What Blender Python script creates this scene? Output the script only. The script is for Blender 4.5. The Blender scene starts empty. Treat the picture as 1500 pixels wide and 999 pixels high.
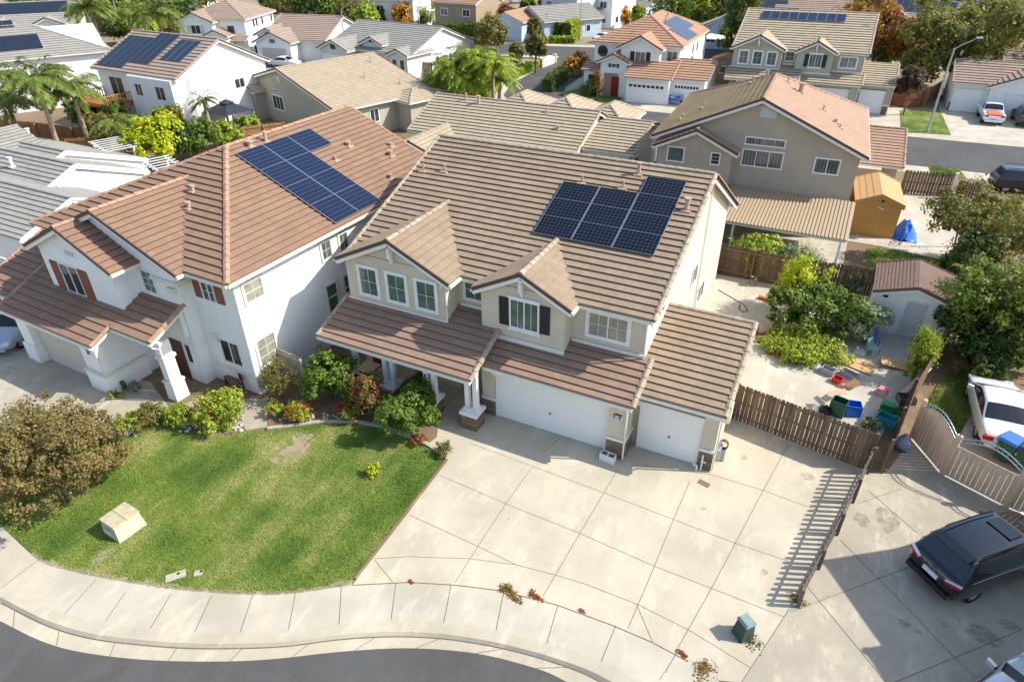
import bpy, math, random
import numpy as np
from mathutils import Vector, Matrix
SC = bpy.context.scene
COL = SC.collection
R = math.radians
# ------------------------------------------------------------------ camera
F, PIT, ROL, YAW = 975.0, R(32.55), R(-.5), R(-26.95)
CAM = Vector((10.76, -19.79, 18.17))
_f0 = Vector((math.sin(YAW), math.cos(YAW), 0)); _r0 = Vector((math.cos(YAW), -math.sin(YAW), 0)); _z = Vector((0, 0, 1))
FW = math.cos(PIT) * _f0 - math.sin(PIT) * _z
_u0 = math.sin(PIT) * _f0 + math.cos(PIT) * _z
RT = math.cos(ROL) * _r0 + math.sin(ROL) * _u0
UP = -math.sin(ROL) * _r0 + math.cos(ROL) * _u0
def at(px, py, z=0.0):
    """ground (or height z) point seen at a survey pixel of the 1500 px photograph"""
    d = RT * ((px - 750) / F) - UP * ((py - 499.5) / F) + FW
    t = (z - CAM.z) / d.z
    return CAM + d * t
cam = bpy.data.cameras.new('camera'); cam.lens = 36 * F / 1500; cam.sensor_width = 36; cam.clip_end = 3000; cam.clip_start = .1
co = bpy.data.objects.new('camera', cam); COL.objects.link(co)
co.matrix_world = Matrix(((RT.x, UP.x, -FW.x, CAM.x), (RT.y, UP.y, -FW.y, CAM.y), (RT.z, UP.z, -FW.z, CAM.z), (0, 0, 0, 1)))
SC.camera = co
# ------------------------------------------------------------------ light
SUN = Vector((.925 * math.cos(R(42)), .38 * math.cos(R(42)), math.sin(R(42)))).normalized()
w = bpy.data.worlds.new('World'); SC.world = w; w.use_nodes = True
nt = w.node_tree; bg = nt.nodes['Background']
sky = nt.nodes.new('ShaderNodeTexSky'); sky.sky_type = 'NISHITA'; sky.sun_disc = False
sky.sun_elevation = R(42); sky.sun_rotation = math.atan2(SUN.x, SUN.y); sky.air_density = 1.0; sky.dust_density = 1.2
nt.links.new(sky.outputs[0], bg.inputs[0]); bg.inputs[1].default_value = .15
sl = bpy.data.lights.new('sun', 'SUN'); sl.energy = 3.6; sl.angle = R(.53); sl.color = (1, .962, .9)
so = bpy.data.objects.new('sun', sl); COL.objects.link(so)
so.rotation_euler = SUN.to_track_quat('Z', 'Y').to_euler(); so.location = (60, 30, 60)
SC.view_settings.view_transform = 'Standard'; SC.view_settings.look = 'None'; SC.view_settings.gamma = 1; SC.view_settings.exposure = .86
SC.cycles.max_bounces = 6; SC.cycles.diffuse_bounces = 3; SC.cycles.glossy_bounces = 3; SC.cycles.transmission_bounces = 4
SC.cycles.transparent_max_bounces = 6; SC.cycles.use_denoising = True; SC.cycles.sample_clamp_indirect = 6
# ------------------------------------------------------------------ materials
def C(r, g, b):
    f = lambda c: (c / 255 / 12.92) if c < 10.3 else ((c / 255 + .055) / 1.055) ** 2.4
    return (f(r), f(g), f(b), 1)
class NT:
    def __init__(s, name):
        s.m = bpy.data.materials.new(name); s.m.use_nodes = True; s.t = s.m.node_tree
        s.b = s.t.nodes['Principled BSDF']; s.out = s.t.nodes['Material Output']
    def n(s, typ, **k):
        o = s.t.nodes.new('ShaderNode' + typ)
        for a, v in k.items():
            if a.startswith('i'): o.inputs[int(a[1:])].default_value = v
            else: setattr(o, a, v)
        return o
    def l(s, a, b): s.t.links.new(a, b)
    def co(s, kind='Object'):
        return s.n('TexCoord').outputs[kind]
    def math(s, op, a, b=None, c=None):
        o = s.n('Math', operation=op)
        for i, v in enumerate((a, b, c)):
            if v is None: continue
            if hasattr(v, 'links'): s.l(v, o.inputs[i])
            else: o.inputs[i].default_value = v
        return o.outputs[0]
    def noise(s, vec, scale, detail=3, rough=.55):
        o = s.n('TexNoise'); o.inputs['Scale'].default_value = scale; o.inputs['Detail'].default_value = detail; o.inputs['Roughness'].default_value = rough
        if vec is not None: s.l(vec, o.inputs['Vector'])
        return o.outputs['Fac']
    def ramp(s, fac, *stops):
        o = s.n('ValToRGB'); e = o.color_ramp.elements
        while len(e) < len(stops): e.new(.5)
        for i, (p, c) in enumerate(stops): e[i].position = p; e[i].color = c if len(c) == 4 else (*c, 1)
        s.l(fac, o.inputs[0]); return o.outputs[0]
    def mix(s, fac, a, b, mode='MIX'):
        o = s.n('Mix', data_type='RGBA', blend_type=mode)
        for i, v in ((0, fac), (6, a), (7, b)):
            if hasattr(v, 'links'): s.l(v, o.inputs[i])
            else: o.inputs[i].default_value = v
        return o.outputs[2]
    def bump(s, h, strength=.3, dist=.02):
        o = s.n('Bump'); o.inputs['Strength'].default_value = strength; o.inputs['Distance'].default_value = dist
        s.l(h, o.inputs['Height']); s.l(o.outputs[0], s.b.inputs['Normal'])
    def col(s, c, rough=.8, metal=0, spec=.3):
        if hasattr(c, 'links'): s.l(c, s.b.inputs['Base Color'])
        else: s.b.inputs['Base Color'].default_value = c
        s.b.inputs['Roughness'].default_value = rough; s.b.inputs['Metallic'].default_value = metal
        s.b.inputs['Specular IOR Level'].default_value = spec
        return s.m
def sc(c, k): return (min(1, c[0] * k), min(1, c[1] * k), min(1, c[2] * k), 1)
def stucco(name, c, dirt=.10):
    m = NT(name); o = m.co()
    n1 = m.noise(o, .7, 4); n2 = m.noise(o, 60, 2)
    mp = m.n('Mapping'); m.l(o, mp.inputs[0]); mp.inputs['Scale'].default_value = (3, 3, .35)
    n3 = m.noise(mp.outputs[0], 1.0, 3)
    a = m.mix(m.ramp(n1, (.35, (0, 0, 0)), (.7, (1, 1, 1))), sc(c, 1 - dirt), sc(c, 1.03))
    a = m.mix(m.ramp(n3, (.45, (0, 0, 0)), (.8, (.35, .35, .35))), a, sc(c, .82))
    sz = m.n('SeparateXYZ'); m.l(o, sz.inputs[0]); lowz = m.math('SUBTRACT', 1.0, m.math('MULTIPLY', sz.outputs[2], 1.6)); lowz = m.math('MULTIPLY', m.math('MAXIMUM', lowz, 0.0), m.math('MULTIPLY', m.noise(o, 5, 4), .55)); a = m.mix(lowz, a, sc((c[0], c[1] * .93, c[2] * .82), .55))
    m.bump(n2, .4, .015)
    return m.col(a, .9, 0, .15)
def tile(name, c, c2=None, seam=.75, moss=0):
    m = NT(name); uv = m.co('UV'); sp = m.n('SeparateXYZ'); m.l(uv, sp.inputs[0])
    row = m.math('FLOOR', sp.outputs[1]); odd = m.math('MODULO', row, 2.0)
    u = m.math('ADD', m.math('DIVIDE', sp.outputs[0], .34), m.math('MULTIPLY', odd, .5))
    colm = m.math('FLOOR', u); fr = m.math('FRACT', u)
    cb = m.n('CombineXYZ'); m.l(colm, cb.inputs[0]); m.l(row, cb.inputs[1])
    wn = m.n('TexWhiteNoise', noise_dimensions='2D'); m.l(cb.outputs[0], wn.inputs['Vector'])
    a = m.mix(wn.outputs['Value'], sc(c, .9), c2 or sc(c, 1.08))
    big = m.noise(m.co(), .45, 4)
    a = m.mix(m.ramp(big, (.35, (0, 0, 0)), (.75, (1, 1, 1))), a, sc(c, .86), 'MIX') if False else m.mix(m.math('MULTIPLY', m.ramp(big, (.3, (0, 0, 0)), (.8, (1, 1, 1))), .55), a, sc(c, 1.06))
    fine = m.noise(m.co(), 9, 4)
    a = m.mix(m.math('MULTIPLY', m.ramp(fine, (.5, (0, 0, 0)), (.75, (1, 1, 1))), .35), a, sc(c, .62))
    if moss:
        mo = m.noise(m.co(), .8, 5)
        a = m.mix(m.math('MULTIPLY', m.ramp(mo, (.42, (0, 0, 0)), (.7, (1, 1, 1))), moss), a, C(92, 86, 48))
    d = m.math('ABSOLUTE', m.math('SUBTRACT', fr, .5)); s_ = m.math('GREATER_THAN', d, .475)
    a = m.mix(m.math('MULTIPLY', s_, 1 - seam), a, sc(c, .3))
    vf = m.math('FRACT', sp.outputs[1])
    m.bump(m.math('SUBTRACT', m.math('MULTIPLY', fine, .4), s_), .35, .02)
    return m.col(a, .85, 0, .2)
def concrete(name, c, stain=.5, bluish=0):
    m = NT(name); o = m.co()
    n1 = m.noise(o, .35, 5, .6); n2 = m.noise(o, 2.2, 6, .65); n3 = m.noise(o, 70, 2)
    a = m.mix(m.ramp(n1, (.38, (0, 0, 0)), (.66, (1, 1, 1))), sc(c, .78), sc(c, 1.06))
    a = m.mix(m.math('MULTIPLY', m.ramp(n2, (.46, (0, 0, 0)), (.64, (1, 1, 1))), stain * .8), a, sc(c, .76))
    mp = m.n('Mapping'); m.l(o, mp.inputs[0]); mp.inputs['Rotation'].default_value = (0, 0, .6); mp.inputs['Scale'].default_value = (1, .35, 1)
    n4 = m.noise(mp.outputs[0], 1.4, 7, .7)
    a = m.mix(m.math('MULTIPLY', m.ramp(n4, (.53, (0, 0, 0)), (.62, (1, 1, 1))), min(1, .9 * stain)), a, sc(c, 1.3))
    a = m.mix(m.math('MULTIPLY', n3, .18), a, sc(c, .6))
    n5 = m.noise(o, 1.05, 9, .72); a = m.mix(m.math('MULTIPLY', m.ramp(n5, (.6, (0, 0, 0)), (.68, (1, 1, 1))), .38 * min(1, stain * 1.4)), a, sc(c, .5))
    n6 = m.noise(o, .16, 2); a = m.mix(m.math('MULTIPLY', m.ramp(n6, (.4, (0, 0, 0)), (.6, (1, 1, 1))), .3), a, sc((c[0] * .96, c[1], c[2] * 1.06), .9))
    m.bump(n3, .15, .004)
    return m.col(a, .85, 0, .2)
def plain(name, c, rough=.5, metal=0, spec=.4, var=.12, scale=6):
    m = NT(name); o = m.co(); n = m.noise(o, scale, 4)
    a = m.mix(m.ramp(n, (.3, (0, 0, 0)), (.75, (1, 1, 1))), sc(c, 1 - var), sc(c, 1 + var * .6))
    return m.col(a, rough, metal, spec)
def wood(name, c, c2, axis_scale=(14, 14, 1.2)):
    m = NT(name); o = m.co(); mp = m.n('Mapping'); m.l(o, mp.inputs[0]); mp.inputs['Scale'].default_value = axis_scale
    n = m.noise(mp.outputs[0], 1.0, 5, .65); big = m.noise(o, .9, 3)
    isl = m.n('NewGeometry').outputs['Random Per Island']
    a = m.mix(m.math('ADD', m.math('MULTIPLY', isl, .75), m.math('MULTIPLY', big, .3)), c, c2)
    a = m.mix(m.math('MULTIPLY', m.ramp(n, (.42, (0, 0, 0)), (.7, (1, 1, 1))), .6), a, sc(c, .55))
    m.bump(n, .3, .006)
    return m.col(a, .85, 0, .2)
def leafm(name, *cols, trans=.32, clump=1.3, dark=None):
    m = NT(name); isl = m.n('NewGeometry').outputs['Random Per Island']; nz = m.noise(m.co(), clump, 3)
    f = m.math('ADD', m.math('MULTIPLY', isl, .62), m.math('MULTIPLY', m.math('SUBTRACT', nz, .5), 1.5)); f = m.math('ADD', f, .19)
    k = len(cols)
    a = m.ramp(f, *[(i / (k - 1) if k > 1 else 0, c) for i, c in enumerate(cols)])
    m.col(a, .55, 0, .3)
    tr = m.n('BsdfTranslucent'); m.l(m.mix(.5, a, C(170, 180, 60), 'MIX'), tr.inputs[0])
    mx = m.n('MixShader'); mx.inputs[0].default_value = trans
    m.l(m.b.outputs[0], mx.inputs[1]); m.l(tr.outputs[0], mx.inputs[2]); m.l(mx.outputs[0], m.out.inputs[0])
    return m.m
def glassm(name, tint, blind, k=.5, horiz=True, scale=22):
    m = NT(name); g = m.co(); sp = m.n('SeparateXYZ'); m.l(g, sp.inputs[0])
    fr = m.math('FRACT', m.math('MULTIPLY', sp.outputs[2] if horiz else sp.outputs[0], scale))
    st = m.math('GREATER_THAN', fr, .45)
    n = m.noise(g, 1.1, 3); nn = m.ramp(n, (.42, (0, 0, 0)), (.58, (1, 1, 1)))
    a = m.mix(m.math('MULTIPLY', st, m.math('ADD', m.math('MULTIPLY', nn, .5 * k), .5 * k)), tint, blind)
    m.col(a, .04, 0, .6); return m.m
def solarm(name, base, line, nx, ny, gw=.05):
    m = NT(name); uv = m.co('UV'); sp = m.n('SeparateXYZ'); m.l(uv, sp.inputs[0])
    def grid(o, n): 
        f = m.math('FRACT', m.math('MULTIPLY', o, float(n))); return m.math('GREATER_THAN', m.math('ABSOLUTE', m.math('SUBTRACT', f, .5)), .5 - gw)
    g = m.math('MAXIMUM', grid(sp.outputs[0], nx), grid(sp.outputs[1], ny))
    n = m.noise(m.co(), 1.5, 3)
    a = m.mix(m.math('MULTIPLY', g, .6), m.mix(n, sc(base, .75), sc(base, 1.3)), line)
    m.col(a, .2, 0, .35); return m.m
def stonem(name, c):
    m = NT(name); b = m.n('TexBrick'); m.l(m.co('UV'), b.inputs[0])
    b.inputs['Color1'].default_value = sc(c, .7); b.inputs['Color2'].default_value = sc(c, 1.25); b.inputs['Mortar'].default_value = sc(c, .35)
    b.inputs['Scale'].default_value = 1; b.inputs['Mortar Size'].default_value = .012; b.inputs['Brick Width'].default_value = .42; b.inputs['Row Height'].default_value = .13; b.inputs['Bias'].default_value = 0
    n = m.noise(m.co(), 7, 4); a = m.mix(m.math('MULTIPLY', n, .6), b.outputs[0], sc(c, .6))
    m.bump(m.math('SUBTRACT', n, b.outputs['Fac']), .5, .03)
    return m.col(a, .9, 0, .2)
M = {}
M['cream'] = stucco('cream_stucco', C(210, 199, 176)); M['white'] = stucco('white_stucco', C(238, 236, 230), .05)
M['tan'] = stucco('tan_stucco', C(180, 168, 148)); M['offwhite'] = stucco('offwhite_stucco', C(226, 220, 205)); M['greywall'] = stucco('grey_stucco', C(205, 204, 202))
M['taupe'] = stucco('taupe_stucco', C(160, 142, 118)); M['sage'] = stucco('sage_stucco', C(178, 172, 152)); M['sand'] = stucco('sand_stucco', C(205, 182, 142)); M['bluewall'] = stucco('pale_blue_stucco', C(190, 203, 214))
M['t_main'] = tile('taupe_roof_tile', C(148, 129, 108), moss=.16); M['t_red'] = tile('terracotta_roof_tile', C(142, 113, 93), moss=.12)
M['t_grey'] = tile('grey_roof_tile', C(150, 146, 136)); M['t_tan'] = tile('sand_roof_tile', C(170, 155, 130), moss=.05); M['t_brown'] = tile('brown_roof_tile', C(156, 136, 120))
M['t_orange'] = tile('orange_roof_tile', C(172, 134, 108)); M['t_pink'] = tile('rose_brown_roof_tile', C(164, 134, 112)); M['t_shed'] = tile('shed_shingle', C(120, 98, 86)); M['t_olive'] = tile('mossy_shaded_roof_tile', C(134, 114, 84), moss=.4)  # last tile: moss, plus a shaded slope's darker tone in the base colour
M['c_main'] = plain('taupe_cap_tile', C(168, 150, 128), .85, var=.3, scale=2.5); M['c_red'] = plain('terracotta_cap_tile', C(170, 134, 110), .85, var=.3, scale=2.5); M['c_grey'] = plain('grey_cap_tile', C(150, 145, 135), .85, var=.25, scale=2.5)
M['trim'] = plain('white_trim_paint', C(232, 230, 226), .5, var=.06); M['gutter'] = plain('pale_gutter', C(222, 216, 200), .45, var=.08); M['fascia'] = plain('dark_roof_edge', C(92, 74, 62), .8)
M['cap_band'] = plain('pale_band', C(226, 222, 212), .7, var=.06)
M['garage'] = plain('white_garage_door', C(232, 230, 226), .45, var=.03, scale=1.5); M['garage2'] = plain('dusty_garage_door', C(198, 186, 174), .6, var=.05)
M['glass'] = glassm('window_glass', C(44, 62, 60), C(150, 165, 150), .55, True, 14); M['glass2'] = glassm('blind_glass', C(92, 96, 84), C(196, 192, 170), .9, True, 16); M['glassd'] = glassm('dark_glass', C(30, 36, 40), C(90, 98, 100), .35, False, 5)
M['glasst'] = glassm('teal_glass', C(56, 72, 66), C(118, 142, 130), .7, True, 18); M['glassc'] = glassm('curtain_glass', C(66, 72, 76), C(150, 154, 144), .45, False, 5)
M['dark'] = plain('dark_shutter', C(44, 42, 46), .6); M['rust'] = plain('rust_shutter', C(140, 82, 62), .7); M['black'] = plain('black_metal', C(24, 24, 26), .45, .3); M['iron'] = plain('grey_iron', C(96, 92, 88), .5, .4)
M['gap_shade'] = plain('course_gap_shade', C(40, 34, 30), .95); M['stone'] = stonem('ledge_stone', C(138, 120, 100)); M['door_red'] = plain('red_door', C(128, 22, 30), .4); M['door_br'] = plain('brown_door', C(96, 56, 42), .5)  # near-black first entry: shade in the tile course gaps, put into colour
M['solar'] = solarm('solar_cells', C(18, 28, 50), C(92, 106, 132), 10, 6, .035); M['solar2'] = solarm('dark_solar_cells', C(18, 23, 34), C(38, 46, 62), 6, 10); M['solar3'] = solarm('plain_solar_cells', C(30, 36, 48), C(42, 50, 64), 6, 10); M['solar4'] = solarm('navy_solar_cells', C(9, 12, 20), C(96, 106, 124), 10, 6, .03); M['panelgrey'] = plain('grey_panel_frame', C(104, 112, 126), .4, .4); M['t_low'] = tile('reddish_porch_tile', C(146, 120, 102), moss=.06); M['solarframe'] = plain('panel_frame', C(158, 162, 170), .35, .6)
M['conc'] = concrete('driveway_concrete', C(194, 182, 158), .42); M['walk'] = concrete('sidewalk_concrete', C(190, 180, 159), .38); M['conc2'] = concrete('neighbor_concrete', C(178, 167, 146), .8); M['curb'] = concrete('curb_concrete', C(188, 177, 154), .5); M['concy'] = concrete('yard_concrete', C(192, 182, 163), .6)
M['joint'] = plain('dark_joint', C(104, 92, 74), .95); M['asphalt'] = concrete('street_asphalt', C(90, 88, 85), .35); M['soil'] = concrete('garden_soil', C(132, 112, 88), .9); M['dry'] = concrete('dry_earth', C(150, 136, 110), .8)  # first entry: even dark brown of scored joints and thin lines
M['fence'] = wood('weathered_fence_board', C(90, 74, 60), C(150, 124, 100)); M['picket'] = wood('grey_picket_wood', C(92, 82, 72), C(132, 120, 106)); M['fence2'] = wood('fresh_fence_board', C(150, 108, 72), C(172, 132, 92)); M['fencew'] = wood('bleached_fence_board', C(178, 166, 148), C(204, 192, 172)); M['gatew'] = wood('grey_gate_board', C(212, 184, 154), C(226, 200, 172)); M['deck'] = wood('orange_deck_wood', C(172, 112, 60), C(190, 132, 78), (6, 6, 6))
M['bark'] = wood('tree_bark', C(98, 82, 66), C(116, 98, 80), (9, 9, 2)); M['palmbark'] = wood('palm_bark', C(150, 130, 108), C(176, 156, 132), (4, 4, 8))
M['galv'] = plain('galvanised_steel', C(172, 178, 184), .4, .5); M['pipe'] = plain('vent_pipe', C(178, 152, 130), .7)
M['grass'] = None
M['L_green'] = leafm('leaf_green', C(58, 84, 26), C(92, 116, 40), C(140, 156, 66)); M['L_dark'] = leafm('leaf_dark_green', C(34, 56, 24), C(58, 82, 34), C(92, 110, 48)); M['L_yel'] = leafm('leaf_yellow_green', C(118, 136, 22), C(178, 188, 30), C(216, 216, 52))
M['L_red'] = leafm('leaf_red_brown', C(84, 82, 44), C(122, 106, 60), C(150, 122, 80), C(104, 110, 54), C(140, 114, 72)); M['L_plum'] = leafm('leaf_plum', C(44, 26, 36), C(72, 44, 52), C(98, 68, 70)); M['L_olive'] = leafm('leaf_olive', C(74, 76, 34), C(112, 108, 52), C(150, 130, 70)); M['L_autumn'] = leafm('leaf_autumn', C(128, 60, 34), C(160, 86, 46), C(120, 110, 50)); M['L_orange'] = leafm('leaf_orange', C(168, 106, 30), C(206, 142, 48), C(140, 116, 40))
M['L_rust'] = leafm('leaf_dark_red', C(98, 40, 36), C(132, 66, 50), C(104, 84, 44)); M['L_palm'] = leafm('leaf_palm', C(70, 88, 34), C(112, 128, 56), C(150, 156, 80)); M['L_lime'] = leafm('leaf_lime', C(96, 120, 30), C(144, 162, 44), C(190, 194, 84)); M['L_mid'] = leafm('leaf_mid_green', C(62, 84, 32), C(104, 122, 46), C(164, 172, 74)); M['L_mid'] = leafm('leaf_mid_green', C(62, 84, 32), C(104, 122, 46), C(164, 172, 74)); M['L_grey'] = leafm('leaf_grey_green', C(86, 100, 74), C(132, 146, 112), C(176, 184, 148)); M['L_dry'] = leafm('leaf_dry', C(110, 84, 44), C(146, 110, 58), C(122, 112, 48))
M['fl_red'] = plain('flower_red', C(206, 34, 48), .6, var=.3); M['fl_or'] = plain('flower_orange', C(226, 84, 34), .6, var=.3); M['fl_yel'] = plain('flower_yellow', C(232, 196, 40), .6, var=.3)
def colm(name, rgb, rough=.5, metal=0, spec=.4, var=.1): return plain(name, C(*rgb), rough, metal, spec, var)
# ------------------------------------------------------------------ mesh helpers
class MB:
    def __init__(s, mat=None):
        s.v = []; s.f = []; s.uv = []; s.mi = []; s.m = mat
    def add(s, pts, uv=None, mi=0):
        i = len(s.v)
        for p in pts:
            p = Vector(p); s.v.append(s.m @ p if s.m else p)
        s.f.append(tuple(range(i, i + len(pts)))); s.mi.append(mi)
        s.uv.append(uv if uv else [(0, 0)] * len(pts))
    def hexa(s, b, t, mi=0):
        """closed solid between two equal polygons (bottom b counter-clockwise seen from above, top t)"""
        n = len(b); s.add(list(reversed(b)), None, mi); s.add(t, None, mi)
        for i in range(n):
            j = (i + 1) % n
            L = (Vector(b[j]) - Vector(b[i])).length; H = (Vector(t[i]) - Vector(b[i])).length
            s.add([b[i], b[j], t[j], t[i]], [(0, 0), (L, 0), (L, H), (0, H)], mi)
    def box(s, x0, x1, y0, y1, z0, z1, mi=0, taper=0):
        q = taper
        s.hexa([(x0, y0, z0), (x1, y0, z0), (x1, y1, z0), (x0, y1, z0)], [(x0 + q, y0 + q, z1), (x1 - q, y0 + q, z1), (x1 - q, y1 - q, z1), (x0 + q, y1 - q, z1)], mi)
    def prism(s, poly, z0, z1, mi=0):
        s.hexa([(p[0], p[1], z0) for p in poly], [(p[0], p[1], z1) for p in poly], mi)
    def beam(s, a, b, w, h, mi=0, up=(0, 0, 1)):
        a = Vector(a); b = Vector(b); d = (b - a).normalized(); r = d.cross(Vector(up))
        if r.length < 1e-4: r = d.cross(Vector((1, 0, 0)))
        r.normalize(); u = r.cross(d)
        q = [r * (-w / 2) - u * (h / 2), r * (w / 2) - u * (h / 2), r * (w / 2) + u * (h / 2), r * (-w / 2) + u * (h / 2)]
        A = [a + k for k in q]; B = [b + k for k in q]
        s.add(A, None, mi); s.add(B[::-1], None, mi)
        for i in range(4): j = (i + 1) % 4; s.add([A[j], A[i], B[i], B[j]], None, mi)
    def tube(s, pts, r, n=8, mi=0, cap=True):
        pts = [Vector(p) for p in pts]; rs = r if isinstance(r, (list, tuple)) else [r] * len(pts); rings = []
        for i, p in enumerate(pts):
            d = (pts[min(i + 1, len(pts) - 1)] - pts[max(i - 1, 0)]).normalized()
            a = d.cross(Vector((.13, .21, .97)) if abs(d.z) < .9 else Vector((1, .1, 0))).normalized(); b = d.cross(a)
            rings.append([p + (a * math.cos(2 * math.pi * k / n) + b * math.sin(2 * math.pi * k / n)) * rs[i] for k in range(n)])
        for i in range(len(rings) - 1):
            for k in range(n):
                j = (k + 1) % n; s.add([rings[i][k], rings[i][j], rings[i + 1][j], rings[i + 1][k]], None, mi)
        if cap: s.add(rings[0][::-1], None, mi); s.add(rings[-1], None, mi)
    def lathe(s, prof, c=(0, 0, 0), n=16, mi=0):
        c = Vector(c)
        for (r0, z0), (r1, z1) in zip(prof, prof[1:]):
            for k in range(n):
                a, b = 2 * math.pi * k / n, 2 * math.pi * (k + 1) / n
                P = [c + Vector((r0 * math.cos(a), r0 * math.sin(a), z0)), c + Vector((r0 * math.cos(b), r0 * math.sin(b), z0)), c + Vector((r1 * math.cos(b), r1 * math.sin(b), z1)), c + Vector((r1 * math.cos(a), r1 * math.sin(a), z1))]
                if r0 < 1e-5: P = [P[0], P[2], P[3]]
                elif r1 < 1e-5: P = P[:3]
                s.add(P, None, mi)
    def build(s, name, mats, parent=None, smooth=False, weld=False):
        me = bpy.data.meshes.new(name); me.from_pydata([tuple(p) for p in s.v], [], s.f)
        mats = mats if isinstance(mats, (list, tuple)) else [mats]
        for m in mats: me.materials.append(M[m] if isinstance(m, str) else m)
        me.polygons.foreach_set('material_index', s.mi)
        ul = me.uv_layers.new(name='UVMap'); flat = [c for f in s.uv for p in f for c in p]; ul.data.foreach_set('uv', flat)
        if weld or smooth:
            import bmesh
            bm = bmesh.new(); bm.from_mesh(me); bmesh.ops.remove_doubles(bm, verts=bm.verts, dist=1e-4); bm.to_mesh(me); bm.free()
        if smooth: me.polygons.foreach_set('use_smooth', [True] * len(me.polygons))
        me.update()
        o = bpy.data.objects.new(name, me); COL.objects.link(o)
        if parent: o.parent = parent
        return o
def tag(o, label=None, cat=None, group=None, kind=None):
    for k, v in (('label', label), ('category', cat), ('group', group), ('kind', kind)):
        if v: o[k] = v
    return o
def thing(name, label, cat, loc=(0, 0, 0), rz=0, group=None):
    o = bpy.data.objects.new(name, None); COL.objects.link(o); o.empty_display_size = .3
    o.location = loc; o.rotation_euler = (0, 0, rz); return tag(o, label, cat, group)
def copy_tree(o, loc=None, rz=None, label=None, parent=None, scale=None):
    c = o.copy(); COL.objects.link(c)
    if parent: c.parent = parent
    for ch in list(o.children): copy_tree(ch, parent=c)
    if loc is not None: c.location = loc
    if rz is not None: c.rotation_euler = (0, 0, rz)
    if scale: c.scale = (scale, scale, scale)
    if label: c['label'] = label
    return c
def struct(name, mb, mat): return tag(mb.build(name, mat), kind='structure')
def clip(poly, v0, v1):
    def half(P, lim, keep):
        out = []
        for i in range(len(P)):
            a, b = P[i], P[(i + 1) % len(P)]; ia, ib = keep(a[1], lim), keep(b[1], lim)
            if ia: out.append(a)
            if ia != ib:
                t = (lim - a[1]) / (b[1] - a[1]); out.append((a[0] + t * (b[0] - a[0]), lim))
        return out
    P = half(poly, v0, lambda y, l: y >= l - 1e-9)
    return half(P, v1, lambda y, l: y <= l + 1e-9) if len(P) > 2 else []
def roof_plane(mb, poly, course=.36, step=.05, sof=None):
    """tiled slope: each course is its own tilted strip with a butt edge, and shade painted dark into the recess below it"""
    P = [Vector(p) for p in poly]; n = Vector((0, 0, 0))
    for i in range(len(P)): n += P[i].cross(P[(i + 1) % len(P)])
    n.normalize()
    if n.z < 0: n = -n
    e = Vector((0, 0, 1)).cross(n).normalized(); up = n.cross(e)
    o = min(P, key=lambda p: p.z); uv = [((p - o).dot(e), (p - o).dot(up)) for p in P]
    vmax = max(q[1] for q in uv); k = 0; W = lambda q, h: o + e * q[0] + up * q[1] + n * h
    nc = max(1, round(vmax / course)); cs = vmax / nc
    for k in range(nc):
        v0, v1 = k * cs, (k + 1) * cs
        ov = .045 if k else 0; Q = clip(uv, v0, v1)
        if len(Q) < 3: continue
        st = step * (1.3 if k == 0 else 1); lo = [q for q in Q if abs(q[1] - v0) < 1e-6]
        h = lambda q: .012 + st * (1 - (q[1] - v0) / cs)
        if k and len(lo) >= 2:
            a, b = min(lo), max(lo); Q = [(q[0], v0 - ov) if q in (a, b) else q for q in Q]
        f = [W(q, h(q)) for q in Q]; u2 = [(q[0], k + min(.999, max(.001, (q[1] - v0) / cs))) for q in Q]
        nn = Vector((0, 0, 0))
        for i in range(len(f)): nn += f[i].cross(f[(i + 1) % len(f)])
        if nn.dot(n) < 0: f.reverse(); u2.reverse()
        mb.add(f, u2)
        if len(lo) >= 2:
            hh = h((0, v0 - ov)); lowh = -.02 if k == 0 else hh - .02; a1, b1 = (a[0], v0 - ov) if k else min(lo), (b[0], v0 - ov) if k else max(lo)
            mb.add([W(a1, lowh), W(b1, lowh), W(b1, hh), W(a1, hh)], [(a1[0], k + .02), (b1[0], k + .02), (b1[0], k + .05), (a1[0], k + .05)])
            if k: mb.add([W(a, .0), W(b, .0), W(b1, lowh), W(a1, lowh)], None, 1)  # recess face takes the painted shade colour, so course lines stay dark
    if sof is not None:
        f = [p - n * .05 for p in P]
        sof.add(f[::-1])
def caps(mb, a, b, r=.13, seg=.42, lift=.05):
    a = Vector(a); b = Vector(b)
    if b.z < a.z - 1e-6: a, b = b, a
    d = b - a; L = d.length; d.normalize(); s = d.cross(Vector((0, 0, 1))).normalized(); u = s.cross(d)
    n = max(1, round(L / seg)); sl = L / n
    for i in range(n):
        p = a + d * (i * sl); q = a + d * ((i + 1) * sl + .04); jit = random.uniform(-.008, .008)
        def ring(c, rr, h): return [c + s * (rr * math.cos(t)) + u * (rr * .8 * math.sin(t) + h) for t in (0, .65, 1.57, 2.5, math.pi)]
        A = ring(p, r + jit, lift * .7); B = ring(q, r * .86 + jit, lift * .45)
        for k in range(4): mb.add([A[k], A[k + 1], B[k + 1], B[k]][::-1])
        mb.add(A)
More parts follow.
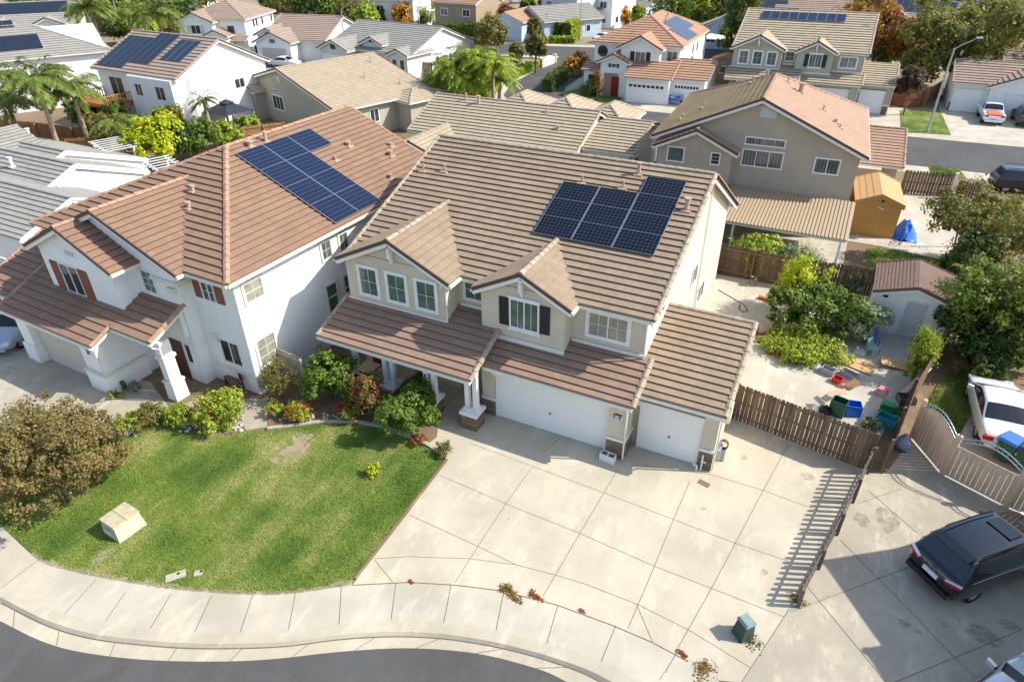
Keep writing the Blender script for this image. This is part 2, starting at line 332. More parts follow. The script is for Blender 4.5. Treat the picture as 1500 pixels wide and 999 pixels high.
class House:
    def __init__(s, name, label, loc, rz, wall='white', roof='t_tan', cap='c_main', course=.36, step=.05, trim='trim', cat='house', group=None, capseg=.42, fascia='fascia'):
        s.t = thing(name, label, cat, loc, rz, group); s.wm, s.rm, s.cm, s.tm, s.fm = wall, roof, cap, trim, fascia
        s.course, s.step, s.seg = course, step, capseg
        s.w = MB(); s.r = MB(); s.cl = []; s.f = MB(); s.d = MB(); s.g = MB(); s.cl = []
    def wall(s, x0, x1, y0, y1, z0, z1): s.w.box(x0, x1, y0, y1, z0, z1)
    def gwall(s, axis, a0, a1, b0, b1, z0, ze, zr, am=None):
        """wall block whose end faces are gables: profile across a, extruded along b ('y': a is x)"""
        am = (a0 + a1) / 2 if am is None else am; pr = [(a0, z0), (a1, z0), (a1, ze), (am, zr), (a0, ze)]
        if axis == 'y': A = [(p[0], b0, p[1]) for p in pr]; B = [(p[0], b1, p[1]) for p in pr]
        else: A = [(b1, p[0], p[1]) for p in pr]; B = [(b0, p[0], p[1]) for p in pr]
        s.w.add(A); s.w.add(B[::-1])
        for i in range(5): j = (i + 1) % 5; s.w.add([A[j], A[i], B[i], B[j]])
    def plane(s, poly, course=None): roof_plane(s.r, poly, course or s.course, s.step, s.f)
    def cap(s, a, b, r=.13, lift=.05): k = MB(); caps(k, a, b, r, s.seg, lift); s.cl.append(k)
    def rake(s, a, b, out, mats=True):
        """barge board under a sloping roof edge; out = outward unit vector"""
        a = Vector(a); b = Vector(b); o = Vector(out)
        k = MB(); k.beam(a, b, .06, .15); k.build('roof_edge', s.fm, s.t); k = MB(); k.beam(a - o * .05 - Vector((0, 0, .17)), b - o * .05 - Vector((0, 0, .17)), .05, .17); k.build('barge_board', s.tm, s.t)
    def gut(s, a, b, out):
        a = Vector(a); b = Vector(b); o = Vector(out); s.g = MB()
        s.g.beam(a + o * .03 - Vector((0, 0, .085)), b + o * .03 - Vector((0, 0, .085)), .11, .12); s.g.build('gutter', 'gutter', s.t)
    def gable(s, axis, x0, x1, y0, y1, ze, sl, ends=(1, 1), rcap=True, rakecap=True, gut=(1, 1), back=1e9):
        """roof with its ridge along axis; extents include the overhang; ends: which ends are open gables"""
        if axis == 'y':
            m = (x0 + x1) / 2; zr = ze + sl * (x1 - x0) / 2
            A, B, Cc, D = (x0, y0, ze), (x0, y1, ze), (x1, y0, ze), (x1, y1, ze); P, Q = (m, y0, zr), (m, y1, zr)
            s.plane([B, A, P, Q]); s.plane([Cc, D, Q, P])
            o1, o2, g1, g2 = (0, -1, 0), (0, 1, 0), (-1, 0, 0), (1, 0, 0)
        else:
            m = (y0 + y1) / 2; zr = ze + sl * (y1 - y0) / 2
            A, B, Cc, D = (x0, y0, ze), (x1, y0, ze), (x0, y1, ze), (x1, y1, ze); P, Q = (x0, m, zr), (x1, m, zr)
            s.plane([A, B, Q, P]); s.plane([D, Cc, P, Q])
            o1, o2, g1, g2 = (-1, 0, 0), (1, 0, 0), (0, -1, 0), (0, 1, 0)
        if rcap: s.cap(P, Q)
        if ends[0]:
            for k in (A, Cc):
                s.rake(k, P, o1)
                if rakecap: s.cap(k, P, .1, .03)
        if ends[1]:
            for k in (B, D):
                s.rake(k, Q, o2)
                if rakecap: s.cap(k, Q, .1, .03)
        if gut[0]: s.gut(A, B, g1)
        if gut[1]: s.gut(Cc, D, g2)
        return zr
    def hip(s, x0, x1, y0, y1, ze, sl):
        w, d = x1 - x0, y1 - y0; h = min(w, d) / 2; zr = ze + sl * h
        a, b, c, e = (x0, y0, ze), (x1, y0, ze), (x1, y1, ze), (x0, y1, ze)
        if w >= d: P, Q = (x0 + h, y0 + h, zr), (x1 - h, y0 + h, zr); fs = [[a, b, Q, P], [b, c, Q], [c, e, P, Q], [e, a, P]]; hp = [(a, P), (e, P), (b, Q), (c, Q)]
        else: P, Q = (x0 + h, y0 + h, zr), (x0 + h, y1 - h, zr); fs = [[a, b, P], [b, c, Q, P], [c, e, Q], [e, a, P, Q]]; hp = [(a, P), (b, P), (c, Q), (e, Q)]
        for f in fs: s.plane(f)
        s.cap(P, Q)
        for k, q in hp: s.cap(k, q)
        for k, q, o in ((a, b, (0, -1, 0)), (b, c, (1, 0, 0)), (c, e, (0, 1, 0)), (e, a, (-1, 0, 0))): s.gut(k, q, o)
        return zr
    def fr(s, face, off, u, z):
        """matrix of a wall face: x right, -y out, z up. face is 'f','b','l','r' (or an angle)"""
        ang = {'f': 0, 'r': 90, 'b': 180, 'l': -90}[face]
        if face == 'f': p = (u, off, z)
        elif face == 'b': p = (u, off, z)
        else: p = (off, u, z)
        return Matrix.Translation(p) @ Matrix.Rotation(R(ang), 4, 'Z')
    def win(s, face, off, u0, u1, z0, z1, trim=.11, mull=1, rows=0, cols=0, glass='glass', shut=None, sw=.42, sill=False, head=False, cross=0, frame='trim', fmat=None, label=None):
        w, h = abs(u1 - u0), z1 - z0; m = s.fr(face, off, (u0 + u1) / 2, z0); b = MB(m); x0, x1 = -w / 2, w / 2; t = trim
        b.box(x0, x1, -.06, -.002, 0, t); b.box(x0, x1, -.06, -.002, h - t, h); b.box(x0, x0 + t, -.057, -.004, t, h - t); b.box(x1 - t, x1, -.057, -.004, t, h - t)
        if sill: b.box(x0 - .06, x1 + .06, -.1, -.004, -.09, -.002)
        if head: b.box(x0 - .05, x1 + .05, -.085, -.004, h + .002, h + .1)
        gx0, gx1, gz0, gz1 = x0 + t, x1 - t, t, h - t
        for i in range(1, mull + 1 if mull else 0):
            x = gx0 + (gx1 - gx0) * i / (mull + 1); b.box(x - .025, x + .025, -.05, -.006, gz0, gz1)
        nb = (mull + 1)
        for k in range(nb):
            a0 = gx0 + (gx1 - gx0) * k / nb; a1 = gx0 + (gx1 - gx0) * (k + 1) / nb
            for c_ in range(1, cols): x = a0 + (a1 - a0) * c_ / cols; b.box(x - .009, x + .009, -.03, -.008, gz0, gz1)
        for r_ in range(1, rows): z = gz0 + (gz1 - gz0) * r_ / rows; b.box(gx0, gx1, -.028, -.009, z - .009, z + .009)
        if cross: z = gz0 + (gz1 - gz0) * cross; b.box(gx0, gx1, -.052, -.005, z - .025, z + .025)
        o = b.build('window', fmat or frame, s.t); p = MB(m); p.box(gx0 - .004, gx1 + .004, -.022, -.001, gz0 - .004, gz1 + .004); p.build('pane', glass, o)
        if label: o['label'] = label
        if shut:
            for q in (-1, 1):
                q0 = x0 - .03 - sw if q < 0 else x1 + .03; sb = MB(m); sb.box(q0, q0 + sw, -.05, -.003, .05, h - .05)
                for i in range(3): sb.box(q0 + .02 + i * sw / 3, q0 - .02 + (i + 1) * sw / 3, -.065, -.045, .08, h - .08)
                sb.build('shutter', shut, s.t)
        return o
    def gdoor(s, face, off, u0, u1, h=2.13, mat='garage', header=.24, rows=4, arch=False, knob=True, hm='trim'):
        w = u1 - u0; m = s.fr(face, off, (u0 + u1) / 2, 0); b = MB(m)
        for i in range(rows): b.box(-w / 2, w / 2, -.03, .0, (.02 if i == 0 else 0) + i * h / rows, (i + 1) * h / rows - .0025)
        o = b.build('garage_door', mat, s.t)
        if arch:
            wb = MB(m); k = 8
            for i in range(k):
                x = -w / 2 + w * (i + .5) / k; wb.box(x - w / k * .36, x + w / k * .36, -.04, -.028, h * .8, h * .93)
            wb.build('door_window', 'glassd', o)
        if knob:
            kb = MB(m); kb.tube([(0, -.03, h * .47), (0, -.07, h * .47)], .045, 8); kb.build('handle', 'iron', o)
        if header:
            hb = MB(m); hb.box(-w / 2 - .2, w / 2 + .2, -.09, -.004, h + .01, h + header); hb.box(-w / 2 - .07, -w / 2 - .002, -.05, -.004, 0, h); hb.box(w / 2 + .002, w / 2 + .07, -.05, -.004, 0, h); hb.build('door_frame', hm, s.t)
        return o
    def vent(s, p, h=.35, r=.05, base=True, mat='pipe'):
        b = MB(); x, y, z = p; b.tube([(x, y, z - .1), (x, y, z + h)], r, 8)
        b.tube([(x, y, z + h), (x, y, z + h + .07)], r * 1.5, 8)
        if base: b.box(x - .2, x + .2, y - .2, y + .2, z - .03, z + .05)
        b.build('roof_vent', mat, s.t)
    def part(s, name, mb, mat, **k): return mb.build(name, mat, s.t, **k)
    def roofs(s, name='roof', mat=None):
        if not s.r.f: return
        r = s.r.build(name, [mat or s.rm, 'gap_shade'], s.t)
        for k in s.cl: k.build('ridge_cap', s.cm, r)
        if s.f.f: s.f.build('soffit', s.tm, r)
        s.r = MB(); s.cl = []; s.f = MB()
    def finish(s):
        s.roofs()
        s.w.build('wall', s.wm, s.t)
        return s.t
    def panels(s, o, ex, up, n, nx, ny, pw, ph, gapx=.02, gapy=.02, mat='solar', lift=.14, skip=(), fr='solarframe'):
        """solar panels on a roof: o lower-left corner on the tiles, ex along the eave, up the slope"""
        o = Vector(o); ex = Vector(ex).normalized(); up = Vector(up).normalized(); n = Vector(n).normalized()
        for i in range(nx):
            for j in range(ny):
                if (i, j) in skip: continue
                a = o + ex * (i * (pw + gapx)) + up * (j * (ph + gapy)) + n * lift; b = MB()
                P = [a, a + ex * pw, a + ex * pw + up * ph, a + up * ph]; b.hexa([p - n * .05 for p in P], P, 1)
                q, v = .028, .01; P2 = [a + ex * q + up * v, a + ex * (pw - q) + up * v, a + ex * (pw - q) + up * (ph - v), a + ex * q + up * (ph - v)]
                b.add([p + n * .003 for p in P2], [(0, 0), (1, 0), (1, 1), (0, 1)], 0)
                for q in (.25, .75): b.beam(a + ex * (pw * q) + up * .05 - n * .05, a + ex * (pw * q) + up * (ph - .05) - n * .05, .04, .1 + .0 * lift, 1, n)
                b.build('solar_panel', [mat, 'panelgrey' if mat == 'solar2' else fr], s.t)
def leaves(name, mat, parent, lobes, n, size, seed=1, clumps=40, csp=.28, droop=0, aspect=1.5, shell=.55, z0=.03):
    """foliage: clumps scattered through ellipsoid lobes, each clump a spray of small folded leaves"""
    g = np.random.default_rng(seed); L = np.array(lobes, float); vol = (L[:, 3] * L[:, 4] * L[:, 5]) ** .67; pick = g.choice(len(L), clumps, p=vol / vol.sum())
    d = g.normal(size=(clumps, 3)); d /= np.linalg.norm(d, axis=1)[:, None]; d[:, 2] = np.where(d[:, 2] < -.75, -d[:, 2], d[:, 2])
    rad = shell + (1.0 - shell) * g.random(clumps) ** .6; cc = L[pick, :3] + d * L[pick, 3:] * rad[:, None]; cr = L[pick, 3:].mean(1) * csp * g.uniform(.6, 1.7, clumps)
    k = g.integers(0, clumps, n); o = g.normal(size=(n, 3)); o /= np.linalg.norm(o, axis=1)[:, None]
    p = cc[k] + o * (cr[k] * g.random(n) ** .6 * 1.25)[:, None]; p[:, 2] = np.maximum(p[:, 2], z0)
    nrm = o * .6 + d[k] * .5 + g.normal(size=(n, 3)) * .45 + np.array([0, 0, .35]); nrm /= np.linalg.norm(nrm, axis=1)[:, None]
    t = np.cross(nrm, g.normal(size=(n, 3))); t /= np.linalg.norm(t, axis=1)[:, None]
    if droop:
        t = t * (1 - droop) + np.array([0, 0, -1.]) * droop; t /= np.linalg.norm(t, axis=1)[:, None]; nrm -= t * (nrm * t).sum(1)[:, None]; nrm /= np.linalg.norm(nrm, axis=1)[:, None]
    b = np.cross(nrm, t); s = size * g.uniform(.6, 1.35, n)[:, None]
    V = np.stack([p - t * s * aspect * .5, p + b * s * .5 + nrm * s * .12, p + t * s * aspect * .5, p - b * s * .5 + nrm * s * .12], 1).reshape(-1, 3)
    return quads(name, V, mat, parent)
def quads(name, V, mat, parent, k=4):
    n = len(V) // k; me = bpy.data.meshes.new(name); me.vertices.add(len(V)); me.vertices.foreach_set('co', V.astype(np.float32).ravel())
    me.loops.add(len(V)); me.loops.foreach_set('vertex_index', np.arange(len(V), dtype=np.int32)); me.polygons.add(n); me.polygons.foreach_set('loop_start', np.arange(0, n * k, k, dtype=np.int32)); me.polygons.foreach_set('loop_total', np.full(n, k, dtype=np.int32))
    me.update(calc_edges=True); me.validate(); me.materials.append(M[mat] if isinstance(mat, str) else mat)
    o = bpy.data.objects.new(name, me); COL.objects.link(o)
    if parent: o.parent = parent
    return o
# ------------------------------------------------------------------ setting: ground, street, kerb, drives
def resample(pts, n):
    d = [0]
    for a, b in zip(pts, pts[1:]): d.append(d[-1] + (b - a).length)
    out = []
    for i in range(n):
        t = d[-1] * i / (n - 1); k = 0
        while k < len(d) - 2 and d[k + 1] < t: k += 1
        f = (t - d[k]) / max(1e-6, d[k + 1] - d[k]); out.append(pts[k].lerp(pts[k + 1], f))
    return out
def curve(px, z, ext=(30, 30), n=90):
    """smooth line through survey points, run on past both ends"""
    p = [at(x, y, z) for x, y in px]; q = []
    P = [p[0] * 2 - p[1]] + p + [p[-1] * 2 - p[-2]]
    for i in range(1, len(P) - 2):
        for k in range(8):
            t = k / 8; a, b, c, d = P[i - 1:i + 3]
            q.append(.5 * ((2 * b) + (c - a) * t + (2 * a - 5 * b + 4 * c - d) * t * t + (3 * b - a - 3 * c + d) * t ** 3))
    q.append(p[-1]); a = (q[0] - q[8]).normalized(); b = (q[-1] - q[-9]).normalized()
    return [q[0] + a * ext[0]] + resample(q, n) + [q[-1] + b * ext[1]]
def flat(name, px, z, mat, kind='structure', th=.12):
    """slab whose top follows survey points on the ground"""
    P = [at(*q) if len(q) == 2 else Vector((q[0], q[1], 0)) for q in px]; mb = MB()
    a = sum(P[i].x * P[(i + 1) % len(P)].y - P[(i + 1) % len(P)].x * P[i].y for i in range(len(P)))
    if a < 0: P.reverse()
    mb.prism([(p.x, p.y) for p in P], z - th, z); o = mb.build(name, mat); o['kind'] = kind
    return o
W3 = lambda x, y: (x, y, 0)
g = MB(); g.add([(-1500, -900, -.17), (1500, -900, -.17), (1500, 1800, -.17), (-1500, 1800, -.17)]); struct('ground', g, 'dry')
inner = curve([(0, 769), (57, 819), (108, 836), (176, 850), (264, 863), (369, 870), (433, 868), (518, 856), (600, 852), (668, 856), (732, 864), (816, 885), (900, 916), (956, 940), (1008, 968), (1050, 996)], 0)
back = curve([(0, 857), (40, 879), (97, 898), (154, 912), (218, 923), (286, 926), (352, 926), (426, 921), (500, 914), (580, 908), (660, 912), (740, 926), (802, 942), (880, 968), (934, 998)], 0)
lip = curve([(0, 874), (66, 907), (132, 927), (211, 937), (281, 942), (352, 942), (422, 939), (500, 929), (572, 925), (648, 928), (724, 940), (796, 958), (860, 980), (896, 998)], 0)
edge = curve([(0, 909), (57, 937), (110, 953), (189, 964), (264, 968), (343, 968), (409, 964), (500, 954), (600, 949), (700, 957), (790, 980), (832, 999)], -.13)
def strip(name, a, b, za, zb, mat, down=.15):
    mb = MB()
    for i in range(len(a) - 1):
        P = [Vector((a[i].x, a[i].y, za)), Vector((b[i].x, b[i].y, zb)), Vector((b[i + 1].x, b[i + 1].y, zb)), Vector((a[i + 1].x, a[i + 1].y, za))]
        mb.add(P)
        mb.add([P[0], P[3], P[3] - Vector((0, 0, down)), P[0] - Vector((0, 0, down))])
    return struct(name, mb, mat)
strip('sidewalk', inner, back, .006, .004, 'walk')
mid = [p.lerp(q, .75) for p, q in zip(lip, edge)]
kerb = MB()
low = [l.lerp(Vector((e.x, e.y, 0)), .16) for l, e in zip(lip, edge)]
for i in range(len(lip) - 1):
    for a, b, za, zb in ((back, lip, .004, .0), (lip, low, .0, -.115), (low, edge, -.115, -.128)):
        kerb.add([(a[i].x, a[i].y, za), (b[i].x, b[i].y, zb), (b[i + 1].x, b[i + 1].y, zb), (a[i + 1].x, a[i + 1].y, za)])
struct('kerb', kerb, 'curb')
kj = MB()
for i in range(4, len(lip) - 2, 9):
    for a, b, za, zb in ((low, edge, -.110, -.123),):
        p, q = a[i], b[i]; d = (q - p); d.z = 0; d.normalize(); s_ = Vector((-d.y, d.x, 0)) * .009; kj.add([Vector((p.x, p.y, za)) - s_, Vector((q.x, q.y, zb)) - s_, Vector((q.x, q.y, zb)) + s_, Vector((p.x, p.y, za)) + s_])
for i in range(1, len(low) - 2):
    p, q = low[i], low[i + 1]; d = (q - p); d.z = 0; d.normalize(); s_ = Vector((-d.y, d.x, 0)) * .03; kj.add([Vector((p.x, p.y, -.108)) - s_, Vector((q.x, q.y, -.108)) - s_, Vector((q.x, q.y, -.108)) + s_, Vector((p.x, p.y, -.108)) + s_])
struct('kerb_joint', kj, 'joint')
st = MB(); e = edge
for i in range(len(e) - 1):
    st.add([(e[i].x, e[i].y, -.128), (e[i].x * .3 + 3, -60, -.125), (e[i + 1].x * .3 + 3, -60, -.125), (e[i + 1].x, e[i + 1].y, -.128)])
struct('front_street', st, 'asphalt')
# block interior: bare earth sheet whose front edge follows the sidewalk
bl = MB(); lo_ = [p for p in inner]
for i in range(len(lo_) - 1):
    a, b = lo_[i], lo_[i + 1]; bl.add([(a.x, a.y, -.02), (b.x, b.y, -.02), (b.x * 1.0, 44.6 + b.x * .02, -.02), (a.x * 1.0, 44.6 + a.x * .02, -.02)])
bl.add([(-140, lo_[0].y, -.025), (lo_[0].x, lo_[0].y, -.025), (lo_[0].x, 40, -.025), (-140, 40, -.025)]); struct('terrain', bl, 'soil')
far = MB(); far.add([(-26, 60, -.03), (160, 60.5, -.03), (160, 250, -.03), (-26, 250, -.03)]); far.add([(-26, 91, -.034), (-26, 250, -.034), (-260, 250, -.034), (-260, 60, -.034)]); far.add([(-29, 44, -.036), (-29, 66, -.036), (-260, 66, -.036), (-260, 40, -.036)]); struct('far_terrain', far, 'dry')
# main drive: from the lawn edge to the picket fence and out to the sidewalk
drv = MB(); ar = [p for p in inner if at(516, 857).x < p.x < at(1100, 985).x + .2]
L0, L1, L2 = at(516, 857), at(655, 672), at(622, 652)
poly = [L0] + ar + [at(1086, 999), at(1156, 890), at(1272, 693), Vector((14.2, 3.6, 0)), Vector((9.0, 4.6, 0)), Vector((5, 5, 0)), Vector((-4, 4, 0)), Vector((-4.2, -.6, 0)), L2, L1]
P = [(p.x, p.y) for p in poly]; drv.prism(P[::1], -.1, .0); struct('driveway', drv, 'conc')
flat('neighbor_driveway', [(1156, 890), (1086, 999), (1060, 1015), W3(14, -14), W3(40, -16), W3(40, 12), (1500, 735), (1337, 640), (1300, 690), (1272, 693)], -.003, 'conc2')
flat('back_patio', [W3(5.5, 17.6), W3(5.5, 4), W3(14.3, 3.5), W3(15.3, 8), W3(17.6, 16.5), W3(18.2, 18), W3(13.6, 17.9)], .002, 'concy')
flat('tan_yard', [(1236, 352), (1250, 340), (1332, 280), (1392, 292), (1410, 330), (1395, 384), (1290, 361)], .002, 'concy'); flat('side_drive', [(1345, 668), (1385, 640), (1440, 560), (1475, 560), (1560, 600), (1560, 790), (1460, 735)], .001, 'conc2'); flat('shaded_pad', [W3(-.4, 20.2), W3(12.2, 20.2), W3(12.2, 26), W3(-.4, 26)], .001, 'concy')
flat('left_driveway', [W3(-40, -5), W3(-21.5, -5.2), W3(-15.6, -5.0), (250, 600), (165, 640), (60, 700), (-60, 720), (-300, 700), (-500, 640)], .0, 'conc2')
flat('entry_walk', [(250, 600), (300, 580), (380, 585), (440, 560), (430, 600), (392, 625), (360, 630), (345, 600)], .002, 'conc2')
lawnpx = [(-40, 742), (0, 769), (57, 819), (108, 836), (176, 850), (264, 863), (369, 870), (433, 868), (508, 858), (520, 845), (652, 675), (640, 662), (600, 641), (560, 626), (520, 618), (470, 619), (425, 625), (385, 632), (345, 629), (338, 640), (305, 634), (280, 616), (255, 610), (235, 614), (180, 640), (120, 660), (20, 700)]
lawn = flat('lawn', lawnpx, .016, None) if False else None
lp = [at(*q) for q in lawnpx]; lm = MB(); a2 = sum(lp[i].x * lp[(i + 1) % len(lp)].y - lp[(i + 1) % len(lp)].x * lp[i].y for i in range(len(lp)))
if a2 < 0: lp.reverse()
lm.prism([(p.x, p.y) for p in lp], -.08, .014)
gm = NT('lawn_turf'); o_ = gm.co(); n1 = gm.noise(o_, .42, 4, .55); mp = gm.n('Mapping'); gm.l(o_, mp.inputs[0]); mp.inputs['Rotation'].default_value = (0, 0, .35); mp.inputs['Scale'].default_value = (.75, .16, 1)
n2 = gm.noise(mp.outputs[0], 1.1, 3); n3 = gm.noise(o_, 26, 4, .7); n4 = gm.noise(o_, 3.2, 4, .6)
a = gm.ramp(gm.math('ADD', gm.math('MULTIPLY', n1, .6), gm.math('MULTIPLY', n2, .4)), (.36, C(78, 100, 42)), (.48, C(114, 130, 58)), (.62, C(158, 154, 92)))
a = gm.mix(gm.math('MULTIPLY', gm.ramp(n4, (.35, (0, 0, 0)), (.7, (1, 1, 1))), .4), a, C(82, 110, 42)); a = gm.mix(gm.math('MULTIPLY', n3, .4), a, C(48, 66, 24))
gm.bump(n3, .8, .03); M['grass'] = gm.col(a, .9, 0, .1); struct('lawn', lm, 'grass')
M['stain'] = NT('oil_stain').col(C(108, 96, 80), .7); _st = M['stain'].node_tree; _tr = _st.nodes.new('ShaderNodeBsdfTransparent'); _mx = _st.nodes.new('ShaderNodeMixShader'); _nz = _st.nodes.new('ShaderNodeTexNoise'); _nz.inputs['Scale'].default_value = 5; _nz.inputs['Detail'].default_value = 5; _rp = _st.nodes.new('ShaderNodeValToRGB'); _rp.color_ramp.elements[0].position = .3; _rp.color_ramp.elements[1].position = .75; _rp.color_ramp.elements[1].color = (.42, .42, .42, 1); _st.links.new(_nz.outputs[0], _rp.inputs[0]); _st.links.new(_rp.outputs[0], _mx.inputs[0]); _st.links.new(_tr.outputs[0], _mx.inputs[1]); _st.links.new(_st.nodes['Principled BSDF'].outputs[0], _mx.inputs[2]); _st.links.new(_mx.outputs[0], _st.nodes['Material Output'].inputs[0])
M['soilpatch'] = concrete('bare_lawn_soil', C(158, 142, 116), 1.2)
def in_poly(x, y, P):
    c = False; j = len(P) - 1
    for i in range(len(P)):
        if (P[i].y > y) != (P[j].y > y) and x < (P[j].x - P[i].x) * (y - P[i].y) / (P[j].y - P[i].y) + P[i].x: c = not c
        j = i
    return c
gb = NT('grass_blades'); o_ = gb.co(); isl = gb.n('NewGeometry').outputs['Random Per Island']
n1 = gb.noise(o_, .42, 4, .55); mp = gb.n('Mapping'); gb.l(o_, mp.inputs[0]); mp.inputs['Rotation'].default_value = (0, 0, .35); mp.inputs['Scale'].default_value = (.75, .16, 1); n2 = gb.noise(mp.outputs[0], 1.1, 3)
a = gb.ramp(gb.math('ADD', gb.math('MULTIPLY', n1, .6), gb.math('MULTIPLY', n2, .4)), (.38, C(90, 116, 48)), (.49, C(130, 146, 66)), (.61, C(180, 174, 110))); a = gb.mix(gb.math('MULTIPLY', isl, .45), a, C(92, 120, 46)); M['blade'] = gb.col(a, .6, 0, .2)
def blades(name, poly, n, h, mat, seed, z=.0, patch=None):
    gr = np.random.default_rng(seed); xs = [p.x for p in poly]; ys = [p.y for p in poly]; out = []
    X = gr.uniform(min(xs), max(xs), n * 3); Y = gr.uniform(min(ys), max(ys), n * 3); keep = [(x, y) for x, y in zip(X, Y) if in_poly(x, y, poly) and not (patch and any((x - q[0]) ** 2 / q[2] ** 2 + (y - q[1]) ** 2 / q[3] ** 2 < gr.uniform(.5, 1.2) for q in patch))][:n]
    A = np.array(keep); m = len(A); an = gr.uniform(0, 6.283, m); le = h * gr.uniform(.5, 1.4, m); ln = gr.uniform(0, .7, m) * le; w_ = .009 + gr.random(m) * .009
    d = np.stack([np.cos(an), np.sin(an)], 1); sd = np.stack([-d[:, 1], d[:, 0]], 1); V = np.zeros((m, 3, 3))
    V[:, 0, :2] = A - sd * w_[:, None]; V[:, 1, :2] = A + sd * w_[:, None]; V[:, 2, :2] = A + d * ln[:, None]; V[:, :2, 2] = z; V[:, 2, 2] = z + le
    return tag(quads(name, V.reshape(-1, 3), mat, None, 3), kind='stuff')
eg = MB(); er = random.Random(4)
for a, b in zip(inner, inner[1:]):
    if at(45, 808).x < a.x < at(505, 859).x:
        d = (b - a); d.z = 0; d.normalize(); s_ = Vector((-d.y, d.x, 0)); w0, w1 = er.uniform(.05, .2), er.uniform(.05, .2); eg.add([a - s_ * .02 + _z * .0165, b - s_ * .02 + _z * .0165, b + s_ * w1 + _z * .0165, a + s_ * w0 + _z * .0165])
struct('lawn_border_soil', eg, 'soilpatch'); blades('grass', [p + Vector((0, -.06, 0)) for p in lp], 6000, .07, 'blade', 13, .012)
bp = at(428, 657); bp2 = at(150, 815); bp3 = at(178, 680)
blades('grass', lp, 90000, .05, 'blade', 3, .012, patch=[(bp.x, bp.y, .85, 1.25), (bp2.x, bp2.y, .3, .5), (bp3.x, bp3.y, .15, .15)])
for p, rx, ry in ((bp, .72, 1.1), (bp2, .25, .45), (bp3, .14, .14)):
    mb = MB(); pg = random.Random(int(p.x * 10))
    for k in range(60):
        q = pg.random() ** .6; a_ = pg.uniform(0, 6.283); cx_, cy_, rr = p.x + rx * q * math.cos(a_), p.y + ry * q * math.sin(a_), rx * pg.uniform(.14, .38) * (1.15 - q * .8); mb.add([(cx_ + rr * pg.uniform(.6, 1.2) * math.cos(j * .785), cy_ + rr * pg.uniform(.6, 1.2) * math.sin(j * .785), .016 + k * .00004) for j in range(8)])
    struct('bare_soil', mb, 'soilpatch')
    if 0: mb.prism([(p.x + rx * math.cos(t / 26 * 6.283) * (1 + .22 * math.sin(t * 2.7)), p.y + ry * math.sin(t / 26 * 6.283) * (1 + .2 * math.cos(t * 3.9))) for t in range(26)], .0, .019); struct('bare_soil', mb, 'soilpatch')
# joints scored in the concrete
def joint(name, lines, z=.005, w_=.016, mat='joint'):
    mb = MB()
    for ln in lines:
        P = [at(*q) for q in ln]
        for a, b in zip(P, P[1:]):
            d = (b - a); d.z = 0; d.normalize(); s = Vector((-d.y, d.x, 0)) * w_ / 2; mb.add([a - s + _z * z, b - s + _z * z, b + s + _z * z, a + s + _z * z])
    return struct(name, mb, mat)
joint('driveway_joint', [[(778, 686), (742, 736), (700, 800), (666, 854)], [(904, 689), (850, 780), (796, 872)], [(1010, 706), (986, 762), (960, 826), (920, 920)], [(1154, 652), (1118, 718), (1042, 862), (966, 996)],
    [(686, 648), (886, 722), (1076, 795), (1156, 822)], [(644, 696), (742, 738), (852, 782), (956, 828), (1044, 862), (1148, 903)], [(600, 754), (700, 800), (756, 827)], [(548, 818), (600, 815), (688, 818), (756, 827), (814, 842), (860, 856), (934, 885), (1010, 923), (1100, 978)],
    [(944, 682), (1042, 690 + 5), (1118, 718), (1202, 749)], [(548, 819), (576, 853)], [(933, 886), (956, 940)], [(822, 640), (795, 664)]])
joint('neighbor_joint', [[(1182, 858), (1298, 999)], [(1230, 790), (1286, 846), (1399, 963), (1429, 991)], [(1272, 718), (1343, 780)], [(1158, 896), (1316, 836), (1480, 770)], [(1310, 999), (1499, 921)], [(1255, 738), (1320, 716)], [(1156, 892), (1086, 999)]], .004)
J = lambda a, b: [(a[0] * .4396, 560 + a[1] * .4396), (b[0] * .4396, 560 + b[1] * .4396)]
joint('sidewalk_joint', [J((130, 590), (5, 685)), J((322, 655), (212, 775)), J((418, 700), (352, 795)), J((570, 705), (500, 822)), J((705, 710), (650, 830)), J((843, 706), (800, 833)), J((985, 700), (962, 822)), J((1138, 680), (1130, 805)), [(580, 854), (573, 907)], [(661, 856), (650, 912)], [(738, 866), (727, 922)], [(817, 887), (801, 942)], [(902, 916), (881, 968)], [(990, 958), (974, 985)]], .011, .018)
joint('expansion_joint', [[(516, 857), (600, 853), (668, 857), (732, 865), (816, 886), (900, 917), (956, 941), (1008, 969)]], .012, .03)
# dry weeds in the expansion joint
def weeds(px, n, sx, sy, h, mat, label, cat='weed', seed=1, grp=None):
    p = at(*px); t = thing('weed_clump', label, cat, (p.x, p.y, .0), R(-20), grp); leaves('foliage', mat, t, [(0, 0, h * .3, sx, sy, h)], n, .05, seed, 24, .5, shell=.2); t.scale = (1.25, .9, .45); return t
weeds((748, 869), 420, .42, .16, .045, 'L_dry', 'wide olive weed clump in the joint between driveway and sidewalk', seed=4)
weeds((786, 875), 200, .3, .12, .04, 'L_autumn', 'reddish dry weed beside the wide olive clump in the sidewalk joint', seed=5)
weeds((1030, 982), 260, .14, .55, .04, 'L_dry', 'long dry weed strip in the sidewalk joint nearest the photo bottom', seed=6)
weeds((602, 853), 70, .1, .06, .05, 'L_autumn', 'tiny brown weed tuft in the sidewalk joint near the lawn corner', seed=7)
weeds((852, 895), 70, .1, .06, .05, 'L_autumn', 'tiny red weed tuft in the joint right of the reddish weed', seed=8)
weeds((1170, 880), 160, .25, .2, .14, 'L_dry', 'dry weed tuft at the near end of the picket fence', seed=9)
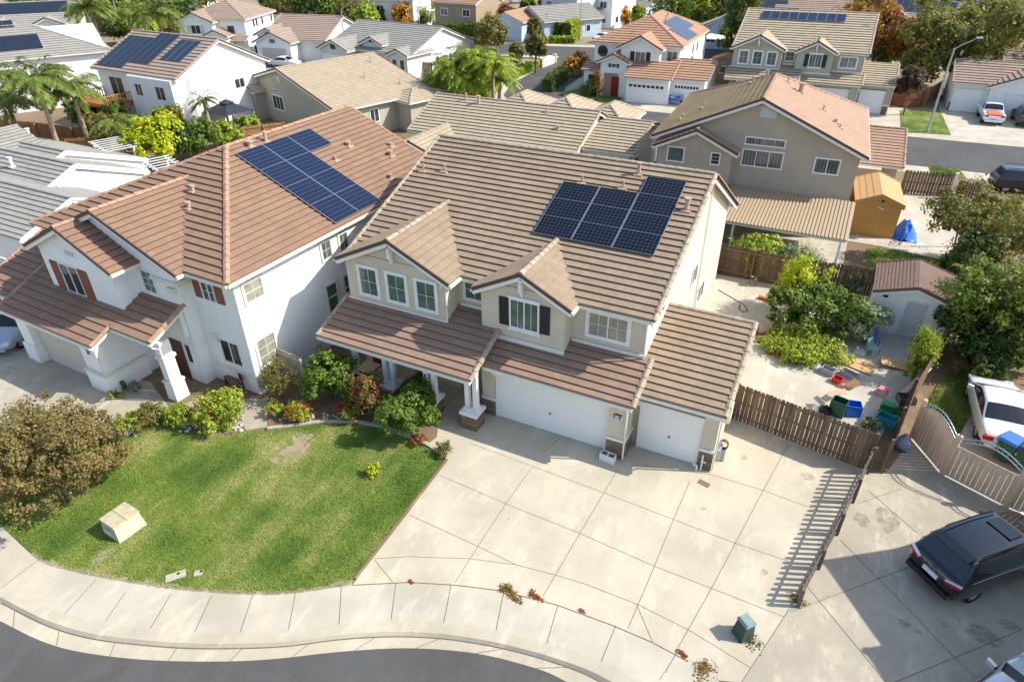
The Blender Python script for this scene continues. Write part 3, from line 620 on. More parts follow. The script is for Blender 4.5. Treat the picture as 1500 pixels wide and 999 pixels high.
weeds((1000, 958), 90, .2, .06, .05, 'L_autumn', 'thin brown weed line in the joint just above the long dry strip', seed=10)
for i, (px, py, r, el) in enumerate(((1325, 912, .2, .6), (1345, 925, .12, .8), (1384, 915, .1, 1), (1184, 698, .28, .8), (1090, 640 + 30, .16, 1), (1120, 838, .12, 1), (1440, 930, .5, .7), (1478, 915, .35, .6), (1300, 760, .5, 1.4), (1262, 760, .3, 1.2), (172, 985, .14, 2.2), (1030, 745, .1, 1), (745, 760, .06, 1), (430, 990, .08, 1.4), (700, 980, .1, 1.2))):
    p = at(px, py, 0 if py < 970 or px > 900 else -.13); zz = (.0055 if px < 1260 or px > 1500 else .0035) if not (px < 900 and py > 970) else -.12; sg = random.Random(i); om = MB(); om.add([(p.x + r * sg.uniform(.7, 1.15) * math.cos(k * .524), p.y + r * el * sg.uniform(.7, 1.15) * math.sin(k * .524), zz) for k in range(12)]); struct('oil_stain', om, 'stain')
# planting bed along the porch with a curb
bedpx = [(392, 628), (425, 624), (470, 618), (520, 617), (560, 625), (600, 640), (625, 652), (640, 640), (645, 590), (600, 575), (520, 545), (500, 545), (400, 545), (392, 590)]
flat('planting_bed', bedpx, .02, 'soil'); bc = MB(); bpts = [at(*q) for q in ((392, 629), (425, 625), (470, 619), (520, 618), (560, 626), (600, 641), (628, 653), (655, 671))]
for a, b in zip(bpts, bpts[1:]): bc.beam(a + _z * .04, b + _z * .04, .16, .12)
tag(bc.build('bed_edging', 'curb'), 'grey concrete curb edging the porch flower bed along the lawn', 'edging')
flat('rose_bed', [(165, 640), (240, 605), (300, 592), (350, 600), (345, 632), (305, 640), (280, 618), (235, 616), (180, 642)], .018, 'dry')
ed = MB(); ep = [at(*q) for q in ((655, 673), (585, 765), (520, 848))]
for a, b in zip(ep, ep[1:]): ed.beam(a + _z * .015, b + _z * .015, .1, .05)
struct('lawn_edge', ed, 'soil')
# far streets
def road(name, pts, wd, z, mat):
    mb = MB(); P = [Vector(p + (0,)) for p in pts]; L = []; Rr = []
    for i, p in enumerate(P):
        d = (P[min(i + 1, len(P) - 1)] - P[max(i - 1, 0)]).normalized(); s = Vector((-d.y, d.x, 0)) * wd / 2; L.append(p + s); Rr.append(p - s)
    for i in range(len(P) - 1): mb.add([Rr[i] + _z * z, Rr[i + 1] + _z * z, L[i + 1] + _z * z, L[i] + _z * z])
    return struct(name, mb, mat)
RS = [(-16, 49), (0, 49.4), (20, 50.4), (60, 52.6), (120, 56)]
road('rear_sidewalk', RS, 13.6, -.012, 'walk'); road('rear_street', RS, 9.6, -.004, 'asphalt')
SS = [(-8, 48.6), (-16, 49), (-21, 51.5), (-24.6, 56), (-26.2, 61), (-27, 70), (-28.6, 84)]
road('side_sidewalk', SS, 10, -.016, 'walk'); road('side_street', SS, 7.2, -.008, 'asphalt'); flat('rear_drive', [(1182, 150), (1322, 158), (1318, 196), (1262, 192), (1215, 168)], -.001, 'concy'); flat('truck_drive', [(1372, 148), (1378, 165), (1393, 200), (1560, 214), (1560, 150)], -.001, 'concy'); flat('red_door_drive', [(900, 132), (905, 158), (1030, 170), (1050, 150), (1044, 112), (940, 118)], -.001, 'concy')
road('cross_sidewalk', [(-110, 66), (-60, 78), (-30, 87), (10, 97)], 13.6, -.014, 'walk') if False else None
road('main_sidewalk', [(-130, 73), (-62, 79.5), (-30, 86), (-14, 92), (40, 112)], 13, -.018, 'walk'); road('main_street', [(-130, 73), (-62, 79.5), (-30, 86), (-14, 92), (40, 112)], 9.2, -.002, 'asphalt')
road('left_street', [(-62, 79), (-64, 66), (-70, 50), (-90, 38)], 8, -.001, 'asphalt')
# ------------------------------------------------------------------ the two storey house in the middle (also built again across the rear street)
def two_gable_house(name, label, loc, rz, wall, roof, cap, near=True, mirror=False):
    H = House(name, label, loc, rz, wall, roof, cap, .365 if near else .5, .066 if near else .075)
    s = .373; ye, ze, yr = 1.1, 5.68, 9.2; zr = ze + s * (yr - ye)
    # walls
    pr = [(1.5, 0), (17, 0), (17, 4.7), (9.2, zr - .12), (1.5, 5.72)]
    A = [(5.6, a, b) for a, b in pr]; B = [(-7.7, a, b) for a, b in pr]; H.w.add(A); H.w.add(B[::-1])
    for i in range(5): j = (i + 1) % 5; H.w.add([A[j], A[i], B[i], B[j]])
    H.gwall('y', -7.7, -2.6, .5, 4.0, 2.9, 5.7, 6.9); H.gwall('y', -1.07, 2.6, .75, 3.4, 2.9, 5.65, 6.6)
    H.wall(-7.7, -2.42, .95, 1.7, 0, 2.9); H.wall(-.66, 5.55, .02, 2.0, 0, 2.75)
    H.wall(-.7, -.1, -.06, .4, 0, 2.8); H.wall(4.98, 5.69, -.29, 1.0, 0, 2.8); H.wall(-.1, 4.98, -.08, .3, 2.42, 2.85)
    pr = [(.9, 0), (6.3, 0), (6.3, 2.95), (5.0, 4.12), (.9, 2.9)]
    A = [(8.93, a, b) for a, b in pr]; B = [(5.62, a, b) for a, b in pr]; H.w.add(A); H.w.add(B[::-1])
    for i in range(5): j = (i + 1) % 5; H.w.add([A[j], A[i], B[i], B[j]])
    H.wall(8.4, 8.95, .62, 1.2, 0, 2.85); H.wall(5.69, 8.4, .66, .95, 2.45, 2.9)
    # roofs
    xl, xr = -8.0, 5.95
    H.plane([(xl, ye, ze), (xr, ye, ze), (xr, yr, zr), (xl, yr, zr)]); H.plane([(xr, 18.2, 4.2), (xl, 18.2, 4.2), (xl, yr, zr), (xr, yr, zr)])
    H.cap((xl, yr, zr), (xr, yr, zr))
    for x, o in ((xl, (-1, 0, 0)), (xr, (1, 0, 0))):
        for a in ((x, ye, ze), (x, 18.2, 4.2)): H.cap(a, (x, yr, zr), .12, .03); H.rake(a, (x, yr, zr), o)
    H.gut((2.9, ye, ze), (xr, ye, ze), (0, -1, 0)); H.gut((-2.4, ye, ze), (-1.1, ye, ze), (0, -1, 0)); H.gut((xl, 18.2, 4.2), (xr, 18.2, 4.2), (0, 1, 0))
    H.roofs(); H.gable('y', -7.95, -2.2, .15, 5.2, 5.72, .475, (1, 0), True, False); H.roofs('dormer_roof'); H.gable('y', -1.3, 2.98, .42, 4.2, 5.66, .51, (1, 0), True, False)
    H.roofs('dormer_roof'); H.plane([(-7.9, -1.75, 2.87), (-.28, -1.75, 2.87), (-.28, 1.6, 4.14), (-7.9, 1.6, 4.14)]); H.cap((-.28, -1.75, 2.87), (-.28, .75, 3.82), .13, .03); H.cap((-7.9, -1.75, 2.87), (-7.9, .6, 3.76), .11, .03)
    H.rake((-.28, -1.75, 2.87), (-.28, .75, 3.82), (1, 0, 0)); H.rake((-7.9, -1.75, 2.87), (-7.9, .6, 3.76), (-1, 0, 0)); H.gut((-7.9, -1.75, 2.87), (-.28, -1.75, 2.87), (0, -1, 0))
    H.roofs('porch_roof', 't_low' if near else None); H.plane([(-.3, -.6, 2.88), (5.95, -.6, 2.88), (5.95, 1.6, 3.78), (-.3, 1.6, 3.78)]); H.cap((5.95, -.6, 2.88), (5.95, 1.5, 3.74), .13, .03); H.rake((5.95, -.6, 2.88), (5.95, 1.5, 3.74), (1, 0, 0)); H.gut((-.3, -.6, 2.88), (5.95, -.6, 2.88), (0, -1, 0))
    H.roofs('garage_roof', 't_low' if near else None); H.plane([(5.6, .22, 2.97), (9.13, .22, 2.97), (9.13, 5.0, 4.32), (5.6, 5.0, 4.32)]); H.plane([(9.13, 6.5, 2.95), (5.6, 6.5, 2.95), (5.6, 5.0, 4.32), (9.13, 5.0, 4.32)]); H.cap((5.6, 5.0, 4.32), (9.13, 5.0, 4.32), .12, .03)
    for a in ((9.13, .22, 2.97), (9.13, 6.5, 2.95)): H.cap(a, (9.13, 5.0, 4.32), .12, .03); H.rake(a, (9.13, 5, 4.32), (1, 0, 0))
    H.gut((5.75, .22, 2.97), (9.13, .22, 2.97), (0, -1, 0)); H.roofs('garage_roof'); H.finish()
    # base bands and flashings
    for x0, x1, y, z in ((-7.74, -2.56, .47, 3.72), (-1.1, 2.64, .72, 3.55), (2.66, 5.64, 1.47, 3.78), (-2.5, -1.15, 1.47, 4.16)): b = MB(); b.box(x0, x1, y - .05, y + .0, z - .12, z + .1); H.part('band_trim', b, 'cap_band')
    for q in ((-.72, -.08, -.12, -.062, .8, .92), (4.96, 5.72, -.35, -.292, .86, .98), (5.692, 5.75, -.35, .64, .86, .98), (8.38, 8.98, .56, .618, .86, .98)): b = MB(); b.box(*q); H.part('band_trim', b, 'cap_band')
    for q in ((-.71, -.1, -.1, -.063, 0, .8), (4.98, 5.7, -.33, -.293, 0, .86), (5.693, 5.73, -.33, .63, 0, .86), (8.4, 8.96, .58, .617, 0, .86)): b = MB(); b.box(*q); H.part('stone_base', b, 'stone')
    for cx, y, zp, w_ in ((-5.12, .5, 6.72, .2), (.8, .75, 6.45, .16)):
        k = MB(); k.box(cx - .07, cx + .07, y - .28, y - .02, zp - .5, zp); k.beam((cx, y - .26, zp - .1), (cx, y - .04, zp - .75), .12, .14); H.part('gable_bracket', k, 'trim')
        l = MB(); l.box(cx - 1.65 if y < .6 else cx - 1.2, cx + 1.65 if y < .6 else cx + 1.2, y - .015, y - .001, 6.02 if y < .6 else 5.98, 6.035 if y < .6 else 5.995); H.part('trim_line', l, 'joint')
    # windows and doors
    for u in (-6.53, -5.05, -3.56): H.win('f', .5, u - .58, u + .58, 4.0, 5.54, .15, 0, 2, 2, 'glasst', sill=False)
    H.win('f', 1.5, -2.35, -1.25, 4.42, 5.5, .13, 0, 2, 2, 'glasst')
    H.win('f', .75, .22, 1.54, 4.14, 5.5, .07, 1, 0, 2, 'glass', 'dark', .42, True, True)
    H.win('f', 1.5, 3.19, 5.04, 4.1, 5.38, .16, 1, 2, 2, 'glass2')
    for a, c, z0, z1 in ((9.2, 10.25, 3.05, 4.1), (3.5, 4.0, 4.55, 4.95), (2.4, 2.75, 4.6, 4.95), (11.4, 12.9, .9, 2.0)): H.win('r', 5.6, a, c, z0, z1, .06, 1 if c - a > 1 else 0, 0, 0, 'glassc')
    H.gdoor('f', 0.0, 0, 4.88, 2.1, header=.25); H.gdoor('f', .72, 6.0, 8.38, 2.1, header=.25)
    d = MB(); d.box(-7.3, -6.4, .9, .948, 0, 2.1); H.part('front_door', d, 'door_red')
    # porch: twin columns on stone piers
    for px, stone in ((-6.7, 0), (-4.78, 1), (-2.66, 1), (-.66, 1)):
        k = thing_part(H.t, 'porch_column')
        c = MB()
        for q in (-.19, .19) if px > -6 else (.1,): c.box(px + q - .1, px + q + .1, -1.12, -.92, .95, 2.72)
        c.build('column_shaft', 'trim', k)
        if stone:
            p = MB(); p.box(px - .36, px + .36, -1.38, -.66, 0, .72); p.build('stone_pier', 'stone', k)
            q = MB(); q.box(px - .41, px + .41, -1.43, -.61, .722, .86); q.box(px - .34, px + .34, -1.2, -.8, .862, .97); q.build('pier_cap', 'trim', k)
    bm = MB(); bm.box(-7.7, -.38, -1.14, -.9, 2.6, 2.84); H.part('porch_beam', bm, 'trim')
    fl = MB(); fl.box(-7.7, -2.5, -1.3, 1.0, -.05, .05); H.part('porch_floor', fl, 'conc')
    rl = MB()
    for a, c in (((-5.9, -.9), (-5.9, .8)), ((-6.5, -1.02), (-5.95, -1.02))):
        for z in (.15, .95): rl.beam((a[0], a[1], z), (c[0], c[1], z), .04, .04)
        for i in range(9):
            t = i / 8; rl.beam((a[0] + (c[0] - a[0]) * t, a[1] + (c[1] - a[1]) * t, .05), (a[0] + (c[0] - a[0]) * t, a[1] + (c[1] - a[1]) * t, .95), .02, .02, up=(1, 0, 0))
    H.part('porch_railing', rl, 'black')
    for p in ([(5.72, -.64, 2.8), (5.72, -.38, 2.55), (5.72, -.38, .1)], [(8.99, .2, 2.88), (9.02, .56, 2.6), (9.02, .56, .1)], [(5.66, 1.02, 5.58), (5.66, 1.4, 5.3), (5.66, 1.4, 3.8)], [(-2.56, .1, 5.6), (-2.56, .44, 5.35), (-2.56, .44, 3.8)], [(5.66, 10.9, 7.6), (5.66, 10.9, .2)]):
        k = MB(); k.tube(p, .04, 6); H.part('downspout', k, 'gutter')
    U = Vector((0, 1, s)).normalized(); N = Vector((0, -s, 1)).normalized(); pt = lambda x, y, h=0: Vector((x, y, ze + s * (y - ye))) + N * h
    if near:
        H.panels(pt(-.28, 4.0), (1, 0, 0), U, N, 3, 4, 1.735, 1.135, .02, .02, 'solar4', .17, ((0, 3), (1, 3)))
        for x, y, h in ((-7.4, 6.6, .3), (-6.31, 6.8, .3), (.5, 7.45, .32), (2.4, 7.5, .32), (2.75, 8.5, .5)): p = pt(x, y); H.vent(p, h, .045 if h < .4 else .08)
        p = pt(5.4, 6.8); H.vent(p, .5, .1)
        plaque(H, (5.35, -.292, 1.93), '8110')
        gmt = MB(); gmt.box(8.955, 9.15, 1.0, 1.5, .2, .75); gmt.tube([(9.05, 1.2, .75), (9.05, 1.2, 1.15), (9.1, 1.05, 1.2)], .035, 6); gmt.tube([(9.05, 1.42, 0), (9.05, 1.42, .9)], .03, 6); H.part('gas_meter', gmt, 'galv')
        eb = MB(); eb.box(8.955, 9.12, 2.6, 3.1, .9, 1.7); H.part('meter_box', eb, 'gutter')
    else:
        H.panels(pt(-6.2, 6.9), (1, 0, 0), U, N, 9, 1, .98, 1.65, .02, .02, 'solar', .2)
        for x, y in ((-1.2, 8.6), (1.8, 8.5), (5.2, 6.5)): H.vent(pt(x, y), .4, .06)
    return H
def plaque(H, p, txt):
    m = MB(MX(p)); w_ = .17; m.box(-w_, w_, -.02, 0, 0, .2); o = H.part('number_plaque', m, 'trim'); m = MB(MX(p))
    for i in range(8): a, b = -w_ + i * w_ / 4, -w_ + (i + 1) * w_ / 4; f = lambda x: .2 + .05 * (1 - (x / w_) ** 2); m.hexa([(a, -.03, .18), (b, -.03, .18), (b, 0, .18), (a, 0, .18)], [(a, -.03, f(a)), (b, -.03, f(b)), (b, 0, f(b)), (a, 0, f(a))])
    m.build('plaque_top', 'dark', o); m = MB(Matrix.Translation((p[0], p[1] - .022, p[2] + .03))); digits(m, txt, .045, .12, .03, .014); m.build('digits', 'dark', o)
def MX(p, rz=0): return Matrix.Translation(p) @ Matrix.Rotation(rz, 4, 'Z')
def thing_part(parent, name):
    o = bpy.data.objects.new(name, None); COL.objects.link(o); o.parent = parent; return o
SEG = {'0': 'abcdef', '1': 'bc', '2': 'abged', '3': 'abgcd', '4': 'fgbc', '5': 'afgcd', '6': 'afgedc', '7': 'abc', '8': 'abcdefg', '9': 'abfgcd'}
def digits(mb, txt, w_, h_, gap=.03, t=.016):
    x = -len(txt) * (w_ + gap) / 2
    for ch in txt:
        S = {'a': (0, h_, w_, h_), 'b': (w_, h_ / 2, w_, h_), 'c': (w_, 0, w_, h_ / 2), 'd': (0, 0, w_, 0), 'e': (0, 0, 0, h_ / 2), 'f': (0, h_ / 2, 0, h_), 'g': (0, h_ / 2, w_, h_ / 2)}
        for k in SEG[ch]:
            a, b, c, d = S[k]; mb.box(x + a - t / 2, x + c + t / 2, -.02, .0, b - t / 2, d + t / 2)
        x += w_ + gap
two_gable_house('suburban_house', 'cream two storey house with two front gables and a three pier porch, photo centre', (0, 0, 0), 0, 'cream', 't_main', 'c_main')
# ------------------------------------------------------------------ white house on the left
def white_house():
    H = House('suburban_house', 'white two storey house with red tile roof and rust shutters, left of the cream house', (-16.26, 7.60, 0), R(-2.1), 'white', 't_red', 'c_red', .37, .064)
    s = .424; x1, y0, ze = 6.73, -11.33, 5.9
    H.wall(-6.39, 6.39, -10.82, 0, 0, 5.82); H.gwall('y', -6.39, 6.39, -.2, 4.2, 0, 5.95, 8.55)
    H.gwall('y', -4.85, 3.5, -11.42, -8, 0, 5.85, 7.55, -.47); H.gwall('y', -4.35, .8, -12.42, -10.5, 2.6, 5.8, 7.0, -1.62)
    P, Q = (0, y0 + x1, ze + s * x1), (0, 4.5, ze + s * x1); H.plane([(-x1, y0, ze), (x1, y0, ze), P]); H.plane([(x1, y0, ze), (x1, 4.5, ze), Q, P]); H.plane([(-x1, 4.5, ze), (-x1, y0, ze), P, Q]); H.cap(P, Q); H.cap((-x1, y0, ze), P); H.cap((x1, y0, ze), P, .15)
    for k in (-1, 1): H.rake((k * x1, 4.5, ze), Q, (0, 1, 0)); H.cap((k * x1, 4.5, ze), Q, .11, .03); H.gut((k * x1, y0, ze), (k * x1, 4.5, ze), (k, 0, 0))
    H.gut((4.2, y0, ze), (x1, y0, ze), (0, -1, 0)); H.roofs()
    # big cross gable, small shuttered gable
    zr = H.gable('y', -5.15, 4.21, -11.75, -6.6, ze - .02, .41, (1, 0), True, False); H.gable('y', -4.75, 1.45, -12.8, -9.2, 5.78, .47, (1, 0), True, False)
    H.roofs('gable_roof')
    sl = .42; z = lambda y, e=-14.32: 2.9 + sl * (y - e)
    H.plane([(-6.2, -14.32, 2.9), (.85, -14.32, 2.9), (.85, -13.3, z(-13.3)), (3.5, -13.3, z(-13.3)), (3.5, -11.2, z(-11.2)), (-6.2, -11.2, z(-11.2))])
    H.cap((.85, -14.32, 2.9), (.85, -13.3, z(-13.3)), .12, .03); H.cap((3.5, -13.3, z(-13.3)), (3.5, -11.35, z(-11.35)), .14, .03); H.rake((.85, -14.32, 2.9), (.85, -13.2, z(-13.2)), (1, 0, 0)); H.rake((3.5, -13.3, z(-13.3)), (3.5, -11.3, z(-11.3)), (1, 0, 0))
    H.gut((-6.2, -14.32, 2.9), (.85, -14.32, 2.9), (0, -1, 0)); H.gut((.9, -13.3, z(-13.3)), (3.5, -13.3, z(-13.3)), (0, -1, 0))
    H.roofs('garage_roof'); H.plane([(-9.3, -13.5, 2.92), (-6.0, -13.5, 2.92), (-6.0, -9.4, 4.64), (-9.3, -9.4, 4.64)]); H.plane([(-6.2, -5.3, 2.92), (-9.3, -5.3, 2.92), (-9.3, -9.4, 4.64), (-6.2, -9.4, 4.64)]); H.cap((-9.3, -13.5, 2.92), (-9.3, -9.4, 4.64), .13, .03); H.cap((-9.3, -5.3, 2.92), (-9.3, -9.4, 4.64), .13, .03); H.cap((-9.3, -9.4, 4.64), (-6.2, -9.4, 4.64)); H.cap((-6.2, -14.32, 2.9), (-6.2, -9.6, z(-9.6)), .12, .03); H.gut((-9.3, -13.5, 2.92), (-6.2, -13.5, 2.92), (0, -1, 0))
    H.gwall('x', -13.0, -5.6, -9.0, -6.0, 0, 2.95, 4.5); H.wall(-5.9, .32, -13.6, -10, 0, 2.85); H.wall(-5.95, -5.1, -13.95, -13.5, 0, 2.85); H.wall(-.95, .35, -13.95, -13.5, 0, 2.85); H.wall(-5.1, -.95, -13.93, -13.55, 2.42, 2.86)
    H.wall(1.5, 3.35, -11.6, -11.3, 2.6, 3.9)
    H.roofs('garage_roof'); H.finish()
    H.gdoor('f', -13.62, -5.1, -.95, 2.2, 'garage2', 0, knob=False); H.gdoor('f', -13.02, -8.6, -6.3, 2.2, 'garage2', 0, knob=False) if False else None
    # flared plinths, cornice mouldings
    for q in ((-6.02, -5.02, -14.05, -13.4, 0, .95), (-1.02, .45, -14.05, -13.4, 0, .95), (.352, .47, -13.39, -12.0, 0, .95)): p = MB(); p.box(*q); H.part('plinth', p, 'white')
    for q in ((-1.06, .52, -14.09, -13.45, .952, 1.05), (.36, .54, -13.45, -12, .952, 1.05), (1.9, 3.55, -11.5, -11.43, 5.1, 5.3), (3.502, 3.62, -11.45, -10.85, 5.05, 5.28), (3.0, 3.46, -11.6, -11.43, 4.8, 5.0), (3.9, 6.48, -10.9, -10.83, .92, 1.04), (4.2, 4.42, -10.98, -10.83, 2.3, 2.72), (6.395, 6.5, -10.9, -10.5, 2.4, 2.6)): k = MB(); k.box(*q); H.part('moulding', k, 'offwhite')
    c = thing_part(H.t, 'porch_column'); m1 = MB(); m1.box(2.95, 3.4, -12.9, -12.4, 1.02, 3.0); m1.build('column_shaft', 'white', c); m2 = MB(); m2.box(2.87, 3.48, -12.98, -12.32, 0, .9, taper=.02); m2.build('plinth', 'white', c); m3 = MB(); m3.box(2.85, 3.5, -13, -12.3, .902, 1.0); m3.build('moulding', 'offwhite', c); m3 = MB(); m3.box(2.88, 3.47, -12.97, -12.33, 2.15, 2.3); m3.build('moulding', 'offwhite', c)
    # windows
    H.win('f', -10.82, 4.3, 5.12, 4.4, 5.34, .06, 1, 2, 0, 'glassc', 'rust', .45); H.win('f', -10.82, 4.5, 5.75, 1.3, 2.55, .06, 1, 0, 0, 'glassd')
    H.win('f', -12.42, -3.15, -1.75, 3.7, 5.2, .05, 1, 0, 0, 'glassd', 'rust', .62); H.win('f', -11.42, 1.25, 2.1, 4.35, 5.45, .06, 0, 3, 2, 'glass')
    H.win('f', -11.42, 2.72, 3.2, 1.0, 2.1, .07, 0, 0, 0, 'glassd'); d = MB(); d.box(1.75, 2.55, -11.47, -11.43, 0, 2.05); H.part('front_door', d, 'door_br')
    v = MB(); v.box(-2.2, -1.6, -12.46, -12.43, 5.75, 5.95); H.part('gable_vent', v, 'greywall')
    plaque(H, (-.3, -13.952, 1.95), '111')
    for a, b, z0, z1, ro, gl in ((-10.5, -9.35, 4.42, 5.48, 2, 'glass2'), (-10.55, -9.35, 1.2, 2.75, 3, 'glass2'), (-5.85, -5.05, 4.45, 5.5, 2, 'glass'), (-4.62, -3.86, 4.4, 5.45, 2, 'glass'), (-6.0, -5.1, 1.2, 3.3, 0, 'glass'), (-4.75, -3.9, 1.2, 3.3, 0, 'glass'), (1.2, 2.1, 4.4, 5.45, 2, 'glass'), (3.2, 4.1, 4.4, 5.45, 2, 'glass')):
        H.win('r', 6.39, a, b, z0, z1, .12, 0, ro, 2 if ro else 0, gl, cross=.66 if not ro else 0, frame='offwhite')
    for q in ([(6.45, -11.35, 5.8), (6.45, -10.9, 5.5), (6.45, -10.9, .15)], [(-.9 + 1.2, -14.3, 2.8), (.3, -14.0, 2.5), (.38, -14.0, .9)], [(3.42, -13.25, 3.0), (3.44, -12.95, 2.8), (3.44, -12.95, .9)]): k = MB(); k.tube(q, .04, 6); H.part('downspout', k, 'gutter')
    N = Vector((s, 0, 1)).normalized(); U = Vector((-1, 0, s)).normalized(); pt = lambda x, y: Vector((x, y, ze + s * (x1 - x)))
    H.panels(pt(6.55, -4.78), (0, 1, 0), U, N, 3, 4, 1.68, 1.56, .02, .02, 'solar', .16, ((2, 0), (2, 1), (2, 2)))
    for x, y, h, r in ((.5, -3.6, .25, .13), (.55, -2.6, .5, .08), (2.64, 1.13, .2, .1), (3.69, 3.39, .15, .1), (4.3, 2.55, .25, .1), (5.59, .79, .2, .08), (3.19, -.6, .2, .05)): H.vent(pt(x, y), h, r)
    for x, y in ((-.2, -7.5), (.5, -8.4)): H.vent(Vector((x + .9, y, ze + s * (y - y0))), .25, .09)
white_house()
# ------------------------------------------------------------------ the other houses
def corner(px, py, z, rot, w_, d, sx=1, sy=-1):
    p = at(px, py, z); c, s = math.cos(R(rot)), math.sin(R(rot)); lx, ly = sx * w_ / 2, sy * d / 2
    return (p.x - (c * lx - s * ly), p.y - (s * lx + c * ly), 0)
# tan house with a gable end, right behind
def tan_house():
    H = House('suburban_house', 'tan gable ended house with rose brown roof behind the back fence', (5.07, 31.6, 0), R(2.8), 'tan', 't_pink', 'c_red', .4, .05)
    w_, d, ze, s = 6.75, 6.0, 5.49, .438; zr = ze + s * w_
    H.gwall('y', -6.35, 6.3, -5.55, 2.0, 0, 5.55, zr - .12); H.wall(-6.35, 6.3, 1.9, 7.0, 0, 5.5); yb, yr = 7.4, 2.2; H.plane([(-w_, yb, ze), (-w_, -6, ze), (0, -6, zr), (0, yr, zr)]); H.roofs('roof', 't_olive')  # left slope: mossy tile whose colour also holds the shade away from the sun
    H.plane([(w_, -6, ze), (w_, yb, ze), (0, yr, zr), (0, -6, zr)]); H.plane([(w_, yb, ze), (-w_, yb, ze), (0, yr, zr)]); H.cap((0, -6, zr), (0, yr, zr)); H.cap((-w_, yb, ze), (0, yr, zr)); H.cap((w_, yb, ze), (0, yr, zr))
    for k in (-1, 1):
        H.rake((k * w_, -6, ze), (0, -6, zr), (0, -1, 0))
        H.gut((k * w_, -6, ze), (k * w_, yb, ze), (k, 0, 0))
    H.gwall('y', -6.1, -1.25, -6.3, -4, 0, 5.1, 6.15); H.gable('y', -6.45, -.85, -6.7, -3.5, 5.05, .46, (1, 0), True, False)
    H.gwall('x', 2.5, 11, 6.25, 9.4, 0, 2.9, 4.3); H.gable('x', 6.3, 9.7, 2.0, 12, 2.9, .29, (0, 1))
    H.wall(6.1, 8.3, 1.2, 3, 0, 2.8)
    H.finish()
    H.win('f', -5.55, -.68, 1.85, 5.45, 6.0, .08, 0, 0, 4, 'glassc'); H.win('f', -5.55, -.72, 1.9, 4.05, 5.2, .08, 2, 0, 0, 'glassc'); H.win('f', -5.55, 3.75, 5.3, 4.1, 5.15, .09, 1, 0, 0, 'glassc')
    H.win('f', -6.3, -2.6, -1.95, 4.1, 4.95, .08, 0, 3, 0, 'glassd'); H.win('f', -6.3, -5.5, -4.3, 4.0, 5.05, .09, 0, 0, 0, 'glass')
    v = MB(); v.box(-.05, .95, -5.6, -5.56, 7.25, 7.95)
    for i in range(7): v.box(.0, .9, -5.63, -5.6, 7.28 + i * .095, 7.33 + i * .095)
    H.part('gable_vent', v, 'greywall')
    pt = lambda x, y: Vector((x, y, zr - s * abs(x)))
    for x, y, h, r in ((1.9, .8, .6, .16), (.9, 1.6, .3, .05), (3.6, -.6, .3, .05), (4.5, -2.0, .2, .09), (4.8, -2.8, .2, .05), (-1.5, 2, .4, .06), (-4.1, -2, .3, .05), (-5.2, -3.6, .3, .06), (-.6, 1.9, .5, .09)): H.vent(pt(x, y), h, r)
tan_house()
# corrugated patio cover behind it
t = thing('patio_cover', 'corrugated tan patio roof on posts behind the tan gable house', 'patio cover', (0, 0, 0)); mb = MB(); x = .6; k = 0
while x < 11.95:
    z1, z0 = (2.75, 2.33) if k % 2 else (2.70, 2.28); mb.hexa([(x, 20.4, z0 - .05), (x + .105, 20.4, z0 - .05), (x + .105, 25.9, z1 - .05), (x, 25.9, z1 - .05)], [(x, 20.4, z0), (x + .105, 20.4, z0), (x + .105, 25.9, z1), (x, 25.9, z1)]); x += .105; k += 1
mb.build('corrugated_sheet', colm('patio_sheet', (172, 150, 120), .7), t)
for x in (1.2, 5.6, 11.7): mb = MB(); mb.box(x - .06, x + .06, 20.55, 20.67, 0, 2.22); mb.build('post', 'trim', t)
mb = MB(); mb.box(.6, 11.95, 20.5, 20.6, 2.08, 2.22); mb.build('beam', 'trim', t)
# low house directly behind
H = House('suburban_house', 'low cream house with long taupe gable roof directly behind the cream two storey house', (-15, 32, 0), 0, 'offwhite', 't_tan', 'c_main', .42, .07)
H.gwall('x', -4.5, 4.5, -7.5, 7.1, 0, 3.05, 4.85); H.gable('x', -7.83, 7.5, -4.91, 4.91, 2.99, .405)
H.gwall('y', -5.9, -3.3, -9.0, -4, 0, 2.95, 3.4); H.gable('y', -6.2, -3.0, -9.4, -3.6, 2.95, .38, (1, 0), True, False)
H.gwall('x', -2.6, 5.8, 7.1, 11.0, 0, 2.9, 4.0); H.gable('x', 7.2, 11.4, -2.9, 6.1, 2.85, .3, (0, 1)); [(H.wall(x - 1.9, x + 1.9, y - 2.6, y + 2.6, 0, 3.1), H.hip(x - 2.2, x + 2.2, y - 2.9, y + 2.9, 3.1, .52)) for x, y in ((-2.6, 6.9), (1.9, 7.0), (6.4, 6.2))]
H.finish(); pt = lambda x, y: Vector((x, y, 2.99 + .405 * (y + 4.91)))
for x, y, h, r in ((-4.6, -.4, .5, .08), (-3.2, -.7, .6, .13), (3.2, -.8, .3, .06), (5.0, -2.6, .25, .12)): H.vent(pt(x, y), h, r)
H.win('r', 11.0, -1.5, -.4, .9, 2.1, .07, 0, 0, 0, 'glassd')
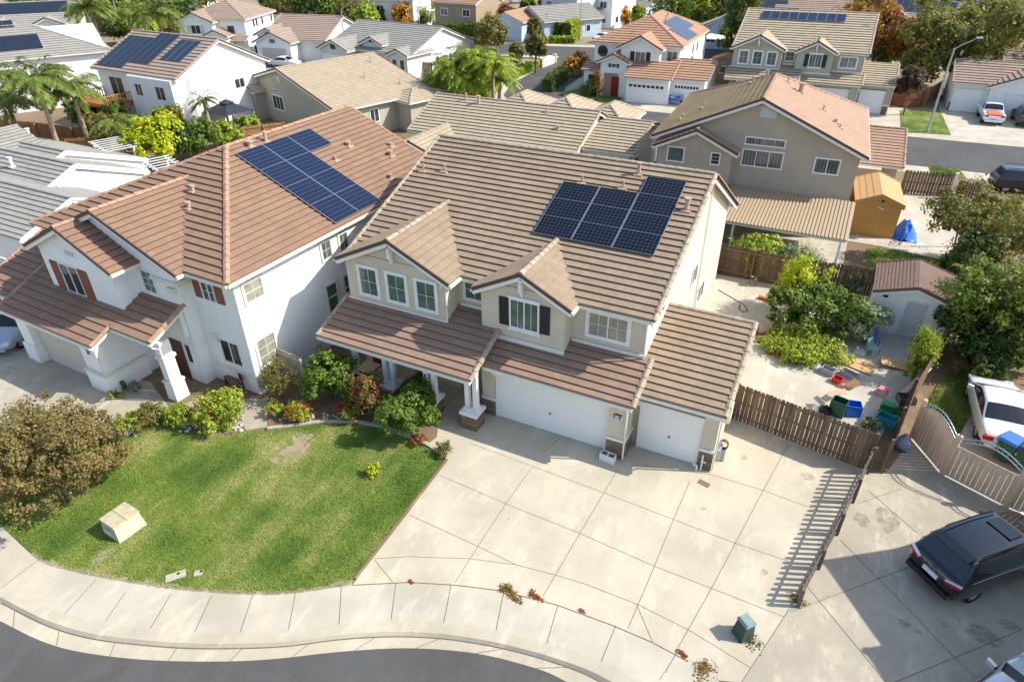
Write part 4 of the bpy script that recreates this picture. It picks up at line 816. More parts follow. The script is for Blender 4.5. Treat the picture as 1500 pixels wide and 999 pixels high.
# sand coloured house behind left
H = House('suburban_house', 'beige single storey house with plain sand roof and triple gable window', (-39.85, 37.82, 0), R(-17.4), 'sage', 't_tan', 'c_main', .45, .04)
H.gwall('y', -9.5, 9.5, -5.5, 5.6, 0, 3.1, 5.55); H.gable('y', -9.98, 9.98, -5.99, 5.99, 3.09, .255, (1, 1), True, False)
H.gwall('y', -9.7, -4.2, -6.6, -3, 0, 3.0, 4.0); H.gable('y', -10.1, -3.8, -7.0, -2, 3.0, .4, (1, 0), True, False); H.hip(7, 12, 1, 7, 2.95, .26); H.wall(7.3, 11.6, 1.4, 6.5, 0, 2.85)
H.finish(); H.win('f', -5.5, -2.6, -.4, 1.3, 2.8, .1, 2, 0, 0, 'glassd'); H.win('f', -5.5, -2.1, -.9, 3.1, 3.35, .05, 0, 0, 0, 'glassd'); H.win('f', -6.6, -7.8, -6.5, 1.3, 2.6, .09, 1, 0, 0, 'glassd'); H.win('r', 9.5, -2, -.9, 1.2, 2.5, .08, 1, 0, 0, 'glassd')
v = MB(); v.box(-.8, -.3, -5.56, -5.51, 4.2, 4.8); H.part('gable_vent', v, 'greywall')
for x, y in ((5, 1), (7.5, 3.5), (2, 4)): H.vent((x, y, 3.09 + .255 * (9.98 - x)), .5, .06)
# white house with rows of solar panels
H = House('suburban_house', 'white two storey house with orange wood balcony', (-52.79, 30.49, 0), R(-3.1), 'white', 't_brown', 'c_main', .5, .07)
H.gwall('x', -5.4, 5.4, -6.2, 6.1, 0, 5.6, 8.1); H.gable('x', -6.6, 6.5, -5.76, 5.76, 5.54, .477); H.wall(-.5, 6.1, -6.1, -4, 0, 5.4); H.gwall('x', 5, 11, 3, 8, 0, 2.9, 3.9); H.gable('x', 2.5, 8.4, 4.6, 11.4, 2.9, .3, (0, 1)); H.finish()
U = Vector((0, 1, .477)).normalized(); N = Vector((0, -.477, 1)).normalized(); pt = lambda x, y: Vector((x, y, 5.54 + .477 * (y + 5.76)))
H.panels(pt(-6.0, -5.3), (1, 0, 0), U, N, 4, 3, 1.0, 1.62, .02, .02, 'solar2', .14); H.panels(pt(-1.9, -4.4), (1, 0, 0), U, N, 3, 3, 1.0, 1.55, .02, .02, 'solar2', .14); H.panels(pt(1.9, -3.6), (1, 0, 0), U, N, 3, 2, 1.0, 1.6, .02, .02, 'solar3', .12)
H.win('f', -6.1, .5, 1.6, 3.6, 4.8, .08, 1, 0, 0, 'glassd'); H.win('f', -6.1, 3.6, 5.0, 3.5, 4.8, .08, 1, 0, 0, 'glassd'); H.win('f', -5.4, -4.6, -2.4, 2.75, 4.9, .08, 1, 0, 0, 'glassd'); H.win('f', -6.1, 1.4, 2.6, .9, 2.0, .08, 1, 0, 0, 'glassd'); H.win('f', -6.1, 4.2, 5.6, .9, 2.1, .08, 1, 0, 0, 'glassd')
H.win('r', 6.1, 1.0, 2.3, 3.4, 4.4, .08, 1, 0, 0, 'glassd'); H.win('r', 6.1, 3.3, 4.9, 2.6, 3.6, .08, 1, 2, 0, 'glassd'); H.win('r', 6.1, 3.8, 4.8, .6, 2.0, .08, 0, 0, 0, 'glassd')
b = MB(); b.box(-6, -1.2, -8.4, -5.42, 2.55, 2.75)
for x0, y0, x1, y1 in ((-6, -8.35, -1.2, -8.35), (-1.25, -8.35, -1.25, -5.5), (-5.95, -8.35, -5.95, -5.5)):
    n = int(max(abs(x1 - x0), abs(y1 - y0)) / .22)
    for z in (2.85, 3.7): b.beam((x0, y0, z), (x1, y1, z), .07, .09)
    for i in range(n + 1): b.beam((x0 + (x1 - x0) * i / n, y0 + (y1 - y0) * i / n, 2.7), (x0 + (x1 - x0) * i / n, y0 + (y1 - y0) * i / n, 3.7), .07, .07, up=(1, 0, 0))
for x in (-5.8, -1.4): b.box(x - .1, x + .1, -8.3, -8.1, 0, 2.55)
H.part('balcony', b, 'deck')
# grey roofed house at the far left edge: stepped gables
def gl():
    H = House('suburban_house', 'white house with stepped grey tile gables at the left edge beside the red roofed house', (-35.21, 2.18, 0), 0, 'white', 't_grey', 'c_grey', .38, .06, fascia='trim')
    def blk(x0, x1, yr, hd, zr, s):
        ze = zr - s * hd; H.gwall('x', yr - hd + .3, yr + hd - .3, x0, x1 - .22, 0, ze + .08, zr - .06); H.gable('x', x0, x1, yr - hd, yr + hd, ze, s, (0, 1), True, False)
    blk(-14, 5.62, 0, 3.5, 4.25, .36); H.roofs(); blk(-16, .72, 3.69, 5, 4.55, .385); H.roofs('gable_roof'); blk(-20, -3.5, 5.75, 6.0, 4.32, .37); H.roofs('gable_roof')
    H.gwall('y', -16, -5.2, -7, 6, 0, 2.95, 4.9); H.gable('y', -16.5, -4.9, -7.5, 7, 2.9, .37, (1, 0)); H.finish(); H.vent((-4.2, 2.4, 4.1), .6, .1, mat='trim'); H.vent((-10, 7.2, 4.3), .5, .12, mat='trim')
    v = MB(); v.box(.5, .53, 3.9, 4.9, 3.5, 4.15)
    for i in range(5): v.box(.52, .56, 3.95, 4.85, 3.53 + i * .12, 3.58 + i * .12)
    H.part('gable_vent', v, 'greywall'); return H
gl()
t = thing('satellite_dish', 'white satellite dish on a tripod beside the grey roof at the left photo edge', 'satellite dish', tuple(at(8, 392, 2.6)), R(20)); mb = MB(Matrix.Rotation(R(-38), 4, 'X') @ Matrix.Rotation(R(15), 4, 'Y')); mb.lathe([(0, .0), (.3, .03), (.5, .09), (.62, .15), (.63, .17), (.48, .11), (0, .03)], (0, 0, .3), 18); mb.build('dish', 'trim', t, smooth=True); mb = MB()
for a in (0, 2.1, 4.2): mb.tube([(0, 0, .25), (.4 * math.cos(a), .4 * math.sin(a), -.75)], .025, 6)
mb.tube([(0, -.1, .35), (.05, -.5, .75)], .02, 6); mb.build('tripod', 'galv', t)
def panels_sh(H, x0, y0, z0, sl, nx, ny, pw, ph, skip=(), mat='solar3', lift=.1):
    U = Vector((0, 1, sl)).normalized(); N = Vector((0, -sl, 1)).normalized(); H.panels((x0, y0, z0), (1, 0, 0), U, N, nx, ny, pw, ph, .02, .02, mat, lift, skip, 'dark' if mat == 'solar3' else 'solarframe')
# two big grey houses in the upper left corner
c0 = corner(165, 74, 5.5, 62, 17, 14)
H = House('suburban_house', 'large grey roofed white house with black solar panels left of the balcony house', c0, R(62), 'white', 't_grey', 'c_grey', .55, .06); H.gwall('x', -6.6, 6.6, -8, 8, 0, 5.5, 7.7); H.hip(-8.5, 8.5, -7, 7, 5.5, .36); H.wall(6, 11, -1, 6, 0, 2.9); H.hip(8, 12.5, -1.5, 7, 2.9, .35); H.finish()
panels_sh(H, -7.2, -5.4, 5.5 + .36 * 1.6, .36, 9, 2, 1.0, 1.65); panels_sh(H, -6.0, -2.0, 5.5 + .36 * 5, .36, 6, 2, 1.0, 1.65, ((4, 0), (5, 0)))
for u in (2.2, -3): H.win('f', -6.6, u, u + 1.3, 3.4, 4.6, .1, 1, 0, 0, 'glassc'); H.win('f', -6.6, u - .5, u + 1.2, .8, 2.0, .1, 1, 0, 0, 'glassc')
c0 = corner(114, 33, 5.5, 50, 16, 13)
H = House('suburban_house', 'twin gabled grey roofed house with full black panel roof in the upper left corner', c0, R(50), 'white', 't_grey', 'c_grey', .6, .06); H.gwall('x', -6.2, 6.2, -7.7, 7.7, 0, 5.5, 7.6); zr = H.gable('x', -8, 8, -6.5, 6.5, 5.5, .36)
for x in (-1.5, 4.2): H.gwall('y', x - 2, x + 2, -7.4, -5, 0, 5.4, 6.2); H.gable('y', x - 2.3, x + 2.3, -7.8, -3.5, 5.45, .42, (1, 0), True, False)
H.finish(); panels_sh(H, -7.2, -3.4, 5.5 + .36 * 3.1, .36, 13, 2, 1.05, 1.65); H.win('r', 7.7, -4.5, -3, 3.4, 4.6, .1, 1, 0, 0, 'glassd')
# hip house with a round window
H = House('suburban_house', 'white two storey hip roofed house with porthole window behind the solar roof', (-80.46, 63.13, 0), R(19.9), 'white', 't_brown', 'c_main', .55, .06); H.wall(-4.8, 4.8, -5.1, 5.1, 0, 5.5); H.hip(-5.2, 5.2, -5.5, 5.5, 5.48, .403)
H.gwall('y', -4.9, .4, -6.6, -4, 0, 5.2, 6.3); H.gable('y', -5.3, .8, -7, -2, 5.2, .42, (1, 0), True, False); H.gwall('y', -.6, 2.6, -7.4, -4, 0, 3.5, 4.2); H.gable('y', -1.0, 3.0, -7.8, -4.5, 3.4, .42, (1, 0), True, False); H.plane([(2.8, -6.8, 2.6), (5.2, -6.8, 2.6), (5.2, -5, 3.3), (2.8, -5, 3.3)]); H.finish()
H.win('f', -6.6, -3.0, -1.5, 3.6, 4.8, .06, 1, 0, 0, 'glassd', 'greywall', .5); H.win('f', -5.1, -4.7 + 6.6, 3.1, 3.5, 4.6, .06, 0, 0, 0, 'glassd')
for u, z in ((-2.2, 4.0), (-1.2, 4.0), (.8, 4.0), (-1.4, 1.2), (-.4, 1.2), (4.2, 4)): H.win('r', 4.8, u - .35, u + .35, z, z + 1.1, .06, 0, 0, 0, 'glassd')
a = MB(); a.box(0, 2, -7.45, -7.41, 0, 2.2); H.part('entry_arch', a, 'glassd'); v = MB(); v.box(.6, 1.5, -7.45, -7.41, 2.7, 3.1); H.part('gable_vent', v, 'greywall')
# tan roofed garage house
H = House('suburban_house', 'white single storey house with grey garage door on the left street', (-67.26, 67.09, 0), R(11), 'white', 't_brown', 'c_main', .55, .06); H.gwall('x', -6.0, 6.0, -4.9, 4.9, 0, 3.0, 5.3); H.gable('x', -5.4, 5.35, -6.5, 6.5, 3.0, .391); H.gwall('y', -4.8, .8, -8.6, -4, 0, 2.9, 4.0); H.gable('y', -5.2, 1.2, -9, -3.5, 2.9, .42, (1, 0), True, False); H.gwall('y', -5.6, -2.2, -6.8, -2, 0, 3.6, 4.5); H.gable('y', -6, -1.8, -7.2, -2, 3.6, .45, (1, 0), True, False); H.finish()
H.gdoor('f', -8.6, -4.0, .0, 2.1, 'garage2', .2, knob=False); H.win('f', -8.6, -2.5, -1.5, 2.75, 3.4, .06, 0, 0, 0, 'glassd'); H.win('f', -6.8, -4.2, -3.2, 3.3, 4.0, .05, 0, 0, 0, 'glassd')
# grey gabled house
H = House('suburban_house', 'pale grey single storey house with three grey gables beside the clumped palms', (-47.35, 64.64, 0), R(-6), 'greywall', 't_grey', 'c_grey', .5, .06); H.gwall('x', -6.6, 6.6, -9.5, 5.1, 0, 3.05, 5.4); H.gable('x', -10, 5.46, -7.03, 7.03, 3.01, .364)
for x0, x1, y, z in ((2.2, 5.2, -7.6, 2.95), (-9.6, -4.4, -8.6, 2.95), (-3.8, -.2, -6.2, 3.7)): H.gwall('y', x0, x1, y, -3, 0, z, z + (x1 - x0) * .21); H.gable('y', x0 - .35, x1 + .35, y - .4, -2.2, z, .42, (1, 0), True, False)
H.finish(); H.win('f', -7.6, 2.6, 3.5, 1.0, 2.5, .1, 0, 2, 0, 'glassd'); H.win('f', -7.6, 3.9, 4.8, 1.0, 2.5, .1, 0, 2, 0, 'glassd'); H.gdoor('f', -8.6, -9.2, -4.9, 2.1, 'garage', .2, knob=False)
for x, y in ((-7, -8.6), (-2, -6.2)): v = MB(); v.box(x - .45, x + .45, y - .05, y - .01, 3.0 if x < -3 else 3.9, 3.6 if x < -3 else 4.4); H.part('gable_vent', v, 'dark')
for u in (-1.6, 1.4, 2.4, 3.4): H.win('r', 5.1, u, u + .7, 1.4 if u > 0 else .9, 2.1, .07, 0, 0, 0, 'glassd')
# red roofed house with red door across the side street
H = House('suburban_house', 'white two storey house with orange hip roof, red front door and black shutters', (-14.19, 69.34, 0), R(1.7), 'white', 't_orange', 'c_red', .5, .07); H.wall(-5.1, 5.1, -7.8, 7.8, 0, 5.5); H.hip(-5.48, 5.48, -8.2, 8.2, 5.52, .44)
H.gwall('y', -1.4, 3.2, -9.4, -6, 0, 5.3, 6.5); H.gable('y', -1.8, 3.6, -9.9, -5, 5.3, .5, (1, 0), True, False); H.gwall('y', -3.4, -.2, -10.4, -7, 0, 3.9, 4.7); H.gable('y', -3.8, .2, -10.9, -7.2, 3.85, .45, (1, 0), True, False)
H.plane([(-6.1, -9.6, 2.6), (-3.2, -9.6, 2.6), (-3.2, -7.8, 3.3), (-6.1, -7.8, 3.3)]); H.wall(-5.9, -3.4, -9.0, -7.5, 0, 2.6)
H.plane([(.1, -12.6, 2.75), (5.5, -12.6, 2.75), (5.5, -9, 4.1), (.1, -9, 4.1)]); H.plane([(4.3, -11.4, 2.75), (9.4, -11.4, 2.75), (9.4, -7.6, 4.2), (4.3, -7.6, 4.2)]); H.cap((5.5, -12.6, 2.75), (5.5, -9, 4.1)); H.plane([(9.4, -3.8, 2.75), (4.3, -3.8, 2.75), (4.3, -7.6, 4.2), (9.4, -7.6, 4.2)]); H.cap((5, -7.6, 4.2), (9.4, -7.6, 4.2)); H.wall(.3, 5.2, -12.1, -9, 0, 2.7); H.gwall('x', -10.9, -4.3, 5, 8.9, 0, 2.75, 3.9); H.finish()
H.gdoor('f', -12.1, .6, 4.7, 2.1, 'garage', .2, arch=True, knob=False); H.gdoor('f', -10.9, 5.6, 8.3, 2.1, 'garage', .2, arch=True, knob=False)
H.win('f', -9.4, .3, 1.6, 3.7, 5.0, .1, 1, 0, 0, 'glassc', 'dark', .5); H.win('f', -7.8, 3.6, 4.9, 3.7, 5.0, .1, 1, 0, 0, 'glassc'); H.win('f', -9.0, -5.4, -4.0, .9, 2.1, .1, 0, 0, 0, 'glassd'); H.win('f', -10.4, -2.1, -1.5, 3.2, 3.7, .06, 0, 0, 0, 'glassc', 'dark', .3)
a = MB(); a.box(-2.9, -1.2, -10.45, -10.41, 0, 2.6); H.part('entry_arch', a, 'taupe'); d = MB(); d.box(-1.95, -1.05, -10.5, -10.46, 0, 2.25); H.part('front_door', d, 'door_red')
o = MB(MX((-4.1, -7.8, 4.5)) @ Matrix.Rotation(R(90), 4, 'X')); o.lathe([(0, .03), (.45, .03), (.62, .06), (.64, 0)], (0, 0, 0), 18); H.part('round_window', o, 'glassd')
Nn = Vector((.44, 0, 1)).normalized(); Uu = Vector((-1, 0, .44)).normalized(); H.panels((5.2, -4.5, 5.64), (0, 1, 0), Uu, Nn, 5, 2, 1.7, 1.35, .01, .01, 'solar', .12, ((4, 0), (3, 0))); H.panels((2.7, -3.2, 6.74), (0, 1, 0), Uu, Nn, 4, 1, 1.7, 1.2, .01, .01, 'solar', .12)
for y, z in ((-1, 4), (1.5, 4)): H.win('r', 5.1, y, y + .8, 3.6, 4.8, .08, 0, 0, 0, 'glassd')
for x, y, z in ((-2, -4.4, 7.1), (1.6, -1.5, 7.2), (1.2, 1, 7.4)): H.vent((x, y, z), .5, .08)
# same model of house as the middle one, across the rear street
two_gable_house('suburban_house', 'sage two storey house with one long row of solar panels across the rear street', (4.6, 62.2, 0), R(1.3), 'sage', 't_tan', 'c_main', False)
# white garage fronted house on the right edge
p0 = Vector((19.1, 67.6, 0)); H = House('suburban_house', 'white single storey house with two garage doors, behind the pickup truck at the right edge', (p0.x, p0.y, 0), R(1), 'white', 't_brown', 'c_main', .5, .07)
H.gwall('x', .4, 8.5, .3, 9, 0, 2.9, 4.3); H.gable('x', 0, 9, 0, 8.8, 2.95, .36, (1, 0)); H.gwall('y', 3.6, 13.6, -.1, 6, 0, 2.85, 5.0); H.gable('y', 3.2, 14, -.6, 9, 2.85, .42, (1, 0), True, False); H.gwall('x', 3, 12, 5.5, 14, 0, 3, 5.0); H.gable('x', 4.6, 14, 2, 12, 3.3, .4, (1, 0)); H.finish()
H.gdoor('f', .3, .5, 3.0, 2.1, 'garage', .2, knob=False); H.gdoor('f', -.1, 5.2, 10.2, 2.1, 'garage', .25, knob=False); s_ = MB(); s_.box(3.55, 4.9, -.18, -.12, 0, .95); s_.box(-.02 + .28, .45, .22, .28, 0, .95); H.part('stone_base', s_, 'stone'); v = MB(); v.box(7.6, 8.6, -.16, -.11, 3.3, 3.8); H.part('gable_vent', v, 'dark')
for px, rot, w_, d, ze, sl, typ, wall, roof, lab, z in (
    ((697, 7), -4, 9.3, 9.2, 5.5, .38, 'x', 'taupe', 't_orange', 'taupe two storey house with orange roof left of the small orange gable', 0), ((605, 1), 12, 9, 10, 5.5, .38, 'x', 'greywall', 't_orange', 'grey and white two storey house behind the autumn tree at the top edge', 0), ((559, -18), 14, 12, 10, 5.5, .38, 'x', 'taupe', 't_brown', 'plain taupe house wall at the top edge above the grey gabled house', 0),
    ((797, 33), -37.7, 11, 12, 3.0, .33, 'y', 'bluewall', 't_grey', 'pale blue gabled house with wide grey roof behind the green hedge', 0), ((766, 34), -2, 7.2, 10, 3.0, .384, 'y', 'bluewall', 't_orange', 'small pale gable house with orange roof behind the red leaved tree', 0), ((944, 14), -23, 8, 8, 3.0, .36, 'x', 'bluewall', 't_grey', 'pale blue house with grey gable roof left of the red door house', 0),
    ((1116, 46), 3, 10, 10, 3.0, .4, 'y', 'bluewall', 't_grey', 'pale gable end behind the tall dark trees right of the orange hip roof', 0), ((1245, 27), 5, 15, 12, 5.5, .36, 'x', 'taupe', 't_brown', 'brown roofed house with black panels at the top edge behind the long solar row', 1), ((1402, 31), -8, 9.5, 10, 5.3, .36, 'x', 'bluewall', 't_brown', 'pale blue two storey house between the two large trees', 2),
    ((1476, -20), -12, 12, 10, 5.5, .36, 'x', 'bluewall', 't_grey', 'pale blue house wall at the top edge, right of the large olive tree', 0), ((1530, -2), -10, 8, 10, 5.5, .36, 'x', 'sand', 't_grey', 'sand yellow house in the upper right corner', 0), ((898, -4), -14, 9, 9, 5.5, .36, 'x', 'white', 't_grey', 'white house with small front porch at the top edge beside the far junction', 3), ((845, -2), -22, 10, 9, 5.5, .36, 'x', 'greywall', 't_grey', 'grey house at the top edge behind the pale blue wide roof', 0), ((1500, 62), -4, 12, 9, 3.2, .4, 'x', 'greywall', 't_brown', 'brown gable roof in shade behind the white garage fronted house', 0), ((455, -2), 14, 12, 10, 3.0, .36, 'x', 'offwhite', 't_orange', 'low house roof glimpsed through the trees at the top edge', 0), ((290, -8), 20, 12, 10, 3, .36, 'x', 'white', 't_brown', 'low white house among palms at the top edge', 0)):
    H = House('suburban_house', lab, corner(px[0], px[1], ze, rot, w_, d), R(rot), wall, roof, 'c_main' if roof != 't_grey' else 'c_grey', .6, .07); hw, hd = w_ / 2, d / 2
    if typ == 'x': H.gwall('x', -hd + .4, hd - .4, -hw + .3, hw - .3, 0, ze + .05, ze + sl * hd - .1); H.gable('x', -hw, hw, -hd, hd, ze, sl)
    else: H.gwall('y', -hw + .4, hw - .4, -hd + .3, hd - .3, 0, ze + .05, ze + sl * hw - .1); H.gable('y', -hw, hw, -hd, hd, ze, sl)
    if z == 2: H.gwall('y', -hw + .5, -hw + 3.6, -hd - .4, -hd + 3, 0, 5.2, 5.9); H.gable('y', -hw + .2, -hw + 3.9, -hd - .7, -hd + 3, 5.2, .42, (1, 0), True, False)
    if z == 3: H.plane([(-hw, -hd - 2.5, 2.6), (hw - 2, -hd - 2.5, 2.6), (hw - 2, -hd + .4, 3.6), (-hw, -hd + .4, 3.6)]); H.wall(-hw + .2, -hw + .5, -hd - 2.3, -hd - 2, 0, 2.6); H.wall(hw - 2.6, hw - 2.3, -hd - 2.3, -hd - 2, 0, 2.6)
    H.finish()
    if z == 1: panels_sh(H, -6.4, -hd + .9, ze + sl * .9, sl, 4, 3, 1.7, 1.2, ((3, 2), (2, 1), (3, 1)))
    if z == 2: panels_sh(H, -hw + .6, -hd + 1.6, ze + sl * 1.6, sl, 8, 2, 1.0, 1.65, (), 'solar2')
    n = 2 if w_ > 8 else 1
    for i in range(n):
        u = -hw + w_ * (i + .5) / n
        if ze > 4: H.win('f', -hd + .4 if z != 2 or i else -hd - .4, u - .8, u + .8, 3.4, 4.6, .1, 1, 0, 0, 'glassd')
        H.win('f', -hd + (.4 if typ == 'x' else .3), u - .8, u + .8, .9, 2.1, .1, 1, 0, 0, 'glassd')
    for i in range(2): u = -hd + d * (i + .5) / 2; H.win('r', hw - (.3 if typ == 'x' else .4), u - .5, u + .5, .9, 2.1, .1, 0, 0, 0, 'glassd')
# neighbour house whose roof corner shades the right hand drive
H = House('suburban_house', 'white hip roofed neighbor house beside the right hand driveway', (19.0, .3, 0), R(37), 'white', 't_red', 'c_red', .5, .05); H.wall(.4, 12, -3.4, -.4, 0, 5.6); H.hip(0, 12.5, -8, 0, 5.5, .4); H.wall(.4, 12, -7.6, -3, 0, 5.6); H.wall(-.2, 8, -13, -3.6, 0, 5.5); H.hip(-.65, 9, -13.6, -3.1, 5.45, .4); H.finish()
for y in (-5.5, -9): H.win('l', -.2, y, y + 1.4, 3.4, 4.6, .1, 1, 0, 0, 'glassd')
H.gdoor('l', -.2, -9.8, -5.4, 2.1)
# ------------------------------------------------------------------ vegetation
def depth(p): return (p - CAM).dot(FW)
def tree(label, cx, cy, hw, h, mat, n=1500, size=.34, trunk=.3, seed=1, lobes=7, cat='tree', name='tree', droop=0, flat_=1.0, group=None, clumps=60, csp=.3, zc=None, stems=1, bark='bark', aspect=1.5, base=None, opn=0):
    """tree whose crown stands round a survey point of the photograph, at its real size"""
    zc = h * (.5 + trunk / 2) if zc is None else zc; p = Vector((base[0], base[1], zc)) if base else at(cx, cy, zc); r = 1.12 * hw * depth(p) / F; n = int(n * 1.7); size *= .84; clumps = int(clumps * 1.6); g = random.Random(seed)
    t = thing(name, label, cat, (p.x, p.y, 0), 0, group); hz = (h - h * trunk) / 2; L = [(0, 0, zc, r * (.8 - .25 * opn), r * (.8 - .25 * opn) * flat_, hz * (.95 - .2 * opn))]
    for i in range(lobes):
        a = 6.283 * i / lobes + g.uniform(-.4, .4); q = g.uniform(.42 + .12 * opn, .66 + .26 * opn); zz = zc + g.uniform(-.5, .55) * hz
        L.append((r * q * math.cos(a), r * q * flat_ * math.sin(a), zz, r * g.uniform(.32, .54), r * g.uniform(.32, .54), hz * g.uniform(.42, .62)))
    leaves('foliage' if name == 'shrub' else 'crown', mat, t, L, n, size, seed, clumps, csp, droop, aspect)
    b = MB()
    for k in range(stems):
        a = g.uniform(0, 6.28); o = .12 * r * (stems > 1); tr = max(.03, h * .02) / (1 + .4 * (stems > 1))
        b.tube([(o * math.cos(a), o * math.sin(a), -.03), (o * 1.4 * math.cos(a), o * 1.4 * math.sin(a), zc * .55), (0, 0, zc + hz * .2)], [tr * 1.3, tr, tr * .4], 7)
    for l in L[1:1 + min(5, lobes)]: b.tube([(0, 0, zc * .55), (l[0] * .5, l[1] * .5, (zc * .55 + l[2]) / 2 + .1), (l[0], l[1], l[2])], [tr * .6, tr * .4, tr * .15], 5)
    b.build('stem' if name == 'shrub' else 'trunk', bark, t); t['_r'] = r; return t
def blooms(t, mat, n, size, z, r, seed=1, top=True, name='blossoms'):
    g = np.random.default_rng(seed); a = g.uniform(0, 6.283, n); q = r * g.random(n) ** .5; zz = z * (1 - .55 * (q / r) ** 2) + g.normal(size=n) * .05 * z + .03; V = []
    for i in range(n):
        c = np.array([q[i] * math.cos(a[i]), q[i] * math.sin(a[i]), zz[i]])
        for k in range(4): 
            d = g.normal(size=3); d /= np.linalg.norm(d); e = np.cross(d, g.normal(size=3)); e /= np.linalg.norm(e); s = size * g.uniform(.6, 1.2); V += [c - d * s / 2, c + e * s / 2, c + d * s / 2, c - e * s / 2]
    o = quads(name, np.array(V), mat, t); return o
PALMS = ((664, 96, 5.4, 'tall left palm of the yellow green clump'), (694, 84, 6.2, 'tallest palm in the middle of the yellow green clump'), (722, 96, 5.6, 'right palm of the yellow green clump'), (684, 116, 4.2, 'low front palm of the yellow green clump'), (648, 116, 3.6, 'low left palm beside the grey slatted fence'), (732, 118, 3.4, 'low right palm at the clump edge by the side street'))
def shrub(label, cx, cy, hw, h, mat, n=1600, size=.09, seed=1, **k): return tree(label, cx, cy, hw, h, mat, n, size, k.pop('trunk', .05), seed, k.pop('lobes', 6), k.pop('cat', 'shrub'), k.pop('name', 'shrub'), **k)
def palm(label, cx, cy, h, fl, n=16, seed=1, mat='L_palm', base=None, stiff=.0, tr=.16):
    g = random.Random(seed); p = at(cx, cy, h); t = thing('palm_tree', label, 'palm', (p.x, p.y, 0)); V = []; rb = MB()
    for i in range(n):
        a = 6.283 * i / n + g.uniform(-.25, .25); up = g.uniform(.05, 1.15); L = fl * g.uniform(.8, 1.15); pts = []; v = Vector((math.cos(a) * math.cos(up), math.sin(a) * math.cos(up), math.sin(up))); c = Vector((0, 0, h))
        for k in range(11):
            pts.append(c.copy()); c = c + v * (L / 10); v = (v + Vector((0, 0, -.15 * (1.2 - stiff)))).normalized()
        s = Vector((-math.sin(a), math.cos(a), 0)); rb.tube(pts, [.03] * 5 + [.018] * 6, 4, cap=False)
        for k in range(2, 42):
            f = k / 42 * 10; j = min(9, int(f)); q = pts[j].lerp(pts[j + 1], f - j); d = (pts[j + 1] - pts[j]).normalized(); ll = fl * .24 * math.sin(math.pi * (.12 + .82 * k / 42)) * g.uniform(.8, 1.2)
            for sg in (1, -1):
                e = (s * sg * .75 + d * .55 + Vector((0, 0, g.uniform(-.9, -.1)))).normalized(); wv = e.cross(Vector((0, 0, 1)) + d * .3).normalized() * .022 * (fl / 2.2) * 1.5
                V += [q - wv * .4, q + e * ll * .5 - wv, q + e * ll, q + e * ll * .5 + wv]
    cr = quads('crown', np.array([tuple(v) for v in V]), mat, t); rb.build('frond_stalk', 'L_palm', cr)
    b = MB(); m = 9; lean = g.uniform(-.4, .4); b.tube([(lean * (1 - k / m) ** 2, 0, h * k / m - .03) for k in range(m + 1)], [tr * (1.35 - .45 * k / m) * (1 + .06 * (k % 2)) for k in range(m + 1)], 9); b.tube([(0, 0, h - .5), (0, 0, h + .25)], [tr * .8, tr * .4], 8); b.build('trunk', 'palmbark', t); return t
# front yards
tree('big rust brown crape myrtle at the left edge of the lawn', 74, 668, 86, 3.7, 'L_red', 22000, .085, .12, 11, 18, clumps=260, csp=.21, opn=.45, zc=2.0, stems=3)
shrub('round bright green citrus bush by the porch corner', 478, 549, 38, 2.6, 'L_green', 5200, .11, 12, clumps=90, csp=.24, opn=.5, lobes=9)
shrub('wide glossy green bush in front of the porch columns', 598, 602, 42, 1.9, 'L_green', 7500, .105, 13, clumps=120, csp=.22, opn=.5, lobes=9)
shrub('dark green bush between the porch pier and the wide glossy bush', 618, 572, 22, 1.9, 'L_dark', 2200, .1, 14, clumps=60)
t = shrub('bougainvillea with crimson flowers beside the porch railing', 537, 578, 25, 2.1, 'L_olive', 1800, .09, 15, clumps=50); blooms(t, 'fl_red', 110, .1, 2.05, t['_r'], 1)
t = shrub('low lantana with orange red flowers below the citrus bush', 437, 603, 18, .8, 'L_lime', 1700, .07, 16, clumps=45); blooms(t, 'fl_or', 90, .075, .8, t['_r'], 2)
t = shrub('low lantana with vivid red flowers beside the bougainvillea', 512, 600, 20, .9, 'L_green', 1700, .07, 17, clumps=45); blooms(t, 'fl_red', 100, .075, .9, t['_r'], 3)
t = shrub('tall sparse rose bush against the side gate', 408, 556, 25, 2.0, 'L_olive', 1500, .08, 18, clumps=45, csp=.34); blooms(t, 'fl_or', 12, .07, 1.9, t['_r'], 4)
t = shrub('short flowering bush left of the low lantana', 402, 598, 14, .7, 'L_lime', 700, .07, 19, clumps=25); blooms(t, 'fl_or', 14, .06, .7, t['_r'], 5)
t = shrub('large yellow and red rose bush on the lawn edge before the white house', 318, 600, 36, 1.5, 'L_lime', 4200, .085, 20, clumps=90); blooms(t, 'fl_yel', 14, .09, 1.5, t['_r'], 6); blooms(t, 'fl_or', 46, .08, 1.45, t['_r'], 7)
shrub('low lime shrub left of the rose bush', 262, 608, 22, .9, 'L_lime', 1700, .075, 21, clumps=45); shrub('reddish green shrub at the white column', 215, 608, 24, .8, 'L_olive', 1700, .075, 22, clumps=45); shrub('pale shrub nearest the crape myrtle', 186, 618, 18, .7, 'L_lime', 1200, .07, 23, clumps=40)
shrub('small weed patch at the white garage corner', 168, 576, 12, .35, 'L_lime', 300, .07, 24, clumps=14); shrub('small agave like plant below the garage house number', 196, 566, 9, .5, 'L_grey', 250, .07, 25, clumps=12)
shrub('small golden shrub alone on the lawn', 547, 687, 11, .55, 'L_yel', 700, .055, 26, clumps=24); shrub('small olive plant at the walkway corner', 651, 658, 12, .5, 'L_olive', 700, .06, 27, clumps=24); shrub('reddish ground plant under the glossy bush', 612, 645, 14, .3, 'L_autumn', 400, .06, 28, clumps=18)
